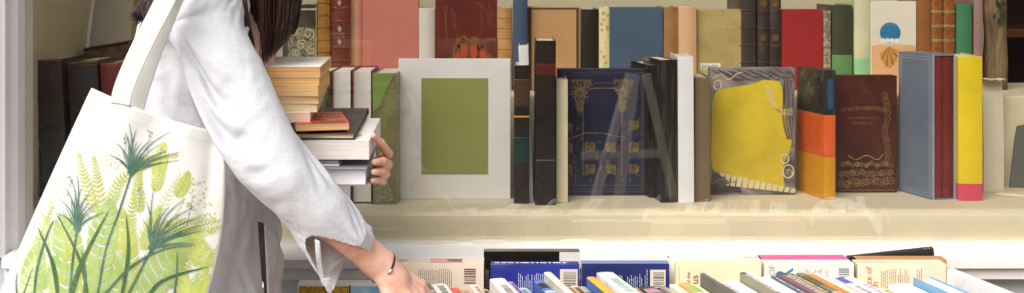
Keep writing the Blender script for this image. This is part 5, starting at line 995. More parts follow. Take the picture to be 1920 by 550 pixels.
-24,0,5,1,-1,-3,-3,7,1,0,-2,-2,6,6,-4,-1,-5,-3,8,1,6,-4,-23,13,13,-3,17,-15,0,2,-6,9,-4,-26,5,13,3,10,-8,-41,36,22,-7,-9,12,-13,-29,-5,25,37,-17,-11,-17,-7,11,2,3,-3,1,-4,-2,-1,-1,3,1,1,-2,1,-1,4,-5,3,2,8,5,-18,34,-1,-28,10,-2,29,-5,-25,7,-7,-20,13,0,1,
-3,-2,-7,0,1,0,-6,-5,9,1,-1,-2,-11,2,16,-1,2,-5,-16,10,-2,7,29,-22,8,-14,-2,19,-9,-3,-3,-14,19,1,-8,4,-4,7,4,-7,-30,-9,29,15,-7,4,11,1,-15,-36,39,13,-1,-25,-21,8,6,-3,3,2,0,0,-2,-1,2,2,0,-3,4,1,5,-5,-2,-7,20,19,-37,-30,39,12,10,-33,-2,27,-12,-38,24,11,9,8,
-16,-3,9,-1,0,2,1,-4,-11,5,16,3,-5,-6,-3,15,-5,-1,10,4,2,-23,7,-5,3,19,-27,4,0,1,13,-7,-3,4,-4,-15,10,-12,4,2,7,30,-23,-12,12,1,-18,-9,7,21,-29,-4,21,7,-5,-13,15,2,-7,-1,-1,-7,3,0,-2,-1,3,-1,-3,2,-1,2,7,3,-14,-4,36,3,-27,12,0,0,10,-49,-3,45,-8,3,0,-8,
-7,-2,-5,1,-3,2,9,5,1,-8,-13,4,11,3,-12,4,9,-3,1,-17,1,28,-22,9,-15,16,4,-12,8,3,7,-14,-7,1,6,6,-21,19,-17,11,-9,-23,9,17,-4,5,24,-16,-2,33,-30,-24,4,8,4,-3,-1,10,-14,2,2,3,-1,-6,2,6,-5,3,-2,-2,-2,-2,0,12,-7,12,-13,4,5,5,1,-6,19,6,-28,-7,29,-19,2,-1,
-3,2,-3,5,1,-5,-9,-2,9,0,-1,-8,-7,20,1,-17,11,-5,-10,28,-9,-19,5,25,-9,-28,9,4,9,-3,-18,34,3,-20,-1,-5,-1,-7,23,-10,4,-3,-10,-4,8,-1,3,17,-22,-11,63,-9,-45,20,-4,6,3,-28,7,4,-10,9,-2,-1,-3,-7,10,3,1,-5,6,-1,-10,4,0,-9,6,19,-4,-10,-2,5,-27,45,19,-29,-22,8,-2,19,
-6,-3,-1,-6,7,2,-1,-4,-8,6,-1,17,-5,-21,24,-3,-20,28,5,-27,8,23,0,-32,-3,7,14,0,2,-7,-17,3,9,-1,-9,7,20,-19,-1,1,-2,5,4,-8,-4,3,-5,1,2,-12,-14,59,-10,-35,-6,2,-16,44,-6,-11,10,-3,-4,3,1,6,-11,-6,2,12,-5,8,-1,-7,5,-24,15,18,-25,17,-10,-4,38,-30,20,14,-5,-5,-2,-10,
-7,-1,-1,-2,-7,5,3,1,1,2,-4,-14,27,-1,-24,13,22,-27,-2,30,0,-20,-12,1,7,13,4,-10,-2,-5,0,-1,-4,15,-9,-3,-2,15,-16,3,-3,0,1,6,-1,-5,-2,2,19,-2,-3,-28,55,-16,-13,-7,-3,2,15,-11,-8,0,4,1,0,-7,5,8,-1,-13,-6,5,17,0,-12,16,-21,-32,49,-13,24,1,-53,31,0,10,7,-7,-2,-2,
-15,1,0,2,-1,-6,6,0,-4,-3,22,3,-28,10,21,-13,-16,30,-3,-20,2,-4,-3,8,12,4,-1,-7,-2,-3,-5,-5,-2,9,15,-15,-5,1,12,7,-13,-7,0,1,2,4,9,-1,-17,13,-4,3,-20,27,24,-30,-21,-6,17,19,-5,-8,3,-1,0,0,-6,-5,1,7,6,-9,21,22,-13,-36,-24,18,18,-7,20,20,15,-51,-8,-1,-4,9,-2,0,
-16,0,1,0,4,-1,-8,8,7,7,-20,3,20,-11,-15,27,-5,-17,10,-1,-11,-3,11,9,4,2,-3,-4,-5,-1,-1,-9,5,-6,8,14,-9,-6,3,-1,7,7,-15,-1,-1,2,-2,-1,15,-1,16,-39,-9,7,-12,29,37,-2,-46,0,23,-5,-8,-1,0,3,8,-8,1,2,-3,10,-21,-58,49,18,35,-18,1,33,-46,-26,9,3,8,-2,-1,-5,2,0,
-16,1,0,1,-4,13,4,-7,-5,-1,16,-9,-12,22,-6,-13,17,-3,-12,-9,5,14,11,-6,2,0,-2,-2,-9,-1,3,-4,-6,6,-6,4,14,-5,-8,-1,10,0,1,-1,-3,1,3,13,-4,-8,-3,41,-24,-21,18,-7,-21,-26,39,-2,-13,18,6,-5,-1,1,-9,29,-22,-9,4,6,-4,0,-16,53,-29,12,-18,-30,2,18,-2,5,-8,4,-1,2,-3,1,
-13,0,0,10,1,-13,-3,11,9,-10,-9,16,-6,-9,19,-12,-13,-1,4,12,19,-2,-15,7,2,-1,-4,-1,-9,0,3,-1,-6,-1,4,-5,1,12,-3,-4,-2,-1,12,2,-8,-4,1,-6,10,4,-4,-19,53,-7,-17,-19,12,10,-27,14,-5,11,-14,7,4,8,12,-34,8,15,16,-25,8,2,11,-24,21,-35,-29,30,15,-15,2,6,0,0,1,-1,1,0,
-7,3,2,-11,2,1,11,-9,0,4,-5,-3,15,-11,-5,9,0,-5,19,3,-13,-8,6,6,0,-1,-6,0,-10,1,11,-5,-4,-3,2,0,-4,1,9,-4,-3,1,1,-1,10,3,-5,1,-7,1,-2,12,-8,45,-33,31,-15,-30,19,-33,14,-10,23,-6,5,-7,8,10,7,-26,21,51,-42,-7,-15,-5,2,5,14,-26,2,5,-8,-1,-2,-1,0,0,0,0,
-7,-2,-1,6,1,3,-9,-3,1,4,7,-9,4,6,-11,-7,7,16,-4,-3,-6,3,7,3,0,-7,-8,0,-1,3,8,-1,-8,-3,1,3,-3,-3,2,6,-4,-2,0,1,1,0,5,1,7,1,8,13,-26,8,8,-26,26,18,-7,-4,-9,-6,-20,24,15,-23,24,-14,20,10,-71,-50,45,39,-17,20,-28,-1,22,-7,-4,-5,0,2,3,3,1,0,0,0,
-9,1,0,-4,2,-3,0,4,2,1,0,-1,-6,-2,7,22,1,-5,-18,-3,3,9,5,1,-3,-9,-6,0,1,5,4,6,-8,-5,0,2,0,-4,-2,3,2,-3,1,-1,0,0,1,0,-1,5,-2,1,24,-5,22,8,-29,16,-26,10,-5,6,18,-32,-47,18,-10,6,-10,50,12,-20,-23,2,42,-34,3,16,-25,2,-1,8,2,-2,-2,-2,-1,7,-1,0,
-8,0,4,-1,-1,2,0,1,-9,-2,6,9,-11,18,-3,-8,0,0,7,-7,11,-2,1,-1,-8,-8,-1,0,2,8,0,1,-1,-5,-1,0,3,-4,-2,1,5,-2,-3,0,0,0,-1,1,-1,-1,1,-4,9,-13,21,9,12,-5,26,-3,-21,-8,-25,33,19,2,-33,1,-12,-42,42,26,-7,-11,-21,0,3,2,-4,7,1,1,-4,-1,1,3,0,-7,4,0,
-4,-1,-4,1,-2,5,1,-2,3,6,-12,4,6,-7,3,-2,2,-10,7,8,0,7,0,-10,-8,-2,-1,0,6,7,0,-2,-2,-2,-1,0,2,-1,-3,-1,1,5,-5,0,0,0,0,-1,0,0,1,0,-2,-4,-4,7,-22,12,-8,24,23,-9,-7,-18,3,18,-7,21,-15,-7,-32,6,18,-12,11,4,8,-6,-10,10,-1,-5,3,3,0,-1,0,3,-3,2,
-5,0,0,0,0,-4,1,3,-1,-7,12,-3,-1,-2,6,-10,2,8,3,8,-3,-9,-2,-8,2,-2,-1,3,8,4,0,-4,0,-2,-1,0,1,2,-4,-2,1,0,4,-4,0,0,0,-1,0,0,-1,-2,2,4,-1,-17,12,-6,9,-2,16,-1,-3,-7,-4,-12,23,-2,14,-15,-5,4,3,7,-18,11,-4,-5,4,-7,-1,8,-3,-2,3,-2,4,-2,0,1,
-7,0,2,0,0,2,1,-1,0,-1,-1,3,1,-10,-1,10,0,8,-7,-7,7,-2,-6,1,-5,1,0,7,8,2,-4,-4,-1,0,0,-1,1,3,-3,-3,-1,-1,2,1,-1,0,0,0,0,-1,0,1,-1,0,0,3,3,-7,3,0,-4,5,2,6,-4,-6,2,1,7,1,-4,-9,2,7,1,-7,2,1,1,-3,-3,-1,5,-1,-3,3,-2,2,0,-3,
-5,0,-2,4,1,-3,0,3,1,-2,-5,-6,4,17,-2,-2,-8,-4,1,6,-2,0,-7,-3,2,-2,5,11,3,0,-7,-2,0,0,0,0,0,3,-2,-3,0,0,-1,2,0,-1,0,0,0,0,-1,0,0,0,0,1,0,-2,5,-2,1,2,2,1,6,-7,-5,2,0,6,3,-10,-3,4,1,-1,0,1,0,-1,-1,-4,1,3,0,-2,0,-1,1,1,
-6,0,5,-4,-2,1,-1,-3,2,7,6,-3,-1,-9,-1,6,7,-1,-7,-6,-6,8,1,-4,-5,5,13,4,2,-5,-6,-3,1,2,0,0,0,2,-1,-3,-1,1,0,0,0,0,0,0,-1,0,1,0,0,-1,-1,2,-1,0,2,-1,-1,4,3,0,0,-1,-5,-2,5,6,-1,-4,-4,2,1,0,-1,2,-1,1,-2,-1,-2,1,1,-1,0,0,0,1,
-3,0,-4,0,3,5,1,-1,-6,-1,-5,4,0,1,-1,-5,-1,4,10,2,-10,-12,-1,11,1,10,5,1,-2,-7,-5,0,0,4,0,0,0,0,3,-5,-1,1,0,0,0,0,-1,1,0,-1,0,0,0,1,-3,2,-2,2,1,-1,0,0,4,0,1,0,-4,0,1,4,3,-2,-4,-1,2,0,0,-1,1,0,0,-1,-2,-1,1,1,0,0,0,-1,
-3,0,0,1,2,-7,-2,7,6,-4,1,0,3,-7,7,-4,-4,-7,-7,5,9,2,5,-2,5,0,2,2,-9,-6,-3,-1,4,4,0,0,-1,1,4,-5,-1,-1,1,0,0,0,0,-1,0,1,-1,0,1,-2,-1,-1,1,3,-1,-1,0,1,1,0,2,1,-1,-2,1,2,3,0,-4,-1,1,0,0,0,0,0,0,0,-1,-2,1,0,0,0,0,0,
-2,0,0,0,-2,2,6,-7,-6,8,2,-2,-1,0,2,6,2,1,-1,-11,-5,5,-1,2,4,9,-4,-8,-3,-5,-1,0,7,2,1,0,0,-1,2,-3,-1,1,0,-1,0,1,0,0,0,-1,1,0,-2,0,-2,1,0,2,-1,1,0,-2,3,0,0,2,-1,-2,0,2,4,1,-3,-3,1,0,1,-1,1,0,0,-1,-1,0,-1,1,-1,1,0,0,
-2,1,0,1,-1,-1,-2,0,6,-5,-8,9,-2,5,-10,-3,0,4,5,9,11,0,-1,-7,1,-9,-2,0,-8,-1,-1,3,5,4,-1,0,0,1,0,-1,-1,-1,0,1,0,-1,0,0,0,1,-1,0,0,-1,-2,-1,3,2,-3,1,0,-2,2,0,0,2,2,-2,-1,0,3,2,-2,-1,-1,0,1,1,-1,0,0,0,-1,0,-1,0,0,0,0,1,
0,-1,0,-1,-1,6,-5,0,4,1,4,-13,0,2,2,1,1,4,-4,4,-4,3,-1,8,0,-3,-9,-11,0,2,4,-1,8,1,0,0,0,0,0,-1,0,0,0,0,0,0,0,0,-1,0,0,0,0,-2,-2,1,3,1,-3,2,0,-4,3,-1,1,1,1,-1,-1,0,1,3,0,-2,0,-2,1,1,0,0,1,-1,0,-2,0,0,1,-1,1,0,
-1,0,1,-1,3,-5,0,4,-3,-7,8,9,-1,-5,-8,1,0,-5,3,-6,0,0,4,4,-4,-3,-2,-1,-1,-3,3,22,-4,0,0,0,0,0,0,-1,-1,1,-1,0,0,0,0,0,1,-1,0,0,-2,-1,-2,2,3,-1,-1,1,-1,-1,1,0,0,2,1,-1,-1,0,0,1,2,-1,-1,-1,1,0,1,-1,0,1,-1,1,-2,-1,1,1,-1,0,
1,0,-1,1,-1,0,3,-2,-7,8,-3,-11,10,1,2,5,-7,0,3,0,-8,-1,-4,-9,5,-4,2,0,-1,7,18,-7,3,0,0,0,0,0,-1,0,0,0,1,-1,0,-1,0,0,0,0,0,-1,-1,-3,0,3,2,-3,1,1,-2,-2,2,0,1,2,-1,1,-2,-1,1,1,1,1,-2,-1,1,1,0,-1,0,0,1,-1,0,-1,1,0,1,-1,
1,1,0,1,-2,2,-1,-3,4,0,-11,17,-14,-5,14,-6,-1,4,-4,-6,1,-5,-7,8,-10,-1,-1,4,17,14,-12,1,4,0,0,0,0,-1,1,-1,1,-1,-1,1,-1,1,-1,0,0,0,0,-1,-2,-3,1,4,0,-3,3,-1,-2,0,0,0,2,1,0,-1,0,0,0,0,2,0,-1,-2,0,2,0,0,-1,1,0,0,0,0,-2,2,0,1,
3,0,1,-2,3,-3,-1,4,-3,-3,7,-8,-4,16,-17,-8,8,1,1,0,4,1,3,-16,4,-2,12,9,-4,-10,3,5,0,0,0,1,0,0,-1,1,-2,1,0,-1,0,0,1,-1,0,0,-1,-1,-3,-1,3,2,-1,-2,2,0,-3,-1,1,1,1,0,0,0,-1,1,0,2,-1,2,-3,0,-1,1,1,0,0,-1,1,1,0,0,-1,-1,2,0,
3,1,0,1,-1,0,2,-4,3,0,-5,-1,7,-8,-4,17,-13,-13,-3,8,-2,-1,1,3,-1,11,0,-6,-1,8,2,0,1,0,0,0,0,0,1,0,0,-1,0,0,0,-1,0,0,0,-1,0,-3,-3,1,4,1,-3,0,3,-2,-4,1,1,1,2,0,1,-3,0,-1,1,-1,3,0,0,-2,-2,2,1,1,-1,0,0,0,0,1,1,-2,1,1,
4,1,1,1,-1,1,-1,0,0,-4,6,-6,-2,-1,8,-10,-1,18,-8,-3,-7,4,3,6,3,0,-5,3,0,-10,5,1,1,0,-1,-1,1,0,-1,2,-1,0,0,0,-1,1,-1,0,0,0,-3,-3,-1,3,3,-1,-4,4,0,-3,-2,0,1,3,0,0,0,1,-1,-1,-1,1,-1,1,0,0,-2,1,2,0,0,-1,0,1,0,0,1,0,-2,3,
5,-2,4,1,0,-1,0,2,-2,-1,-1,0,2,-6,2,-4,12,-21,2,5,19,-2,-7,1,5,0,-4,-6,0,2,0,3,0,1,-1,-1,-1,1,-2,1,2,0,0,-2,1,-1,0,1,-2,-1,-2,-3,1,3,2,-3,-1,2,-1,-4,-1,2,2,2,0,0,-2,0,1,-1,0,-1,2,-1,1,-2,-1,0,3,0,0,0,0,0,1,-1,0,3,-1,-2,
3,3,-4,4,3,1,-2,-1,1,2,-3,-1,0,0,-3,-2,-1,6,5,-16,-12,4,13,7,-9,-3,1,3,1,9,1,-1,2,1,1,-6,1,-1,-4,3,3,0,-2,1,0,0,-1,-1,0,-2,-4,-2,3,5,-2,-4,2,3,-3,-4,-1,3,3,1,-1,-2,-1,-2,0,2,0,3,-1,0,-1,1,-3,-1,2,3,0,-1,0,0,1,1,-2,1,2,-1,
4,1,1,-5,6,3,1,-2,-2,2,1,0,-4,-2,2,-1,-4,-1,1,3,-4,-6,-5,-6,6,5,4,8,4,2,0,0,2,0,-6,0,-1,-1,-7,8,2,-1,0,0,0,0,0,-1,-1,-4,-4,3,5,0,-4,-2,4,0,-4,-4,2,4,3,0,-1,-1,-3,2,-1,-2,0,1,1,1,1,-2,-2,-1,2,3,-1,1,-1,0,0,1,1,-2,3,1,
7,-3,2,1,-8,6,5,1,-1,-3,1,1,0,1,-3,-3,0,1,-4,5,1,4,-3,-1,1,5,3,-3,2,-3,0,1,-1,0,2,-6,0,-2,-2,6,-2,1,1,-1,-1,0,0,0,-4,-4,0,3,4,-2,-5,3,3,-3,-5,-1,4,3,1,0,-2,-1,2,0,-2,-1,0,-1,0,2,1,0,-2,-3,1,3,2,0,0,0,-1,1,1,-2,-1,3,
6,1,-3,2,1,-8,3,8,0,0,-5,7,-3,0,-1,4,-5,-3,5,-1,0,-4,1,4,0,-2,0,3,0,2,0,3,-3,-1,3,-5,-2,0,0,4,0,-1,-2,0,0,-1,1,-3,-4,-3,4,5,-1,-5,0,4,0,-5,-4,3,4,3,0,-2,-3,-1,1,1,1,0,0,-1,0,0,1,2,-2,-4,-1,4,3,-1,0,0,1,-2,1,2,-3,-1,
3,4,1,-2,1,-1,-6,3,7,0,0,-9,6,9,-5,-3,8,-3,-7,1,0,2,2,-2,1,1,0,2,1,1,0,-3,0,0,1,-2,-2,-1,2,1,0,-2,-1,1,0,-1,-1,-4,-4,2,5,2,-5,-3,3,3,-3,-5,-1,4,5,1,-1,-4,0,-2,1,-1,0,1,0,1,-1,0,2,1,1,-4,-3,2,4,1,1,-2,1,1,-2,1,0,-2,
3,1,3,0,0,1,-1,-8,0,11,-1,2,-8,-2,15,-1,-9,10,-1,-5,8,-4,-2,5,-3,2,0,4,2,-1,-2,-3,-3,-1,1,0,-5,2,2,0,-1,-4,2,0,-1,1,-4,-5,-1,5,4,-3,-4,0,5,-1,-6,-3,3,6,2,0,-3,-1,-2,1,1,-2,0,0,-1,1,0,0,2,2,0,-1,-6,0,6,2,-1,1,-1,1,0,-1,2,0,
7,-4,2,3,0,0,1,-2,-3,-5,13,-1,1,-7,-5,13,5,-14,7,7,-13,12,3,-11,5,-1,-2,-6,-1,3,5,7,-7,0,-3,12,-12,3,1,-1,-5,3,0,-2,1,-2,-6,-2,4,5,-1,-5,-2,4,2,-3,-5,0,6,4,0,-1,-3,-3,-1,3,0,1,-1,-1,0,0,-1,0,2,3,0,-1,-4,-4,3,5,1,1,-1,1,1,-1,-1,1,
9,-1,-4,2,0,2,0,0,1,-4,-7,12,4,-4,-5,-3,9,6,-10,-1,12,-15,4,15,-10,-3,2,1,-2,-2,-2,-5,9,0,-2,6,-2,-3,5,1,-6,0,0,0,-1,-5,-4,2,6,1,-4,-3,2,5,-2,-6,-2,5,5,1,0,-4,-3,-1,0,0,-1,2,0,0,1,-1,0,-2,1,4,1,0,-2,-5,0,6,1,0,1,-1,1,2,0,-1,
8,1,-1,-3,3,-2,2,0,-3,6,-3,-8,8,6,-5,-5,-1,9,4,-8,-4,11,-8,-5,18,1,-7,-1,4,-3,2,3,-2,-11,6,-5,16,-18,11,-6,1,-2,0,-1,-2,-6,0,6,3,-3,-5,1,4,1,-5,-5,4,5,3,1,-3,-5,-1,1,3,-2,0,-3,1,0,1,0,0,-1,0,3,3,0,0,-5,-5,4,6,0,1,-1,1,0,0,1,
9,0,0,-1,-3,4,-3,3,-1,0,1,-1,-7,7,5,-6,-3,-1,9,0,-2,-1,2,-1,-7,4,14,1,-12,1,2,-1,5,5,-17,6,2,12,-23,6,9,-2,-9,2,-7,-2,6,4,-1,-6,-1,4,4,-5,-5,2,5,4,1,-3,-4,-2,-2,2,0,1,0,0,0,0,0,0,-1,-2,0,3,4,1,0,-2,-6,-3,7,3,0,1,0,1,0,0,
10,0,0,0,0,-2,1,0,0,-1,1,0,1,-7,6,2,0,-4,-2,10,-4,0,5,-3,-1,-2,-4,2,12,-5,-7,3,-3,7,-1,-6,-3,8,5,-12,-1,4,1,-4,-7,5,5,0,-6,-2,3,4,-1,-6,-1,6,5,1,-2,-4,-4,0,2,-1,-1,0,0,0,0,1,1,1,-1,-2,-3,2,5,2,0,0,-3,-7,0,8,0,3,-1,1,0,1,
10,0,0,0,1,-1,1,-1,3,-5,1,0,0,3,-5,5,-1,-1,-1,-3,9,-2,-1,2,0,-1,0,-1,1,6,-1,-3,-9,0,13,-13,4,-9,17,-11,-5,0,6,-10,5,6,1,-5,-3,3,4,0,-6,-1,5,5,0,0,-4,-4,-1,1,1,-1,1,-1,0,0,-1,-1,1,3,1,-3,-3,-2,4,5,1,0,-1,-4,-7,3,7,-3,5,-1,1,0,
9,1,1,0,1,1,0,-1,0,1,-1,1,1,-1,1,1,-2,1,-1,3,-3,1,-1,1,0,1,5,6,-10,-5,2,-1,-6,-9,4,16,-14,8,-5,10,-13,1,-5,2,7,2,-4,-4,2,5,1,-5,-3,5,6,0,-1,-3,-5,-2,2,0,0,0,-1,0,0,0,0,-1,0,1,4,0,-4,-4,2,5,3,1,0,-1,-5,-7,5,5,-4,3,1,2,
8,1,1,1,-1,3,0,0,-1,0,-1,0,1,2,-1,1,2,0,1,-2,1,0,-2,-1,5,3,-13,-11,3,5,1,-7,15,5,-20,0,12,-9,-1,2,2,1,-5,7,2,-3,-5,2,4,1,-2,-3,5,4,-1,0,-2,-6,-1,3,1,-1,-2,0,1,2,-2,0,0,-1,-3,0,3,5,-1,-5,-4,5,5,1,0,1,-1,-4,-9,5,4,-2,5,-2,
8,-1,1,1,0,-2,5,1,-1,-1,1,-1,0,2,1,1,3,-1,-2,1,0,-2,5,3,-12,-11,1,0,0,0,0,6,-1,-7,10,-9,4,0,3,1,-1,-2,3,2,-1,-5,2,3,2,-2,-3,4,3,0,1,-3,-5,-1,2,2,-2,-2,-1,3,1,-1,-2,0,2,1,-2,-4,1,5,4,-2,-7,-2,5,4,2,-1,1,-1,-1,-9,2,4,-4,6,
7,0,0,2,1,-1,-3,5,2,0,-2,0,-1,3,0,3,1,0,-1,-1,4,4,-9,-12,-2,0,0,0,0,0,0,0,0,6,5,1,-9,1,-6,7,5,-1,0,1,-6,-1,3,3,-1,-2,3,3,-1,0,-2,-4,-1,3,1,-3,-2,0,2,2,0,-2,0,-2,-1,4,1,0,-7,1,6,5,-2,-8,-1,6,2,1,0,0,-1,2,-6,-2,2,-6,
1,3,4,-2,3,2,-2,-3,5,2,0,-1,-1,1,3,3,0,-2,1,3,-5,-12,-3,0,0,0,0,0,0,0,0,0,0,0,0,11,-2,-3,1,-9,13,-6,4,-3,-3,6,3,-2,-2,2,2,0,0,-2,-4,0,3,0,-2,-4,-1,2,3,0,-1,0,-1,-1,-2,-3,5,7,-2,-3,-5,6,6,0,-8,-1,5,0,1,1,1,-1,0,-2,-3,3,
10,-2,-4,4,-1,-1,6,-2,-5,5,3,-1,-1,1,4,3,-3,2,2,-6,-9,-5,0,0,0,0,0,0,0,0,0,0,0,0,0,0,5,5,-4,3,-7,6,-1,-5,8,1,-1,0,2,1,-1,-1,-1,-2,-1,4,-2,-3,-3,-2,4,2,-2,2,0,-1,0,2,6,-5,-3,-2,4,3,-2,-2,0,6,2,-6,-3,5,1,0,0,0,0,-1,1,-3,
10,0,1,-4,-1,3,-4,2,4,-6,3,5,-1,1,8,-3,-5,-1,-7,-5,0,0,0,0,0,0,0,0,0,0,0,0,0,0,0,0,0,0,12,-3,0,-5,1,6,1,-1,0,1,0,-1,0,-1,-2,2,0,-4,2,-9,3,3,4,-3,1,-1,-1,0,8,2,0,8,2,-4,1,-4,5,-3,0,-3,2,2,-1,-4,1,0,-2,-1,-1,-1,-2,1,
13,1,-1,0,0,-2,0,1,-2,3,-1,0,3,6,-8,-8,4,-4,-5,0,0,0,0,0,0,0,0,0,0,0,0,0,0,0,0,0,0,0,0,7,7,0,-1,0,0,0,0,0,-1,1,-1,-1,1,-5,-1,6,-3,5,-1,-4,2,6,1,-1,0,2,-9,2,2,-6,-4,-1,-1,-2,-4,-2,-2,0,-1,1,0,3,0,1,4,3,3,3,3,0,
11,0,1,1,1,1,1,0,1,1,0,1,3,-10,-2,1,-11,0,0,0,0,0,0,0,0,0,0,0,0,0,0,0,0,0,0,0,0,0,0,0,0,18,-2,-1,-2,-1,-1,-2,-1,-2,-1,-1,-2,1,-3,-8,2,5,1,5,-11,-5,-2,-1,5,4,9,-3,-5,3,1,1,-1,1,1,1,1,0,1,-1,1,1,0,2,0,0,1,0,1,1,
5,1,0,1,0,1,0,2,0,1,1,0,-1,-3,-2,-6,0,0,0,0,0,0,0,0,0,0,0,0,0,0,0,0,0,0,0,0,0,0,0,0,0,0,10,-1,-1,-2,-2,-1,-1,-2,-2,-2,-1,0,3,0,-2,-1,-1,2,4,1,0,-3,-4,-2,-2,2,-1,0,2,0,1,1,0,1,1,0,0,2,1,0,1,0,1,0,0,1,0,1,
2118,-1,-2,-2,-1,-2,-3,-3,-5,-6,-6,-7,-6,-7,-8,-8,-8,-8,-9,-9,-9,-9,-10,-9,-9,-9,-9,-9,-9,-9,-8,-8,-8,-7,-6,-6,-6,-6,-4,-3,-3,-4,-2,-2,-1,-1,0,1,3,3,3,4,3,3,5,6,6,8,7,8,8,8,8,8,9,10,9,9,9,10,9,9,9,9,9,8,7,8,7,6,7,5,5,5,4,4,3,2,1,1,
-16,0,0,1,-1,0,0,-1,1,0,0,1,-1,0,0,0,0,0,0,1,-1,0,1,0,0,-1,0,1,0,0,0,0,0,0,0,0,0,1,-1,0,0,1,0,0,0,0,0,0,-1,0,0,-1,0,1,0,0,1,-1,1,-1,0,0,0,1,0,-1,0,0,0,-1,1,0,0,-1,0,0,0,-1,0,1,-1,1,0,0,1,0,0,0,0,-1,
-22,1,1,-1,0,-1,0,0,-1,2,0,0,0,0,0,0,0,0,0,0,1,0,-1,0,0,1,0,-1,0,1,0,0,0,0,-1,0,1,0,1,-1,0,1,-1,1,-1,0,0,0,0,0,-1,0,1,0,1,0,-1,0,-1,1,0,0,0,-1,0,0,0,0,0,1,-1,0,0,0,-1,0,1,0,0,-1,0,0,0,1,0,0,0,0,0,0,
-33,-1,0,1,3,-1,-3,-1,-1,-1,3,13,2,0,5,6,9,5,15,1,1,-1,2,-1,4,-2,3,-2,5,-1,-10,-11,1,-3,14,1,-21,9,3,4,-16,1,14,-40,-3,23,-7,-7,8,43,-33,-25,0,13,-2,-2,-2,-1,0,-1,-1,0,1,1,-1,-1,1,0,2,-1,1,1,1,2,5,53,13,-9,-1,-25,8,-9,-6,-13,-7,-8,-9,-2,-2,-3,
-29,1,-4,-6,-7,3,8,9,1,-5,-3,-11,19,5,-3,-11,-4,0,-5,5,-4,-3,8,2,-3,-2,-11,4,5,-5,23,5,6,8,-11,-6,9,-2,-4,-18,4,-24,0,61,25,-12,-6,5,-6,-64,44,43,-37,-19,14,0,-4,0,-3,0,-1,-1,-2,1,2,0,-2,0,-1,1,0,0,-2,1,-4,-44,42,3,-21,34,-13,-17,1,10,-2,-6,7,-5,3,1,
-35,4,3,5,0,-4,-7,1,5,6,2,-5,-18,6,0,9,-5,0,-7,4,1,-3,0,1,-8,16,18,5,-8,8,-14,-13,2,-1,13,10,-16,14,-1,0,-6,16,-27,-16,-18,-11,21,44,11,13,-77,-30,78,-3,-19,3,7,3,4,-1,3,-1,0,-1,0,2,-3,-1,-1,-2,-3,0,3,-2,0,-8,-56,58,22,-18,-4,18,-2,-7,-15,2,10,-2,-5,-3,
-30,3,1,-2,2,-1,0,-10,6,2,-2,6,-3,-1,3,-4,-2,-4,1,-9,7,13,-16,3,7,-1,-9,-8,-7,21,22,8,-39,-11,-5,-5,71,-30,-25,-10,14,32,22,-25,16,-11,10,-51,20,32,64,-38,-68,26,7,-16,13,-2,-2,-2,1,-1,-1,-1,-1,1,2,-1,-2,1,-3,-3,-1,3,-6,-3,0,-2,6,-12,4,17,-7,-17,27,1,-39,18,7,1,
-27,-4,7,1,-1,1,1,0,-13,5,3,-4,-1,-9,9,3,0,0,-3,-4,-14,3,10,2,1,1,2,-32,21,-15,26,14,2,-5,15,14,-62,28,0,41,5,-14,-21,-14,-12,33,6,15,-23,-23,-21,34,3,-32,9,31,-16,-2,3,6,0,2,1,-3,-1,-2,2,0,0,-4,6,-5,-2,-6,2,2,35,-26,-13,9,-4,-18,20,-3,-31,-5,39,5,-17,-4,
-20,-1,-13,-2,1,7,2,-2,1,-10,10,5,0,-2,-16,11,3,2,5,-2,5,-11,-7,3,5,0,-2,28,-29,-4,-28,19,30,10,-12,-6,30,-51,-1,-9,3,-13,24,24,10,-39,-16,-3,-8,33,31,-20,-11,6,4,12,2,0,-4,-3,-1,2,2,1,-3,-2,0,2,-3,0,-5,5,2,-1,-1,23,-23,-20,2,2,8,-10,2,3,21,13,-11,-17,18,-3,
-20,-4,5,-1,-3,-10,2,12,1,-1,-13,-8,8,5,2,-15,6,-1,-7,4,6,6,13,-1,-3,-16,6,-2,0,12,-3,-7,-12,3,-12,-2,31,21,1,-23,-11,1,3,7,-11,32,-13,-2,-2,-40,9,34,22,-12,-38,-13,24,4,-2,3,0,5,-3,-1,3,1,-3,1,2,-2,2,-1,-6,0,6,2,-9,3,-16,13,-15,17,-27,25,1,14,-17,6,-18,7,
-19,4,-9,0,5,0,-3,-13,0,10,-2,1,-8,-2,7,0,-8,1,-2,19,2,-6,-7,11,-1,11,-11,28,23,-35,-11,9,4,-7,-17,7,-34,22,27,20,-1,-3,-20,-5,-3,3,4,1,-7,22,-20,-16,1,-1,3,5,0,-9,6,0,-1,-2,0,6,-3,-5,3,-3,2,3,-1,3,-2,-5,-1,-32,-6,17,23,9,-42,11,-5,6,-28,11,59,-30,23,-1,
-36,-5,3,3,-6,12,1,0,-3,-4,0,5,0,-3,-3,4,0,6,6,-13,1,8,2,-7,6,1,11,-13,3,31,-13,-27,20,9,17,-10,-15,-12,1,-6,16,-5,4,9,-9,-21,-4,6,-13,0,0,5,-6,19,10,-31,8,15,1,-7,6,-7,3,0,2,5,-7,-3,-1,2,-1,-1,5,-6,1,8,23,-27,-26,-13,29,-18,18,10,42,-12,-51,40,-17,13,
-28,-5,2,-3,3,-11,4,5,1,-7,0,-4,7,4,-3,3,4,-8,-1,0,-3,11,-1,-4,0,-2,1,-2,1,-4,16,8,-11,-1,-4,2,14,-9,2,-2,-7,11,2,-7,4,7,-10,-1,7,-5,-17,17,3,-1,11,-13,-27,16,2,5,-6,3,0,-1,-1,-3,7,3,-1,-9,1,-2,1,9,0,0,4,-3,16,3,9,-8,10,-22,-2,-15,20,-17,7,-9,
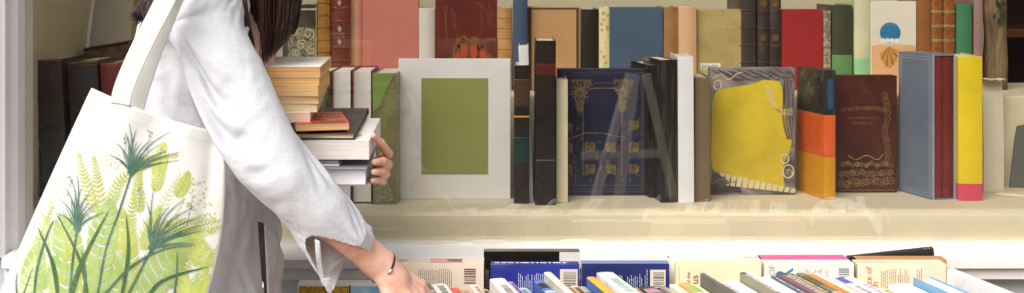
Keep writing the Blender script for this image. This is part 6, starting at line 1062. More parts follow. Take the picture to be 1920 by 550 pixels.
-43,4,1,2,0,-1,-9,1,-2,0,13,1,-7,1,2,-8,-1,6,0,7,1,-12,4,0,-2,0,2,0,-3,2,0,1,8,-3,2,-5,-1,20,-12,0,-4,1,5,4,4,-16,19,-12,-3,-3,-5,4,9,-16,-3,9,5,-6,-2,2,2,-1,0,-2,1,2,-3,-2,0,8,-3,-2,1,1,-10,-28,-15,-13,10,21,12,23,-20,43,-22,-4,-9,4,0,-2,
-53,0,2,2,6,3,-5,-1,11,0,-14,0,8,-7,-2,10,-1,0,3,-9,0,1,3,-3,-1,4,0,0,-2,1,3,-1,1,11,0,-3,-8,1,10,6,-6,-9,1,5,-1,8,-14,12,2,5,-2,-19,17,-8,-10,3,-7,2,8,-6,0,1,-2,-1,1,1,1,2,-1,-4,6,7,3,4,11,0,-45,16,6,-20,-1,9,24,-39,8,8,5,-2,-3,0,
-44,1,-2,-1,-8,3,12,-6,-10,-1,14,-2,-8,10,0,-6,5,-5,-2,-1,4,3,-5,0,1,2,-1,3,-2,1,1,1,-4,4,11,3,-2,-13,4,6,4,7,-17,-4,5,7,0,-3,11,-12,18,-15,-2,5,15,-19,-8,21,-10,1,-18,0,1,1,0,-1,-2,0,1,7,-15,-6,12,24,-8,26,20,5,-31,-13,4,-18,-12,5,7,-3,-8,0,3,-1,
-48,-3,0,5,4,-6,-8,3,14,0,-15,9,1,-7,6,-2,-4,0,3,5,-2,-5,2,-1,2,2,-1,1,0,4,-2,0,-2,-4,4,11,4,-1,-7,-8,11,2,0,4,-12,-2,15,-14,9,-17,9,9,-8,23,-28,27,-16,-56,0,22,33,-7,-2,-1,-2,-3,-1,0,2,-6,12,16,-19,-44,-8,11,13,-11,41,-17,8,-3,13,-10,-1,1,1,0,0,3,
-49,3,5,-9,0,11,4,-3,-15,7,3,-8,7,0,-6,8,0,1,-2,-5,3,0,-2,1,2,-1,0,1,1,2,-1,0,-1,-2,-2,3,9,5,-2,-2,-6,-3,15,-4,-7,2,-2,6,-6,5,3,-14,6,-9,24,-10,4,-9,2,-38,-21,51,2,2,2,-11,2,-3,6,10,10,-15,18,15,14,-11,-12,2,-38,20,-12,1,-7,6,-3,1,0,0,-1,-1,
-40,-3,4,6,-3,-7,-5,4,1,-4,6,1,-7,6,0,-6,1,1,3,1,-3,1,0,1,1,-1,-1,4,6,-5,-3,0,1,-2,-2,0,3,7,4,-2,-2,1,-4,-1,15,-5,-15,6,3,13,-16,23,-3,-6,-10,-3,10,16,-25,13,3,-81,6,15,26,19,-50,3,34,22,-3,4,-23,-20,23,-8,-4,-11,10,17,4,1,-7,1,0,-2,0,-2,0,1,
-41,10,-8,-4,0,-1,4,4,-1,-1,-6,5,1,-5,3,4,-2,-1,-3,0,1,0,0,3,1,-4,2,-1,1,-2,2,0,0,-1,-1,-2,2,2,6,3,-2,-2,1,1,-4,1,15,-3,-8,-3,6,-1,0,12,-12,7,-3,5,-11,1,-15,31,-9,-38,-21,-15,51,3,-26,-19,9,15,6,22,-35,-8,13,28,16,-21,2,-3,4,-1,2,2,2,2,1,-4,
-37,-1,0,1,0,5,0,-5,1,0,-1,2,-1,1,-2,-1,1,-1,0,0,-1,-1,2,1,-2,-1,2,1,-1,-2,0,1,1,-1,-1,-1,-1,2,3,4,0,-2,0,1,1,0,-4,1,4,0,8,1,-2,-6,5,7,0,-3,8,11,-16,20,-9,4,-6,0,0,-8,-14,4,-3,-11,13,-24,5,22,3,-10,-10,4,-1,2,0,-1,-1,-1,-1,2,-1,3,
-37,1,-3,2,1,-4,3,0,2,2,0,-7,4,0,1,-4,0,0,-1,3,0,0,1,0,-4,2,1,0,-1,-2,1,-1,2,0,-1,-2,0,1,1,3,4,-2,-2,1,0,0,0,0,-1,-1,1,6,-1,2,13,-6,8,0,23,-4,6,-9,-23,14,9,-13,4,12,-1,-30,-12,8,-12,8,9,-5,-6,-6,2,2,1,1,-2,1,1,2,-1,-2,3,-2,
-32,-8,4,2,1,-3,-3,3,-1,-3,9,-2,-2,-2,-1,1,-1,6,0,-3,-1,2,1,-5,1,0,1,0,-3,0,1,0,0,0,-1,0,-2,0,2,1,2,3,-3,-1,2,0,0,-2,1,0,-3,1,-1,8,1,1,9,-4,4,-5,19,-18,27,2,-17,13,-7,-11,-3,10,-2,-20,-5,9,-7,-1,3,1,-6,1,0,-1,1,0,0,0,1,1,-4,7,
-37,2,0,0,0,4,-1,-2,1,4,-8,1,1,0,-2,7,0,-5,1,0,0,0,-2,1,-2,2,1,-2,-3,1,-1,0,1,0,0,-1,-1,0,0,1,1,2,2,-4,2,1,-1,0,0,-1,0,1,-3,-4,1,10,-3,6,2,-6,-4,7,-3,1,6,4,-9,0,3,-9,-2,0,-1,5,-1,0,0,-1,1,0,0,3,-2,-1,1,-2,2,-1,1,0,
-31,-1,-3,0,1,-2,1,0,1,0,0,1,-3,7,1,-7,1,0,-1,0,2,0,-2,-1,2,-1,1,-5,1,2,-2,1,0,0,0,-1,-2,-1,1,2,1,-1,1,1,-2,1,1,1,-1,0,0,-1,0,-3,0,2,-2,4,-2,-4,1,0,4,-1,-2,3,1,-2,-3,9,-7,2,0,1,0,-2,3,0,1,-2,-1,0,3,-1,-1,1,-1,3,-2,-3,
-37,3,7,-8,-1,2,0,-1,0,5,1,1,0,-6,0,0,1,-1,0,0,0,0,0,1,-1,3,-5,-1,1,0,-1,0,1,-1,0,0,-1,-1,0,0,1,1,1,1,-1,-1,1,0,1,0,0,-1,-1,1,0,0,0,1,-5,-1,0,1,1,-2,1,1,5,-4,0,4,-2,-1,2,0,1,-1,0,1,0,1,-1,-1,-1,3,-1,0,-1,-1,6,0,
-29,2,-8,5,2,1,0,2,-2,-6,-1,4,-1,-1,0,0,-1,-1,5,0,-1,-1,-1,2,2,-5,-4,2,1,-2,-1,2,-1,0,-1,0,-1,-1,0,1,1,1,-1,1,-1,1,-1,1,-1,1,-1,0,0,1,1,0,0,0,-4,-1,1,-1,1,0,0,0,3,0,-1,1,3,-3,2,0,0,0,0,1,1,-1,0,-1,0,0,1,-1,2,0,-2,1,
-32,-2,6,3,-3,-6,0,0,5,1,0,-4,4,0,1,-2,0,1,-4,-1,3,3,0,-6,-1,-2,2,0,0,-3,1,0,0,-1,1,0,-1,-2,0,1,1,1,0,0,0,-1,1,0,0,0,0,0,-1,1,2,-1,0,-1,-2,-1,0,0,2,0,0,-1,1,2,0,-2,5,-2,0,0,1,0,0,0,1,1,-1,0,0,-1,1,0,-1,0,1,1,
-32,0,1,-1,-1,6,2,-4,-4,2,2,0,-4,2,-1,4,0,1,0,1,-4,-3,1,1,-3,0,0,2,-4,0,2,1,-4,0,1,-1,1,-2,-1,1,1,-1,2,0,1,-1,0,-1,1,0,0,0,0,1,1,-1,0,-2,-2,1,0,0,1,0,0,0,0,2,-1,1,1,0,0,0,1,0,0,1,0,1,0,-1,0,-1,0,2,0,0,-1,0,
-30,0,-1,-1,4,-1,-5,5,3,-5,-1,1,0,3,-1,-1,1,-1,-1,-1,0,-1,-1,1,0,3,-1,-5,-1,2,0,1,-3,1,0,0,-1,0,-1,0,1,-1,1,0,0,2,-1,0,0,-1,0,0,1,1,1,0,0,-2,-2,-1,1,1,0,0,0,1,-1,1,1,0,1,1,-1,1,0,1,1,0,0,0,1,-1,-1,0,-1,0,1,0,1,0,
-32,0,2,-3,1,1,3,-1,-3,2,4,-3,2,-4,2,-1,1,1,0,-1,0,1,0,-4,1,-4,-1,-1,3,0,1,-3,-1,1,0,0,0,-2,1,-1,0,1,-1,1,0,0,1,0,-1,0,0,0,2,0,1,1,-2,-2,-2,1,0,2,0,-1,0,0,1,1,0,-1,1,3,-1,1,-1,0,1,0,0,1,1,0,-2,0,0,0,0,0,0,-1,
-33,1,-2,3,1,-4,3,2,-2,1,-2,3,1,0,-1,0,-3,0,2,0,0,-2,1,2,-1,-1,-2,1,-1,-2,-2,-1,2,1,-2,0,0,0,-1,1,0,0,1,-1,0,0,0,0,0,0,0,0,1,1,1,0,-1,-3,-1,1,1,0,-1,2,0,0,-1,1,0,0,0,2,0,0,2,0,0,1,0,-1,0,1,-1,-2,1,0,-1,1,0,1,
-33,0,-1,3,-3,4,1,-3,2,4,-4,-2,-1,1,3,1,0,-1,-2,1,-1,0,-2,0,0,0,1,0,1,4,-3,-4,-3,0,1,0,-1,-1,1,-1,1,-1,0,1,0,0,0,0,0,0,0,1,0,2,0,-1,-2,-3,0,1,1,1,0,0,0,0,0,1,1,1,0,0,2,0,-1,0,0,1,0,0,0,1,1,-2,-2,0,1,0,-1,1,
-33,0,1,0,0,1,-3,2,5,-5,2,5,-3,0,-1,-2,3,-1,-1,-1,3,-1,0,2,-3,2,-1,-1,1,-6,1,-2,1,0,-1,-1,1,-1,0,0,0,1,2,-2,1,-2,0,0,0,0,0,0,2,1,0,-1,-2,-3,1,1,1,1,0,0,0,0,1,-1,1,0,1,1,0,0,1,-1,1,-1,1,0,0,1,1,0,-3,-2,1,1,1,-4,
-34,2,1,-3,4,-2,1,2,-2,1,4,-7,5,2,-5,1,-1,1,2,2,-3,2,1,-4,4,2,0,-2,-6,1,-5,0,1,-1,0,1,0,-1,0,0,0,0,1,1,-3,1,-1,0,-1,0,1,1,1,1,1,-3,-3,-1,0,3,1,0,0,0,0,0,0,1,0,1,0,1,0,1,-1,0,0,2,0,-1,1,0,1,1,-1,-3,-1,1,1,0,
-32,-2,2,3,-4,3,1,-3,1,2,-2,3,2,-6,6,2,-2,-3,-1,0,-1,-1,0,4,-1,-2,-1,1,-1,-3,0,0,0,1,-1,0,0,0,0,-1,1,3,-4,-1,1,-1,1,-1,0,0,1,2,1,0,-1,-2,-4,0,2,1,2,-1,1,0,0,0,0,1,1,-1,0,1,2,0,0,-1,0,1,1,0,-1,0,1,2,0,-2,-4,0,2,3,
-27,-4,0,1,1,0,-2,4,-2,-1,2,1,-2,3,1,-5,2,4,0,-3,0,0,-2,0,-2,-4,1,-1,0,1,0,0,0,-1,0,1,-1,1,-1,1,0,0,-1,-1,0,0,-1,0,0,1,1,1,1,1,-3,-3,-2,1,2,2,0,1,-1,0,0,1,1,-1,0,2,1,-1,0,1,0,0,0,0,1,1,-1,0,1,1,2,-1,-3,-3,1,3,
-26,-1,-5,1,4,-2,2,-1,0,3,-3,2,0,0,-2,3,1,-5,0,4,-1,1,0,-4,0,0,-2,0,-1,-3,1,0,1,0,-1,-3,2,1,1,0,0,-2,-2,2,-1,0,0,0,0,1,2,1,1,-2,-2,-4,-1,1,2,3,1,0,0,0,0,-1,1,2,0,-1,0,1,1,0,1,-1,0,0,2,1,-1,-1,-1,2,2,2,-2,-4,-3,2,
-30,7,-3,-6,1,5,0,-1,1,1,-1,1,-1,2,-1,0,-3,5,0,-3,0,-2,-1,1,0,-1,-1,-2,-1,0,0,1,-1,3,-3,-2,0,2,1,0,-1,-2,2,-3,0,0,0,0,1,1,1,2,-1,-1,-4,-3,1,1,3,1,0,0,1,-1,1,2,-2,0,1,2,1,0,-1,1,0,0,-1,1,0,1,0,-1,0,0,3,2,1,-4,-4,-2,
-33,5,7,-4,-6,0,5,1,0,-2,3,0,-2,1,0,1,0,-2,-1,1,0,-1,-1,-2,0,-1,-1,-1,0,2,-1,0,3,1,2,-6,-2,2,0,1,-2,-1,-3,1,0,0,0,0,1,3,1,0,-1,-4,-4,0,0,3,3,1,1,0,-1,0,0,0,2,1,0,-1,1,1,1,0,1,-2,0,0,1,2,-1,-1,0,0,0,4,3,-1,-5,-4,
-31,-1,6,7,-4,-7,0,4,3,-2,-1,-1,3,-1,0,-1,1,0,-1,-1,0,-1,1,0,-2,-1,-1,0,1,0,1,-1,5,0,-6,0,-2,2,1,-1,-5,-1,0,1,0,0,0,0,3,1,1,0,-3,-4,-2,-1,2,3,3,1,-1,0,-1,0,2,0,0,-1,2,2,-1,1,0,0,1,1,-3,0,1,2,2,-2,-2,0,0,2,4,3,-2,-6,
-28,-4,0,7,7,-4,-9,0,3,4,-1,0,-1,0,0,1,-1,0,0,-1,-1,0,-1,0,-1,3,1,-2,0,-2,0,0,-3,4,1,-4,-1,1,0,-2,-4,2,1,-1,0,0,-1,3,1,2,0,-3,-2,-4,-2,1,3,3,1,1,1,-2,0,1,0,0,1,2,-1,0,1,0,1,0,0,1,-2,0,0,2,2,-1,-1,-1,0,0,4,4,1,-2,
-23,-6,-3,1,6,7,-2,-10,-2,3,5,-3,1,-1,1,-2,1,-1,0,-1,0,-1,0,0,1,-2,-1,2,-1,1,0,3,-5,2,1,-1,-3,1,-1,-2,1,-1,-2,0,1,-1,1,2,3,-1,0,-3,-5,-2,1,1,4,3,0,0,-1,-1,0,1,1,1,0,0,1,1,0,-1,1,0,1,2,-2,-2,0,1,3,1,-2,0,0,-1,-1,5,6,-1,
-19,-4,-5,-4,1,6,6,-1,-8,-4,2,5,-2,-2,0,1,-1,0,-1,0,0,0,0,-1,-1,1,1,0,1,0,0,-4,1,0,3,-1,-3,0,0,-1,-2,-2,0,1,-1,0,3,2,0,1,-3,-4,-4,0,0,4,3,2,1,-1,-2,0,1,1,1,0,1,0,0,0,0,2,0,1,0,1,0,-2,0,-1,3,3,-2,-2,2,-1,-2,1,5,6,
-17,-1,-5,-5,-3,2,4,5,1,-8,-2,-3,5,0,-2,0,0,-1,0,0,1,0,-1,2,-1,1,-1,6,0,0,-3,-2,-6,1,2,0,-2,-1,-1,-1,0,-4,2,0,-1,2,3,1,1,-3,-4,-4,-1,0,3,4,2,2,-1,-1,-1,-1,2,1,0,2,0,0,0,0,1,0,0,0,1,3,0,-3,-2,1,2,4,1,-3,-2,3,-1,-3,2,6,
-22,4,0,-5,-5,-2,3,1,3,2,-9,0,0,2,0,-2,-1,1,0,0,-2,4,0,-4,2,-1,-1,-5,0,2,3,5,-4,-9,10,4,-5,-5,0,0,-4,2,1,-2,0,3,2,2,-2,-3,-5,-2,0,1,3,4,3,-1,-1,-2,-1,3,1,1,0,-1,1,1,0,0,1,0,0,1,1,1,2,-3,-2,0,0,3,4,-1,-3,0,2,-1,-2,1,
-29,7,3,-1,-1,-9,0,4,-1,2,3,-5,-5,3,1,0,-1,-1,0,0,1,-4,1,5,-4,-3,2,-1,-1,-2,-1,-3,6,-3,1,7,0,-7,0,0,-3,1,-2,1,3,3,1,-1,-3,-5,-3,-1,1,3,5,3,0,-1,-1,-2,1,1,2,0,0,1,0,-1,2,0,0,1,0,0,-1,1,3,0,-3,-2,0,3,4,0,-2,-1,1,1,-2,-2,
-29,0,5,4,-3,4,-10,1,2,-2,2,2,-3,-5,2,1,0,0,-1,-1,0,0,-1,-2,7,1,-5,-1,3,-2,3,4,0,-11,-4,9,7,-11,-5,1,0,-1,4,-2,4,2,0,-3,-5,-4,0,0,2,4,3,1,0,-2,-3,1,3,1,-1,1,1,0,0,1,-1,1,0,0,0,0,0,1,3,1,-3,-3,0,0,4,5,-3,-3,1,1,1,-1,
-27,-2,-1,5,3,-4,3,-7,3,0,-1,1,2,-2,-4,1,0,0,0,0,-1,1,-1,-1,-3,1,8,1,-8,1,1,-1,7,5,-19,0,13,7,-18,-4,14,-1,-12,6,4,0,-3,-4,-4,-1,-1,2,3,5,3,-1,-2,-3,0,1,2,2,0,-1,0,0,0,0,1,0,0,0,0,0,-1,0,3,3,-1,-3,-3,0,2,5,2,-5,0,2,-1,1,
-29,1,-1,-1,1,2,1,-1,-2,0,0,0,0,1,-1,-2,0,-1,1,0,-1,0,1,0,-1,0,-3,1,8,-3,-6,4,-5,9,-1,-12,0,12,0,-11,0,4,1,3,1,-1,-4,-5,-1,-1,1,3,5,3,-1,-1,-3,-1,2,2,0,0,0,1,0,0,0,0,0,0,0,0,0,-1,0,0,1,4,1,-3,-3,-2,-1,4,5,0,-5,0,1,1,
-33,0,1,0,0,2,-3,2,-2,3,-1,1,0,0,0,-2,0,1,-1,0,1,-1,0,1,1,-1,0,0,1,5,-1,-1,-5,0,9,-8,-8,2,11,-4,-11,2,7,4,-2,-4,-5,-2,-1,1,3,5,4,0,-1,-3,-2,2,2,1,0,-1,0,0,0,-1,1,1,-1,0,-1,0,1,-2,1,0,0,2,3,0,-3,-4,-1,-1,7,4,-6,-1,0,-1,
-33,-1,1,0,-1,-1,2,1,-1,0,1,0,0,0,1,0,0,-1,0,1,-1,1,0,0,0,1,-12,-20,1,2,21,7,-3,-7,6,10,-9,-7,8,3,-5,-3,9,0,-5,-4,-1,-2,1,2,5,4,1,-2,-3,-3,2,2,1,2,-1,0,0,-1,0,1,-1,0,0,0,0,0,0,1,-3,0,0,1,4,2,-2,-2,-4,-2,0,8,5,-10,-1,3,
-33,3,-5,2,1,-2,0,1,1,0,1,-1,0,1,0,1,0,0,0,-1,1,0,1,-1,-5,-8,21,25,-3,-7,-25,-14,15,7,-13,-1,12,-9,-1,1,1,2,2,-3,-3,-3,-2,2,1,6,4,0,-2,-3,-2,3,1,2,0,-2,1,-1,1,0,0,0,0,-1,1,-1,0,0,-1,2,-1,-2,-1,1,2,3,1,-1,-2,-3,-3,0,8,4,-7,-4,
-29,-5,2,0,0,2,-3,-2,2,1,0,1,0,-1,1,1,1,0,0,0,0,0,-5,-3,16,21,0,0,0,0,0,-10,-21,-10,7,-2,-4,11,-5,1,-1,5,-1,-5,-2,-2,1,1,5,3,1,-1,-3,-1,1,1,2,1,-1,-1,0,1,0,0,-1,0,0,0,0,0,0,-1,0,0,2,-2,-2,-1,2,3,2,0,0,-2,-2,-5,1,8,4,-8,
-31,2,1,-7,3,1,1,-2,-3,1,1,1,0,1,-1,1,1,1,0,0,-6,-6,18,20,3,0,0,0,0,0,0,0,0,-11,-17,-3,-3,-6,2,8,-1,-3,0,-1,-4,1,1,5,3,1,-1,-3,-2,1,1,3,0,-2,1,1,0,0,-1,1,0,-1,0,0,-1,1,-1,0,-1,0,1,3,-2,-3,-1,2,4,0,1,0,-1,1,-7,-1,7,7,
-25,-4,-6,6,-6,-3,5,1,-2,-2,1,0,1,0,1,1,0,0,0,-2,7,23,4,0,0,0,0,0,0,0,0,0,0,0,0,-25,-3,-4,-10,4,12,-10,-3,-2,1,2,5,2,0,-1,-3,0,1,1,3,-1,0,0,0,0,0,0,0,-2,1,0,-1,0,0,-1,2,0,-1,0,-1,0,4,0,-4,-1,2,2,1,1,-2,0,1,-4,-4,4,
-38,6,6,-8,0,4,-8,3,3,-2,-3,0,1,1,0,2,-1,-4,-2,17,18,5,0,0,0,0,0,0,0,0,0,0,0,0,0,0,-13,-14,-3,-8,-2,8,-7,-3,4,5,1,0,-1,-2,-1,0,3,1,0,-1,1,0,0,1,-1,0,0,0,-2,0,0,1,1,-2,-1,1,1,0,-1,0,-1,3,1,-3,-1,3,0,1,2,-2,0,0,0,-4,
-26,-4,-3,5,2,-7,4,-2,-3,2,-1,-3,-1,2,5,-2,1,6,21,4,0,0,0,0,0,0,0,0,0,0,0,0,0,0,0,0,0,0,-24,-5,-4,-7,2,4,3,-1,0,-2,0,-1,2,1,0,1,0,1,-1,2,-1,-1,1,-2,0,-1,1,0,2,0,0,4,0,-1,1,-2,2,-1,-1,-1,1,1,0,-1,1,1,0,2,2,0,-1,-2,
-30,1,2,-1,-1,3,-1,-1,0,-2,0,0,-1,5,0,-1,9,14,4,0,0,0,0,0,0,0,0,0,0,0,0,0,0,0,0,0,0,0,0,-11,-10,1,-4,-3,-1,0,-1,1,0,1,0,1,0,2,1,-5,2,-1,2,0,-3,1,0,1,1,2,-4,0,0,-2,-1,0,0,1,-1,0,1,-1,0,0,-1,0,-1,-2,0,0,-1,1,1,1,
-26,0,0,0,1,0,1,0,2,1,2,2,4,-1,1,8,5,0,0,0,0,0,0,0,0,0,0,0,0,0,0,0,0,0,0,0,0,0,0,0,0,-13,1,0,-2,-1,1,-1,0,1,0,0,0,-1,0,6,-4,0,-1,1,4,2,0,0,-5,-4,1,-2,-2,-1,0,0,-1,-1,-1,0,-1,0,-1,0,0,-1,0,1,0,-1,0,-1,0,1,
-15,0,0,1,0,1,0,2,1,3,2,3,2,-1,1,0,0,0,0,0,0,0,0,0,0,0,0,0,0,0,0,0,0,0,0,0,0,0,0,0,0,0,-4,3,0,0,-1,1,0,-1,1,0,1,-2,-1,-1,2,0,0,-1,-2,-2,-1,0,3,1,1,-1,-1,-1,-1,-2,-1,0,0,-1,-1,0,0,-1,-1,1,0,0,0,0,-2,1,-1,1,
]
# ---------------------------------------------------------------- the armful of books
GS = 'books in the stack held against the chest'
TL = Matrix.Rotation(R(5), 3, 'X')
PO = pages('d6a468', 1.02, .32); PO2 = pages('dcb27c', 1.02, .32); PC = pages('e3cba4', 1.05, .25); PW = pages('e6ddd6', 1.05, .16)
# spine away from the camera, fore edge or foot towards it; lying: local X -> up
LY = cols((0, 0, 1), (1, 0, 0), (0, 1, 0))       # spine to the left, foot of the book towards the camera
LF = cols((0, 0, 1), (0, -1, 0), (1, 0, 0))      # fore edge towards the camera
PIV = P(600, 330, 2.36)
def held(x0, x1, y0, y1, depth, cov, pag, label, d=2.36, rz=0, hard=False, zones=None, deco=None, t=None):
    # x0..x1, y0..y1: front face in survey pixels at depth d
    wid = X(x1, d)-X(x0, d); th = t or (Z(y0, d)-Z(y1, d))
    b = Bk(depth, wid, th*.985, cov, hard, .0015)
    if deco: deco(b)
    # put: back edge (spine) at +Y, left end at x0
    base = Vector((X(x0, d), d, (Z(y0, d)+Z(y1, d))/2)); Rr = Matrix.Rotation(R(rz), 3, 'Z') @ TL
    loc = base + Rr @ Vector((0, depth, 0))
    b.put(label, loc, Rr @ LF, pag, GS); return b
wpb = cover('e8e0d4', 1.0, .5)
held(483, 601, 125, 145, .118, wpb, PO, 'topmost paperback of the held stack, orange brown page edges and a white cover', rz=-1.5)
held(484, 599, 145.3, 160, .118, cover('cda878', 1, .5), PO, 'second paperback from the top of the held stack, deep orange pages', rz=-.5)
held(484, 597, 160.4, 181, .118, cover('dcc29a', 1, .5), PO2, 'third paperback from the top of the held stack, thick and orange edged', rz=-2)
held(488, 597, 181.4, 195.5, .120, cover('d8c4a4', 1, .5), PO2, 'fourth paperback from the top, slightly darker line above it', rz=1)
held(494, 594, 196, 211.5, .120, cover('e6d5c0', 1, .5), PC, 'fifth paperback from the top with pale peach page edges', rz=3)
held(496, 581, 212.5, 231, .118, cover('d9c9b0', 1, .5), pages('e9d3b4', 1.05, .12), 'sixth paperback from the top with cream page edges', rz=4, d=2.352)
b = held(555, 655, 233, 247, .105, cover('c9452f', 1.1, .35, .15), PO2, 'orange red covered paperback twisted across the black hardback', rz=15, d=2.335, deco=lambda b: b.rect('front', .012, b.w-.002, .03, b.h-.004, art('red_dark_jacket', [(.36, '3a2a26'), (.5, '8a4a38'), (.6, 'c9452f'), (.72, 'd8b49a')], 26, 2.2, 4, .3), .0004))
b = held(520, 665, 249.5, 262.5, .235, cover('2b2623', 1.1, .4), pages('e8cfa2', 1.05, .1), 'black hardback with cream page edges below the twisted paperback', hard=True, d=2.356)
def wh(b):
    b.rect('front', .05, .2, .06, .1, cover('e8e4de', 1, .4), .0003)
    # printed orange sun near the right end, grey caption at the left
    b.front([(b.w-.045+x, b.h-.033+y) for x, y in circ((0, 0), .011, 20, 1.5)], cover('e0924a', 1.1, .4), .0006)
    b.rect('front', b.w-.011, b.w-.0095, .004, .03, ink, .0006)
held(515, 692, 264, 300, .205, cover('e6e3e0', 1.0, .35), PW, 'large white paperback with rounded corner above the grey books', d=2.352, deco=wh)
held(540, 634, 301, 306, .17, cover('8d8a92', 1.1, .35), PW, 'thin grey booklet, upper one between the two thick books', d=2.362)
held(538, 636, 306.5, 312.5, .17, cover('7b7a80', 1.1, .35), PW, 'thin grey booklet, lower one between the two thick books', d=2.36)
held(515, 688, 315, 350, .19, cover('85858b', 1.1, .4), pages('dcd8d8', 1.05, .08), 'thick grey hardback at the bottom of the held stack', hard=True, d=2.352)
# ---------------------------------------------------------------- the woman
DT = 2.46                                             # depth of her middle
def A(px, py, d): return np.array(P(px, py, d))
person = thing('person', 'woman in a loose white linen shirt with dark brown hair reaching down to the paperbacks', 'person', (X(425, DT), DT, 0))
skin = NT('skin'); co = skin.coord('Object', (1, 1, 1), False); f1 = skin.noise(co, 26, 5, .6); f2 = skin.noise(co, 420, 4, .6)
c_ = skin.ramp(f1, [(.3, lin('d5967c', 1.0)), (.5, lin('e3b09a', 1.0)), (.7, lin('efc7b6', 1.0))])
skin.done(c_, .48, skin.bump(f2, .18, .0008), Subsurface_Weight=.12, Subsurface_Scale=.01, Specular_IOR_Level=.35)
skin.b.inputs['Subsurface Radius'].default_value = (1, .35, .2)
SR, ER, WR = A(372, 30, 2.275), A(535, 335, 2.235), A(716, 500, 2.315)
HD = (A(800, 572, 2.335)-WR); HL = np.linalg.norm(HD); HD = HD/HL
def fingers(p, chains, k=.004):
    d = None
    for pts, rs in chains:
        e = None
        for i in range(len(pts)-1):
            c = cap(p, pts[i], pts[i+1], rs[i], rs[i+1]); e = c if e is None else smin(e, c, .003)
        d = e if d is None else np.minimum(d, e) if k == 0 else smin(d, e, k)
    return d
# right hand: reaching over a book, fingers curled round its edge
Nn = np.array([.55, -.35, .75]); Nn -= HD*(Nn@HD); Nn /= np.linalg.norm(Nn)       # back of the hand
Sd = np.cross(HD, Nn); 
if Sd[1] > 0: Sd = -Sd                                                            # thumb side, towards the camera
def rhand_chains():
    out = []
    for i, (s_, l, kk) in enumerate(((.030, .078, .95), (.010, .084, 1.0), (-.010, .080, .95), (-.029, .070, .8))):
        kn = WR+HD*(.088-.004*abs(i-1))+Sd*s_+Nn*.004
        pts = [WR+HD*.016+Sd*s_*.45, kn]; a = .35; p = kn
        for seg in (.046, .027, .021):
            p = p+(HD*math.cos(a)-Nn*math.sin(a))*seg*kk; pts.append(p); a += .55
        out.append((pts, [.0125, .0108, .0092, .0082, .0066]))
    t0 = WR+HD*.022+Sd*.018-Nn*.006; t1 = t0+(HD*.72+Sd*.6-Nn*.35)*.042; t2 = t1+(HD*.9+Sd*.1-Nn*.45)*.032; t3 = t2+(HD*.85-Sd*.15-Nn*.5)*.026
    out.append(([t0, t1, t2, t3], [.0155, .0118, .0098, .0075])); return out
RC = rhand_chains()
def f_right(p):
    d = smin(cap(p, ER, ER+(WR-ER)*.35, .035, .037), cap(p, ER+(WR-ER)*.35, WR, .037, .0225), .02)
    # flatten the wrist along the hand normal
    d = smin(d, cap(p, WR-HD*.02, WR+HD*.03, .0225, .024), .02)
    fg = fingers(p, RC, .007)
    d = smin(d, fg, .012)
    d = smin(d, cap(p, WR+Nn*.012-Sd*.008, WR+Nn*.010-Sd*.012, .011, .011), .012)
    return d
# left hand: wrapped round the right-hand ends of the books
LS, LE, LW = A(432, 30, 2.63), A(474, 318, 2.60), A(660, 318, 2.545)
LCH = []
LCH.append(([A(668, 318, 2.54), A(712, 302, 2.505), A(728, 288, 2.455), A(714, 268, 2.415), A(700, 255, 2.388)], [.014, .0112, .0096, .0084, .0066]))
LCH.append(([A(668, 320, 2.54), A(712, 312, 2.495), A(727, 309, 2.440), A(718, 303, 2.392), A(702, 304, 2.372)], [.014, .0112, .0098, .0088, .0068]))
LCH.append(([A(668, 324, 2.54), A(708, 326, 2.495), A(723, 326, 2.440), A(716, 322, 2.394), A(701, 323, 2.374)], [.014, .0108, .0096, .0086, .0066]))
LCH.append(([A(668, 328, 2.54), A(704, 338, 2.495), A(717, 341, 2.440), A(711, 338, 2.398), A(699, 339, 2.380)], [.013, .0098, .0088, .0078, .0060]))
LTH = ([A(664, 300, 2.545), A(672, 276, 2.575), A(680, 256, 2.582), A(684, 240, 2.580)], [.016, .0118, .0098, .0074])
LCH = [(c_, [r_*.88 for r_ in rs_]) for c_, rs_ in LCH]
def f_left(p):
    d = smin(cap(p, LE, LE+(LW-LE)*.35, .036, .039), cap(p, LE+(LW-LE)*.35, LW, .039, .024), .02)
    d = smin(d, fingers(p, LCH, .0025), .010)
    return smin(d, fingers(p, [LTH], .003), .012)
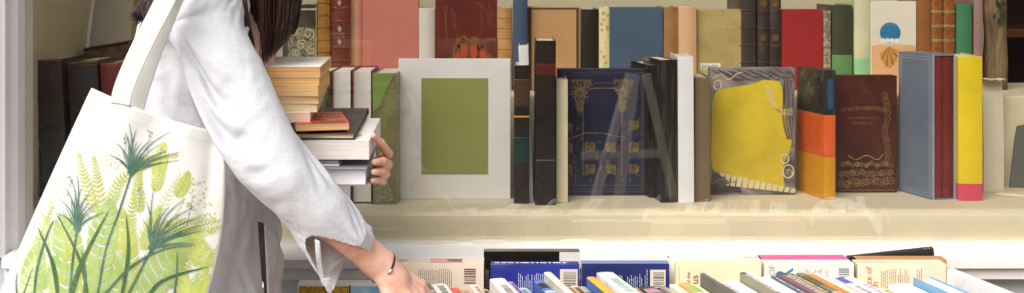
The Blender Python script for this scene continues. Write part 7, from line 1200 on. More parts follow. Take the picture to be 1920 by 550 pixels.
# trunk, neck, head, legs
HC = A(478, -158, DT); tilt = R(38); Fw = np.array([math.cos(tilt), 0, -math.sin(tilt)]); Uw = np.array([math.sin(tilt), 0, math.cos(tilt)]); Sw = np.array([0, 1., 0])
HM = np.stack([Fw, Sw, Uw], 1)
def hp(f, s_, u): return HC+Fw*f+Sw*s_+Uw*u
neck0 = A(412, -35, DT)
def f_body(p):
    ch = A(395, 95, DT); wa = A(418, 270, DT); hi = A(424, 430, DT)
    d = ell(p, ch, (.098, .155, .19)); d = smin(d, ell(p, wa, (.072, .12, .16)), .08); d = smin(d, ell(p, hi, (.062, .132, .14)), .07)
    d = smin(d, cap(p, A(392, 18, DT-.145), A(392, 18, DT+.145), .05, .05), .06)
    d = smin(d, ell(p, A(455, 110, DT-.07), (.055, .06, .065)), .04); d = smin(d, ell(p, A(455, 110, DT+.07), (.055, .06, .065)), .04)
    d = smin(d, cap(p, neck0, hp(-.02, 0, -.06), .056, .05), .035)
    for S_, E_ in ((SR, ER), (LS, LE)): d = smin(d, cap(p, S_, E_, .05, .038), .03)
    for s_ in (-1, 1):
        h0 = A(424, 450, DT+s_*.07); kn = np.array([h0[0]+.03, h0[1]+s_*.02, .48]); an = np.array([h0[0]-.02, h0[1]+s_*.03, .085])
        d = smin(d, cap(p, h0, kn, .058, .05), .05); d = smin(d, cap(p, kn, an, .056, .038), .03)
        d = smin(d, cap(p, an-np.array([.03, 0, .045]), an+np.array([.13, s_*.02, -.055]), .036, .026), .02)
    # head with a face
    d2 = ell(p, hp(-.012, 0, .022), (.098, .076, .092), HM); d2 = smin(d2, ell(p, hp(.028, 0, -.045), (.062, .056, .072), HM), .04)
    d2 = smin(d2, cap(p, hp(.085, 0, .012), hp(.108, 0, -.026), .009, .013), .014)
    d2 = smin(d2, cap(p, hp(.088, -.016, -.068), hp(.088, .016, -.068), .008, .008), .01); d2 = smin(d2, cap(p, hp(.087, -.012, -.079), hp(.087, .012, -.079), .008, .008), .006)
    for s_ in (-1, 1):
        d2 = smax(d2, -ell(p, hp(.098, s_*.032, .005), (.017, .018, .011), HM), .012); d2 = smin(d2, ell(p, hp(.079, s_*.032, .004), (.012, .0125, .0115), HM), .003)
        d2 = smin(d2, ell(p, hp(-.008, s_*.076, -.01), (.022, .009, .032), HM), .006)
    return smin(d, d2, .02)
V0, F0 = nets(f_body, (-.80, DT-.40, .0), (-.30, DT+.40, 1.75), .011)
V1, F1 = nets(f_right, np.minimum(ER, WR)-[.06, .07, .18], np.maximum(ER, WR)+[.21, .10, .06], .0026)
V2, F2 = nets(f_left, np.minimum(LE, LW)-[.06, .19, .07], np.maximum(LE, LW)+[.12, .06, .13], .0022)
mb = MB()
for V, Fc_ in ((V0, F0), (V1, F1), (V2, F2)): mb.add([tuple(v) for v in V], [tuple(q) for q in Fc_], skin.m)
body = rel(mb, person).build('body', person, smooth=True)
sm_ = body.modifiers.new('s', 'SMOOTH'); sm_.factor = .4; sm_.iterations = 3
# finger nails of the left hand
nail = cover('e9b5a4', 1.05, .25)
for ch, _ in LCH:
    a, b_ = np.array(ch[3]), np.array(ch[4]); t = (b_-a)/np.linalg.norm(b_-a); n = np.array([0, -1., .1]); n -= t*(n@t); n /= np.linalg.norm(n); s_ = np.cross(t, n); c0 = b_-t*.002+n*.0068
    rows = [[Vector(c0+t*u+s_*w*(.0046-.0012*max(0, u/.005)**2)-n*(w*w*.0016+max(0, u)*.12)) for w in (-1, -.5, 0, .5, 1)] for u in (-.005, -.002, .002, .005)]
    mb = MB(); mb.grid(rows, nail); rel(mb, person).build('fingernail', person, smooth=True)
# ring and bracelet
def torus(c, ax, r, r2, mat, mb, n=36, sx=1.0):
    ax = Vector(ax).normalized(); u = ax.orthogonal().normalized(); w = ax.cross(u); rows = []
    for i in range(n+1):
        a = 2*math.pi*i/n; dr = u*math.cos(a)+w*math.sin(a)
        rows.append([Vector(c)+dr*(r+r2*math.cos(b_))+ax*r2*math.sin(b_) for b_ in [2*math.pi*j/8 for j in range(8)]])
    mb.grid(rows, mat, True)
mb = MB(); q = LCH[0][0]; torus((np.array(q[1])*.25+np.array(q[2])*.75), np.array(q[2])-np.array(q[1]), .0104, .0011, gilt('d8a850', 1, .2, .9), mb); rel(mb, person).build('ring', person, smooth=True)
mb = MB(); bd = (WR-ER)/np.linalg.norm(WR-ER); torus(WR+bd*.003, bd+np.array([.05, .1, .12]), .0278, .0024, cover('33201c', 1, .6), mb); br = rel(mb, person).build('bracelet', person, smooth=True)
mb = MB(); u = np.array([.35, -.9, .1]); u -= bd*(u@bd); u /= np.linalg.norm(u); cc = WR+bd*.004+u*.0300; sdv = np.cross(bd, u)
mb.tube([Vector(cc-sdv*.006), Vector(cc-sdv*.002+u*.0006), Vector(cc+sdv*.002+u*.0006), Vector(cc+sdv*.006)], [.0017, .0021, .0021, .0017], gilt('e6d9c4', 1, .2, .9), 8); rel(mb, person).build('bracelet_charm', br, smooth=True)
for o in bpy.data.objects:
    if o.name == 'bracelet_charm': o.location = (0, 0, 0)
# eyes
mb = MB(); ir = cover('2a1a10', 1, .2)
for s_ in (-1, 1):
    mb = MB(); c0 = hp(.0905, s_*.032, .003); mb.add([Vector(c0+Sw*.0045*math.cos(a)+Uw*.0045*math.sin(a)) for a in [2*math.pi*k/12 for k in range(12)]], [tuple(range(12))], ir); rel(mb, person).build('iris', person)

# ------------------------------------------------------------ linen shirt
lin_ = NT('white_linen'); co = lin_.coord('Object', (1, 1, 1), False)
wv1 = lin_.n('ShaderNodeTexWave', bands_direction='Z'); wv1.inputs['Scale'].default_value = 330; wv1.inputs['Distortion'].default_value = 2; wv1.inputs['Detail'].default_value = 2; lin_.l(co, wv1.inputs['Vector'])
wv2 = lin_.n('ShaderNodeTexWave', bands_direction='X'); wv2.inputs['Scale'].default_value = 330; wv2.inputs['Distortion'].default_value = 2; wv2.inputs['Detail'].default_value = 2; lin_.l(co, wv2.inputs['Vector'])
wr_ = lin_.noise(co, 34, 6, .62, 1.8); wr2 = lin_.noise(co, 14, 4, .5, 1.0); slub = lin_.noise(lin_.coord('Object', (40, 40, 600), False), 1, 3, .6)
wr3 = lin_.noise(co, 95, 6, .68, .3)
bb = lin_.bump(wv1.outputs['Fac'], .05, .0005); bb = lin_.bump(wv2.outputs['Fac'], .05, .0005, bb); bb = lin_.bump(wr3, .42, .003, bb); bb = lin_.bump(wr_, .26, .004, bb); bb = lin_.bump(wr2, .2, .008, bb)
lc = lin_.ramp(slub, [(.3, (.70, .70, .73)), (.7, (.785, .785, .81))])
lin_.done(lc, .85, bb, Specular_IOR_Level=.15, Sheen_Weight=.15)
tl_ = lin_.n('ShaderNodeBsdfTranslucent'); tl_.inputs[0].default_value = (.8, .78, .78, 1); lin_.l(bb, tl_.inputs['Normal'])
mx = lin_.n('ShaderNodeMixShader'); mx.inputs[0].default_value = .14; lin_.l(lin_.b.outputs[0], mx.inputs[1]); lin_.l(tl_.outputs[0], mx.inputs[2]); lin_.l(mx.outputs[0], lin_.out.inputs[0])
LIN = lin_.m
def nz(*q): return noise.noise(Vector(q))
def ridge(v): return (1-abs(v)*2.2)
shirt_mb = MB()
def smooth01(t): t = min(1, max(0, t)); return t*t*(3-2*t)
# trunk of the shirt: rings from the collar to the hem
tr_ = [(-88, 392, 462, .062), (-72, 372, 464, .095), (-52, 342, 460, .145), (-20, 312, 456, .172), (20, 292, 455, .182), (70, 276, 466, .184), (130, 268, 482, .182), (220, 276, 492, .17), (330, 316, 502, .168), (430, 318, 510, .172), (500, 316, 514, .18), (560, 314, 516, .186), (640, 310, 520, .192), (700, 306, 524, .196)]
tr = catmull(tr_, 150); NT_ = 160; rows = []
for i, (py, x0, x1, b_) in enumerate(tr):
    ring = []
    for j in range(NT_):
        a = 2*math.pi*j/NT_; ca, sa = math.cos(a), math.sin(a)     # a=0 front of the body (+X), a=90deg towards the camera
        e = .86; cx_ = math.copysign(abs(ca)**e, ca); sy_ = math.copysign(abs(sa)**e, sa)
        px = (x0+x1)/2+(x1-x0)/2*cx_; d = DT-b_*sy_
        zz = (py)/100.
        low = smooth01((py-250)/250)
        fold = .010*low*ridge(nz(a*2.1+zz*.25, zz*.45, 3.1))+.005*ridge(nz(a*3.6-zz*.7, zz*.8, 7.7))+.0035*ridge(nz(a*5+zz*1.3, zz*1.8, 1.2))+.012*low*nz(a*1.6, zz*.3, 9)
        fold -= .014*math.exp(-((a-.9-.35*(py-430)/150.)/.16)**2)*smooth01((py-360)/60) # one deep soft fold beside the placket
        sc_ = max(-.013, fold*(.35 if py < -40 else 1))
        p = P(px, py, DT); ring.append(Vector((p.x+ca*sc_, d-sa*sc_, p.z)))
    rows.append(ring)
shirt_mb.grid(rows, LIN, True)
# right sleeve: stations of upper edge, lower edge, depth of the middle, half depth
st_ = [(415, -62, 335, 10, 2.33, .06), (436, -22, 312, 48, 2.285, .072), (456, 30, 300, 92, 2.255, .080), (478, 112, 330, 152, 2.225, .078), (496, 180, 362, 214, 2.21, .074), (520, 236, 395, 276, 2.205, .072), (560, 284, 432, 338, 2.21, .070), (604, 319, 474, 394, 2.225, .066), (642, 357, 524, 446, 2.245, .060), (676, 402, 572, 486, 2.268, .054), (702, 445, 606, 524, 2.29, .048)]
NS, NA = 120, 90; st = catmull(st_, NS)
dq = np.array(SLEEVE, int).reshape(3, 61, NA).transpose(1, 2, 0)
dq = np.cumsum(np.cumsum(dq, axis=1), axis=0)*.00025+np.array(SLEEVE_LO)
kx = list(range(0, NS, 2))+[NS-1]; dr = np.zeros((NS, NA, 3))
for i in range(NS):                                    # in-between rings
    k = min(i//2, 60)
    if i in (0, NS-1) or i % 2 == 0: dr[i] = dq[kx.index(i)]; continue
    k0, k1 = kx.index(i-1), kx.index(i-1)+1
    dr[i] = (9*(dq[k0]+dq[k1])-dq[max(0, k0-1)]-dq[min(60, k1+1)])/16 if i < NS*.84 else (dq[k0]+dq[k1])/2
hi_ = int(NS*.83)
for _ in range(3):                                     # take the rounding steps out again
    e_ = .5*dr+.25*(np.roll(dr, 1, 1)+np.roll(dr, -1, 1)); e2 = e_.copy(); e2[1:-1] = .5*e_[1:-1]+.25*(e_[:-2]+e_[2:]); dr[1:hi_] = e2[1:hi_]
sm2 = dr.copy()
for _ in range(40):
    e_ = .5*sm2+.25*(np.roll(sm2, 1, 1)+np.roll(sm2, -1, 1)); e2 = e_.copy(); e2[1:-1] = .5*e_[1:-1]+.25*(e_[:-2]+e_[2:]); sm2[1:hi_] = e2[1:hi_]
fade = np.array([smooth01(i/14)*smooth01((hi_-i)/14) for i in range(NS)])[:, None, None]
dr = dr+.75*fade*(dr-sm2)                                # crisper linen folds
vs, fs = [], []
for i in range(NS):
    s_ = i/(NS-1); ux, uy, lx, ly, d, rd = st[i]; Uv, Lv = P(ux, uy, d), P(lx, ly, d); Cc = (Uv+Lv)/2; hv = (Uv-Lv)/2
    b_ = smooth01((s_-.04)/.12)
    for j in range(NA):
        a = 2*math.pi*j/NA; p0 = Cc+hv*math.cos(a)+Vector((0, -rd*math.sin(a), 0)); vs.append(p0.lerp(Vector(dr[i, j]), b_))
for i in range(NS-1):
    for j in range(NA):
        a = 2*math.pi*(j+.5)/NA; s_ = i/(NS-2); half = .98*max(0, (s_-.86)/.14)**.8; mid = 1.95
        if s_ > .86 and abs(a-mid) < half: continue          # the open slit above the cuff
        k = (j+1) % NA; fs.append((i*NA+j, i*NA+k, (i+1)*NA+k, (i+1)*NA+j))
us = sorted({k for f in fs for k in f}); ix = {k: n for n, k in enumerate(us)}
shirt_mb.add([vs[k] for k in us], [[ix[k] for k in f] for f in fs], LIN)
# cuff: upper tab on the wrist, lower tab hanging from the slit
def strip_surface(ptsA, ptsB, mat, mb, n=14, amp=.002):
    a, b_ = catmull(ptsA, n), catmull(ptsB, n)
    mb.grid([[Vector(a[i]*(1-t)+b_[i]*t)+Vector((0, -amp*nz(i*.5, t*2, 3.3), 0)) for t in np.linspace(0, 1, 6)] for i in range(n)], mat)
def L3(l): return [tuple(P(*q)) for q in l]
strip_surface(L3([(690, 428, 2.262), (702, 444, 2.262), (699, 458, 2.255), (692, 471, 2.25)]), L3([(676, 414, 2.235), (684, 434, 2.228), (680, 449, 2.225), (672, 462, 2.226)]), LIN, shirt_mb)
strip_surface(L3([(600, 452, 2.20), (603, 490, 2.212), (609, 525, 2.228), (621, 549, 2.235)]), L3([(590, 448, 2.20), (592, 480, 2.206), (596, 506, 2.218), (603, 533, 2.228)]), LIN, shirt_mb)
strip_surface(L3([(603, 523, 2.222), (609, 538, 2.224), (615, 549, 2.227)]), L3([(621, 521, 2.23), (622, 536, 2.233), (622, 550, 2.234)]), LIN, shirt_mb, 10)
strip_surface(L3([(596, 445, 2.33), (600, 490, 2.33), (608, 526, 2.32), (620, 546, 2.315)]), L3([(670, 448, 2.352), (656, 478, 2.35), (640, 508, 2.34), (626, 543, 2.318)]), LIN, shirt_mb)
# left sleeve, mostly behind the books
sl = catmull([(*LS, .072), *[(*(LS+(LE-LS)*t), .07-.01*t) for t in (.4, .8)], (*(LE+np.array([.01, 0, -.01])), .062), *[(*(LE+(LW-LE)*t), .058-.016*t) for t in (.3, .6, .82)]], 60)
rows = []
for i in range(60):
    p = sl[i][:3]; t = sl[min(i+1, 59)][:3]-sl[max(i-1, 0)][:3]; t = t/np.linalg.norm(t); u = np.cross(t, [0, 1, 0]); u /= np.linalg.norm(u); w = np.cross(t, u)
    rows.append([Vector(p+(u*math.cos(a)+w*math.sin(a))*(sl[i][3]+.005*ridge(nz(a*2+i*.05, i*.12, 3)))) for a in [2*math.pi*k/40 for k in range(40)]])
shirt_mb.grid(rows, LIN, True)
# collar
rows = []
for k in range(41):
    a = R(28)+R(304)*k/40; r_ = .066; c0 = A(424, -82, DT)
    p = c0+np.array([r_*math.cos(a)*.95, -r_*math.sin(a), -.02*math.cos(a)])
    rows.append([Vector(p), Vector(p+np.array([.004*math.cos(a), -.004*math.sin(a), .034])), Vector(p+np.array([.020*math.cos(a), -.020*math.sin(a), .026])), Vector(p+np.array([.034*math.cos(a), -.034*math.sin(a), -.012]))])
shirt_mb.grid(rows, LIN)
shirt = rel(shirt_mb, person).build('shirt', person, smooth=True, solid=.0012, sub=1)
# loose front edge of the shirt beyond the dark ribbon
mb = MB(); strip_surface(L3([(497, 425, 2.315), (498, 480, 2.312), (502, 540, 2.31), (504, 640, 2.31)]), L3([(516, 440, 2.345), (523, 462, 2.350), (514, 530, 2.345), (500, 640, 2.34)]), LIN, mb, 30, .004); rel(mb, person).build('shirt_front', person, smooth=True, solid=.0012)
mb = MB(); rb = cover('2c1815', 1.05, .6, .2, 40, .5, 300); strip_surface(L3([(483, 415, 2.29), (485, 450, 2.286), (489, 500, 2.282), (493, 560, 2.28), (495, 640, 2.28)]), L3([(494.5, 419, 2.292), (496, 450, 2.288), (499, 500, 2.284), (500.5, 560, 2.282), (502, 640, 2.282)]), rb, mb, 30, .002)
rel(mb, person).build('ribbon', person, smooth=True, solid=.0015)
mb = MB(); mb.tube([P(493, 528, 2.277), P(494, 545, 2.276), P(495, 575, 2.276)], .0018, gilt('c9c4bb', 1, .25, .9), mb and 8); rel(mb, person).build('ribbon_tip', person, smooth=True)
# trousers and shoes
def f_trou(p):
    d = ell(p, A(424, 450, DT), (.066, .138, .15))
    for s_ in (-1, 1):
        h0 = A(424, 450, DT+s_*.07); kn = np.array([h0[0]+.03, h0[1]+s_*.02, .48]); an = np.array([h0[0]-.02, h0[1]+s_*.03, .13])
        d = smin(d, cap(p, h0, kn, .066, .062), .05); d = smin(d, cap(p, kn, an, .072, .058), .03)
    return np.maximum(np.maximum(d, .13-p[:, 2]), p[:, 2]-.82)
V3, F3 = nets(f_trou, (-.80, DT-.40, .08), (-.30, DT+.40, 1.15), .012)
mb = MB(); mb.add([tuple(v) for v in V3], [tuple(q) for q in F3], cover('44464f', 1, .8, .15, 20, .5, 500)); rel(mb, person).build('trousers', person, smooth=True)
def f_shoe(p):
    d = None
    for s_ in (-1, 1):
        h0 = A(424, 450, DT+s_*.07); an = np.array([h0[0]-.02, h0[1]+s_*.03, .085])
        c = smin(cap(p, an-np.array([.035, 0, .04]), an+np.array([.14, s_*.02, -.052]), .043, .034), cap(p, an-np.array([0.01, 0, 0]), an-np.array([.01, 0, .05]), .046, .044), .02)
        d = c if d is None else np.minimum(d, c)
    return np.maximum(d, .004-p[:, 2])
V4, F4 = nets(f_shoe, (-.80, DT-.30, -.02), (-.30, DT+.32, .16), .008)
mb = MB(); mb.add([tuple(v) for v in V4], [tuple(q) for q in F4], cover('d9d5cf', 1, .6)); rel(mb, person).build('shoes', person, smooth=True)

# ------------------------------------------------------------ hair
hm = NT('dark_brown_hair'); co = hm.coord('Object', (60, 60, 4), False); f = hm.noise(co, 3, 4, .6)
hm.done(hm.ramp(f, [(.3, lin('1c0f0c')), (.55, lin('35201a')), (.75, lin('5a3a2e'))]), .36, None, Specular_IOR_Level=.55, Anisotropic=.5)
mb = MB(); q = random.Random(12)
def strand(pts, r0, wob_=.004, n=14):
    c = catmull(pts, n); ph = q.uniform(0, 60)
    c = [Vector(p)+Vector((nz(ph, i*.22, 1), nz(ph, i*.22, 5), nz(ph, i*.22, 9)*.4))*wob_*(i/n) for i, p in enumerate(c)]
    mb.tube(c, [r0*(1.0 if i < n*.6 else max(.12, 1-(i-n*.6)/(n*.45))) for i in range(n)], hm.m, 5)
rows = []                                             # scalp cap
for i in range(14):
    th = R(4)+R(104)*i/13; rows.append([Vector(hp(-.016+.108*math.sin(th)*math.cos(a)*(1 if math.cos(a) < 0 else .86), .085*math.sin(th)*math.sin(a), .020+.104*math.cos(th)+(.035*max(0, math.cos(a))*(th/R(108))**2))) for a in [2*math.pi*k/28 for k in range(28)]])
mb.grid(rows, hm.m, True, True)
rows = []                                             # dense inner volume of the fall
for py, x0, x1, hd in catmull([(-200, 440, 512, .07), (-120, 446, 548, .085), (-50, 456, 560, .095), (20, 464, 546, .092), (70, 468, 528, .082), (104, 472, 502, .065), (118, 478, 492, .04)], 30):
    rows.append([P((x0+x1)/2+(x1-x0)/2*.93*math.cos(a)*(1+.05*nz(a*4, 1, py*.004)), py, DT-.02-hd*math.sin(a)) if True else 0 for a in [2*math.pi*k/30 for k in range(30)]])
mb.grid(rows, hm.m, True, True, True)
clumps = [(q.uniform(0, 1), q.uniform(-1, 1)) for _ in range(46)]
for k in range(1900):                                 # the mass falling forward past the cheek
    cu, cv = clumps[k % 46]; u = min(1, max(0, cu+q.gauss(0, .05))); v = cv+q.gauss(0, .05)
    # u: 0 at her neck, 1 at the front edge of the fall
    tx = 468+88*u; lim = 134-6*u-62*max(0, u-.35)**1.15*1.6
    ty = lim-abs(q.gauss(0, 14)) if q.random() < .8 else lim-q.uniform(0, 70)
    tx -= 26*max(0, u-.1)*max(0, (ty-40)/90)*1.05
    side = v*.10
    rx, ry = 440+78*u, -190-34*math.sin(u*2.6)
    root = A(rx, ry, DT+side*.75)
    if root[1] > 0: pass
    mid1 = A(454+112*u, -78-20*u, DT-.012+side*1.12); mid2 = A(462+100*u-6*(1-u), 18, DT-.02+side*1.1)
    strand([tuple(root), tuple(mid1), tuple(mid2), tuple(A(tx, ty, DT-.03+side*.85))], q.uniform(.0008, .0016), .007)
for k in range(420):                                  # locks behind the shoulder, flicking outward
    u = q.random(); c = q.choice((0, 0, 0, 1))
    root = A(408+30*u, -205+20*u, DT-.02-.05*q.random()); m1 = A(352+30*u, -100, DT-.13); m2 = A(284+36*u, -22+6*u, DT-.20)
    e = A(254+38*u+q.gauss(0, 4), 26+24*u+abs(q.gauss(0, 9)), DT-.23)
    if c and q.random() < .25: e = A(240+q.uniform(0, 12), 22+q.uniform(0, 20), DT-.23); m2 = A(272+10*u, 14+8*u, DT-.21)
    strand([tuple(root), tuple(m1), tuple(m2), tuple(e)], q.uniform(.0007, .0016), .010)
for k in range(60):                                   # thin strands over the collar
    u = q.random(); strand([tuple(A(430+20*u, -190, DT-.07)), tuple(A(444+14*u, -70, DT-.12)), tuple(A(450+14*u, 20, DT-.15)), tuple(A(468+14*u+q.gauss(0, 2), 118+q.uniform(-30, 12), DT-.10))], q.uniform(.0007, .0014), .006)
rel(mb, person).build('hair', person, smooth=True)
# ---------------------------------------------------------------- canvas tote with a printed plant border
bag = thing('tote_bag', 'cream canvas tote bag printed with green papyrus, ferns and leaves hanging from the shoulder', 'tote bag', (X(200, 2.18), 2.18, Z(660, 2.18)))
cv = NT('canvas'); co = cv.coord('Object', (1, 1, 1), False)
w1 = cv.n('ShaderNodeTexWave', bands_direction='Z'); w1.inputs['Scale'].default_value = 260; w1.inputs['Distortion'].default_value = 1.5; cv.l(co, w1.inputs['Vector'])
w2 = cv.n('ShaderNodeTexWave', bands_direction='X'); w2.inputs['Scale'].default_value = 260; w2.inputs['Distortion'].default_value = 1.5; cv.l(co, w2.inputs['Vector'])
fk = cv.noise(co, 300, 3, .6); big = cv.noise(co, 9, 4, .5, .6)
bb = cv.bump(w1.outputs['Fac'], .15, .0006); bb = cv.bump(w2.outputs['Fac'], .15, .0006, bb); bb = cv.bump(big, .35, .012, bb)
cv.done(cv.mix(cv.ramp(fk, [(.56, (0, 0, 0)), (.72, (.35, .35, .35))]), cv.ramp(big, [(.3, lin('ebe7df', .97)), (.7, lin('f2efe9', .97))]), lin('c8bda6')), .9, bb, Specular_IOR_Level=.12)
TLb, TRb, BRb, BLb = np.array([172., 165]), np.array([418., 250]), np.array([352., 668]), np.array([-42., 650])
def bag_px(u, v):                                     # u across, v down -> survey pixel of the front panel
    top = TLb*(1-u)+TRb*u+np.array([0, 9*math.sin(math.pi*u)*(1 if u < 1 else 0)]); bot = BLb*(1-u)+BRb*u
    p = top*(1-v)+bot*v
    p = p+np.array([8*math.sin(math.pi*v)*(1-u)*-0.4+(26*math.sin(math.pi*min(1, v*1.05))*u), 0])
    return p
def bag_d(u, v):
    d = 2.150+.055*u-.016*math.sin(math.pi*u)*math.sin(math.pi*min(1, .15+v*.8))
    d += .004*noise.noise(Vector((u*2.2+v*1.2, v*1.3, 4.2)))+.006*math.exp(-((u-.93+.1*v)/.05)**2)*(1-v)
    d += .0035*math.sin((u*.9-v*.55)*9)*math.exp(-((u-.95)/.35)**2)*(1-v)+.003*math.sin((u+v*.35)*15)*math.exp(-((v-.04)/.18)**2)
    return d
NU, NV = 60, 70; mb = MB(); rows = []
for i in range(NV+1):
    v = i/NV; row = []
    for j in range(NU+1):
        u = j/NU; px = bag_px(u, v); row.append(P(px[0], px[1], bag_d(u, v)))
    for j in range(NU+1):
        u = 1-j/NU; px = bag_px(u, v); g = P(px[0], px[1], bag_d(u, v)); th = .004+.026*math.sin(math.pi*u)**.6*min(1, .5+v); row.append(Vector((g.x, g.y+th, g.z-.006*(1-v))))
    rows.append(row)
mb.grid(rows, cv.m, True, False, True)
rel(mb, bag).build('sack', bag, smooth=True, solid=.0014)
mb = MB(); hem = cover('d9d2c4', .95, .9); n = 200                       # top-stitching of the hem
for j in range(0, n, 2):
    a = [bag_px(u_, .055) for u_ in (j/n, (j+1)/n)]; pts = [P(a[k][0], a[k][1], bag_d((j+k)/n, .055)-.0016) for k in (0, 1)]
    mb.add([pts[0]+Vector((0, 0, .0005)), pts[1]+Vector((0, 0, .0005)), pts[1]-Vector((0, 0, .0005)), pts[0]-Vector((0, 0, .0005))], [(0, 1, 2, 3)], hem)
rel(mb, bag).build('hem_stitching', bag)
def strap(path, w, mb, tw=0):
    pts = catmull(path, 40); rows = []
    for i in range(40):
        t = pts[min(i+1, 39)]-pts[max(i-1, 0)]; t /= np.linalg.norm(t); s_ = np.cross(t, [0, -1., 0]); s_ /= np.linalg.norm(s_)
        if s_[0] < 0: s_ = -s_
        s_ = s_+np.array([0, tw*i/40, 0]); rows.append([Vector(pts[i]+s_*w*k+np.array([0, .0012*math.cos(k*3.1)+.0015*nz(i*.2, k, 2), 0])) for k in (-.5, -.45, -.2, 0, .2, .45, .5)])
    mb.grid(rows, cv.m)
mb = MB(); strap(L3([(226, 196, 2.1545), (230, 172, 2.152), (248, 125, 2.150), (278, 62, 2.147), (306, 8, 2.150), (326, -32, 2.165), (352, -68, 2.205), (366, -78, 2.26), (362, -60, 2.33)]), .031, mb); rel(mb, bag).build('strap', bag, smooth=True, solid=.0026)
mb = MB(); strap(L3([(252, 215, 2.190), (260, 178, 2.187), (282, 112, 2.180), (306, 50, 2.172), (326, 2, 2.172), (344, -34, 2.185), (366, -66, 2.222), (378, -76, 2.27), (372, -58, 2.335)]), .028, mb); rel(mb, bag).build('strap', bag, smooth=True, solid=.0026)

# the print: inked shapes lying on the front panel
def inv(px, py):
    u, v = .5, .5
    for _ in range(14):
        b0 = bag_px(u, v); e = np.array([px, py])-b0; du = (bag_px(u+.001, v)-b0)/.001; dv = (bag_px(u, v+.001)-b0)/.001
        s_ = np.linalg.solve(np.stack([du, dv], 1), e); u += s_[0]; v += s_[1]
    return u, v
def on(px, py, lay):
    u, v = inv(px, py); u = min(.992, max(.008, u)); v = min(.995, max(.002, v)); b0 = bag_px(u, v); return P(b0[0], b0[1], bag_d(u, v)-.0011-.00025*lay)
pm = MB()
def inkm(hexc, hex2):
    s = NT('ink_'+hexc); co = s.coord('Object', (1, 1, 1), False); f = s.noise(co, 30, 4, .6); g_ = s.noise(co, 320, 3, .6)
    return s.done(s.mix(s.ramp(g_, [(.6, (0, 0, 0)), (.75, (.5, .5, .5))]), s.ramp(f, [(.35, lin(hexc, 1.0)), (.65, lin(hex2, 1.0))]), lin('d9dcc0')), .85, Specular_IOR_Level=.1)
I_dark = inkm('4a6b5a', '6d8d78'); I_deep = inkm('46664a', '5d7c52'); I_mid = inkm('a3bd68', 'b9cd85'); I_yel = inkm('b8c158', 'c9d172'); I_pale = inkm('cbd79a', 'd9e2b4'); I_grey = inkm('8d948f', 'a7ada6')
def pstrip(pts, wds, mat, lay):
    pts = np.array(pts, float); rows = []
    for i in range(len(pts)):
        t = pts[min(i+1, len(pts)-1)]-pts[max(i-1, 0)]; t = t/max(1e-6, np.linalg.norm(t)); nn = np.array([-t[1], t[0]])*wds[i]/2
        rows.append([on(*(pts[i]+nn), lay), on(*(pts[i]-nn), lay)])
    pm.grid(rows, mat)
def blade(pts, w, mat, lay, n=14, tip0=.35):
    c = catmull(pts, n); pstrip(c, [w*(tip0+(1-tip0)*min(1, i/(n*.35)))*(1-(i/(n-1))**2.2)+.35 for i in range(n)], mat, lay)
def leaflet(x, y, a, l, w, mat, lay):
    d = np.array([math.cos(a), -math.sin(a)]); nn = np.array([-d[1], d[0]]); c = np.array([x, y])
    pts = [c, c+d*l*.35+nn*w/2, c+d*l, c+d*l*.4-nn*w/2]; pm.add([on(*p, lay) for p in pts], [(0, 1, 2, 3)], mat)
def fern(pts, l0, mat, lay, n=13, sp=.95, wd=.3):
    c = catmull(pts, n*3); pstrip(c, [1.1]*len(c), mat, lay)
    for i in range(1, n*3-1, 2):
        t = c[i+1]-c[i-1]; a = math.atan2(-t[1], t[0]); u = i/(n*3); l = l0*(1-.75*u)*(.55+.45*min(1, u*5))
        for s_ in (-1, 1): leaflet(c[i][0], c[i][1], a+s_*sp, l, max(2.4, l*wd), mat, lay)
    leaflet(c[-1][0], c[-1][1], math.atan2(-(c[-1]-c[-2])[1], (c[-1]-c[-2])[0]), l0*.3, 3, mat, lay)
def bigleaf(pts, w, mat, lay, n=9, gap=.2):           # broad leaf of chevrons with pale veins between
    c = catmull(pts, n*4+1)
    for k in range(n):
        for s_ in (-1, 1):
            vs = []
            i0 = k*4; i1 = k*4+4
            u0, u1 = i0/(n*4), i1/(n*4)
            def wdt(u): return w*math.sin(math.pi*min(1, .10+u*.92))**.75
            A0, A1 = c[i0], c[i0]*gap*.9+c[i1]*(1-gap*.9)
            def side(i, u):
                t = c[min(i+1, n*4)]-c[max(i-1, 0)]; t = t/np.linalg.norm(t); nn = np.array([-t[1], t[0]])*s_; return c[i]+nn*wdt(u)/2+t*w*.30
            B0, B1 = side(i0, u0), side(i1, u1); B1 = B0*gap+B1*(1-gap)
            nn = 5; rows = []
            for q_ in np.linspace(0.03, 1, nn):
                bend = np.array([0, 3*math.sin(q_*3)])
                rows.append([on(*(A0*(1-q_)+B0*q_+bend), lay), on(*(A1*(1-q_)+B1*q_+bend), lay)])
            pm.grid(rows, mat)
q = random.Random(21)
# pale back layer
for p in ([(70, 540), (80, 450), (98, 370)], [(250, 470), (300, 390), (335, 330)], [(60, 560), (52, 500), (66, 450)]): fern(p, 26, I_pale, 0, 12)
for p in ([(178, 400), (160, 340), (148, 292)], [(190, 405), (182, 340), (175, 296)], [(205, 390), (225, 340), (268, 310)], [(290, 330), (300, 290), (308, 270)], [(250, 320), (285, 300), (330, 292)], [(262, 400), (258, 350), (262, 318)], [(290, 360), (300, 320), (310, 300)], [(330, 370), (345, 345), (352, 325)]): fern(p, 22, I_yel, 1, 11)
for p in ([(295, 430), (350, 420), (405, 415)], [(330, 440), (372, 438), (418, 425)], [(330, 470), (370, 480), (392, 520)], [(352, 440), (385, 470), (400, 500)], [(240, 480), (244, 420), (250, 360)], [(330, 520), (350, 540), (360, 575)], [(360, 560), (380, 530), (398, 520)], [(268, 470), (285, 420), (300, 390)]): fern(p, 24, I_yel, 1, 12)
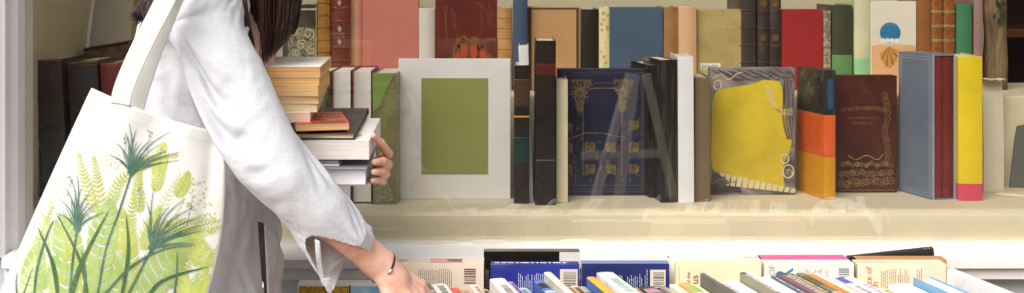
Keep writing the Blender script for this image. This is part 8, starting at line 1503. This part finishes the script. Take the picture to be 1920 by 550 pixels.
bigleaf([(95, 640), (150, 560), (175, 500)], 50, I_yel, 1, 9); bigleaf([(210, 640), (215, 560), (222, 500)], 54, I_mid, 1, 8); bigleaf([(320, 650), (330, 590), (352, 540)], 50, I_mid, 1, 8)
for k in range(30):                                   # loose small ferns filling the ground between
    x = 60+q.random()*330; y = 470+q.random()*90; a = q.uniform(-.5, .5); l = q.uniform(50, 95)
    fern([(x, y), (x+l*.5*math.sin(a), y-l*.5), (x+l*math.sin(a*1.5), y-l*.95)], q.uniform(13, 20), (I_yel, I_mid, I_pale)[k % 3], 1, 10)
bigleaf([(120, 575), (128, 480), (118, 412)], 58, I_mid, 1, 9); bigleaf([(180, 570), (190, 460), (205, 385)], 56, I_mid, 2, 10); bigleaf([(240, 575), (236, 480), (228, 400)], 48, I_yel, 1, 9)
bigleaf([(262, 580), (300, 510), (345, 455)], 66, I_mid, 2, 9); bigleaf([(60, 590), (62, 520), (70, 470)], 46, I_mid, 1, 7); bigleaf([(300, 610), (345, 570), (395, 545)], 52, I_yel, 2, 8); bigleaf([(30, 600), (48, 540), (60, 500)], 30, I_pale, 1, 7)
for k in range(34):                                   # round seed sprays
    a = q.uniform(0, 6.28); r_ = 32*math.sqrt(q.random()); x, y = 366+r_*math.cos(a), 372+r_*math.sin(a)*1.1; leaflet(x, y, q.uniform(0, 6.28), 6, 4, I_yel, 1)
for k in range(16): leaflet(q.uniform(390, 412), q.uniform(400, 440), q.uniform(0, 6.28), 6, 4, I_yel, 1)
for k in range(22): leaflet(q.uniform(188, 225), q.uniform(290, 320), q.uniform(0, 6.28), 4, 3, I_pale, 1)
for k in range(24): leaflet(q.uniform(100, 135), q.uniform(338, 366), q.uniform(0, 6.28), 4, 3, I_pale, 1)
for cx_, cy_ in ((280, 252), (236, 264), (130, 342), (302, 287), (263, 362), (355, 390)):
    for k in range(7): leaflet(cx_+q.uniform(-4, 5), cy_+q.uniform(-9, 9), q.uniform(.3, 2.2), 4.5, 3, I_grey, 3)
    pstrip([(cx_, cy_+4), (cx_-4, cy_+34)], [.7, .7], I_grey, 3)
# papyrus heads
def papyrus(hx, hy, rays, stem, sw=3.0):
    c = catmull(stem, 20); pstrip(c, [sw+1.4*i/20 for i in range(20)], I_dark, 4)
    for dx, dy, w in rays:
        sg = 1 if dx > 0 else -1; blade([(hx, hy), (hx+dx*.45-sg*3, hy+dy*.62), (hx+dx, hy+dy)], w*.52, I_dark, 5, 12, .3)
        if abs(dx) > 8: blade([(hx, hy), (hx+dx*.4, hy+dy*.4-6), (hx+dx*.72+4, hy+dy*.66-5)], w*.34, I_dark, 5, 10, .5)
    pm.add([on(hx+a, hy+b_, 6) for a, b_ in ((0, 6), (-7, -3), (-4, -9), (4, -9), (8, -3))], [(0, 1, 2, 3, 4)], I_dark)
papyrus(246, 326, [(-42, -36, 5), (-28, -58, 5), (-12, -78, 6), (-4, -96, 4.5), (10, -84, 6), (20, -60, 4), (40, -66, 5.5), (74, -80, 5), (70, -44, 5), (96, -42, 4), (92, -26, 4), (60, -22, 5), (-22, -22, 5), (30, -36, 4)], [(246, 326), (222, 400), (198, 470), (182, 560)])
papyrus(144, 432, [(-40, -34, 4), (-36, -62, 4), (-22, -80, 4), (-10, -96, 4), (0, -108, 4), (10, -84, 4), (26, -74, 4.5), (40, -52, 4), (52, -34, 4), (-12, -56, 4), (20, -46, 4)], [(144, 432), (136, 490), (130, 560)], 3.4)
papyrus(284, 468, [(-16, -56, 5), (-10, -90, 4), (4, -116, 4), (18, -70, 4.5), (34, -82, 5), (62, -96, 5), (82, -82, 4.5), (92, -62, 4), (112, -50, 4.5), (98, -36, 5), (66, -34, 5), (82, -12, 5), (-4, -40, 5), (40, -50, 5)], [(284, 468), (262, 510), (232, 570)], 4)
# long blades in front
for pts, w in (([(110, 580), (100, 500), (70, 425)], 14), ([(62, 590), (68, 510), (88, 440), (104, 408)], 8), ([(125, 590), (150, 500), (205, 392)], 17), ([(168, 580), (150, 490), (104, 398)], 10), ([(222, 585), (240, 480), (236, 402)], 13), ([(170, 585), (235, 510), (300, 470), (368, 460)], 9), ([(262, 590), (300, 530), (390, 500)], 14), ([(318, 590), (330, 530), (332, 470)], 7), ([(150, 585), (160, 520), (152, 470)], 8), ([(38, 590), (30, 540), (32, 508)], 5), ([(20, 600), (40, 560), (62, 500)], 4)):
    blade(pts, w*.58, I_deep if w > 9 else I_dark, 5+(w % 2), 18)
rel(pm, bag).build('printed_plants', bag)
# ---------------------------------------------------------------- camera, daylight
cam = bpy.data.cameras.new('camera'); co_ = bpy.data.objects.new('camera', cam); C.objects.link(co_)
co_.location = (0, 0, H); co_.rotation_euler = (R(90), 0, 0)
cam.sensor_width = 36; cam.lens = F/1920*36; cam.shift_y = -(275-YH)/1920; cam.clip_start = .05; cam.clip_end = 500
cam.dof.use_dof = True; cam.dof.focus_distance = 2.6; cam.dof.aperture_fstop = 7.1
sc_ = bpy.context.scene; sc_.camera = co_
w = bpy.data.worlds.new('World'); sc_.world = w; w.use_nodes = True; nt = w.node_tree
sky = nt.nodes.new('ShaderNodeTexSky'); sky.sky_type = 'NISHITA'; sky.sun_disc = False
az = R(-150); el = R(43); sky.sun_elevation = el; sky.sun_rotation = az; sky.dust_density = 3.0; sky.air_density = 1.0
hs = nt.nodes.new('ShaderNodeHueSaturation'); hs.inputs['Saturation'].default_value = .30; hs.inputs['Value'].default_value = 1.3
bg = nt.nodes['Background']; nt.links.new(sky.outputs[0], hs.inputs['Color']); nt.links.new(hs.outputs[0], bg.inputs[0]); bg.inputs[1].default_value = .15
sl_ = bpy.data.lights.new('sun', 'SUN'); sl_.energy = 3.3; sl_.angle = R(48); sl_.color = (1, .965, .92)
so = bpy.data.objects.new('sun', sl_); C.objects.link(so)
dv = Vector((math.sin(az)*math.cos(el), math.cos(az)*math.cos(el), math.sin(el))); so.rotation_euler = dv.to_track_quat('Z', 'Y').to_euler()
sc_.view_settings.view_transform = 'Standard'; sc_.view_settings.look = 'None'; sc_.view_settings.exposure = 0; sc_.view_settings.gamma = 1
sc_.render.engine = 'CYCLES'; sc_.cycles.max_bounces = 8; sc_.cycles.transparent_max_bounces = 12; sc_.cycles.use_denoising = True
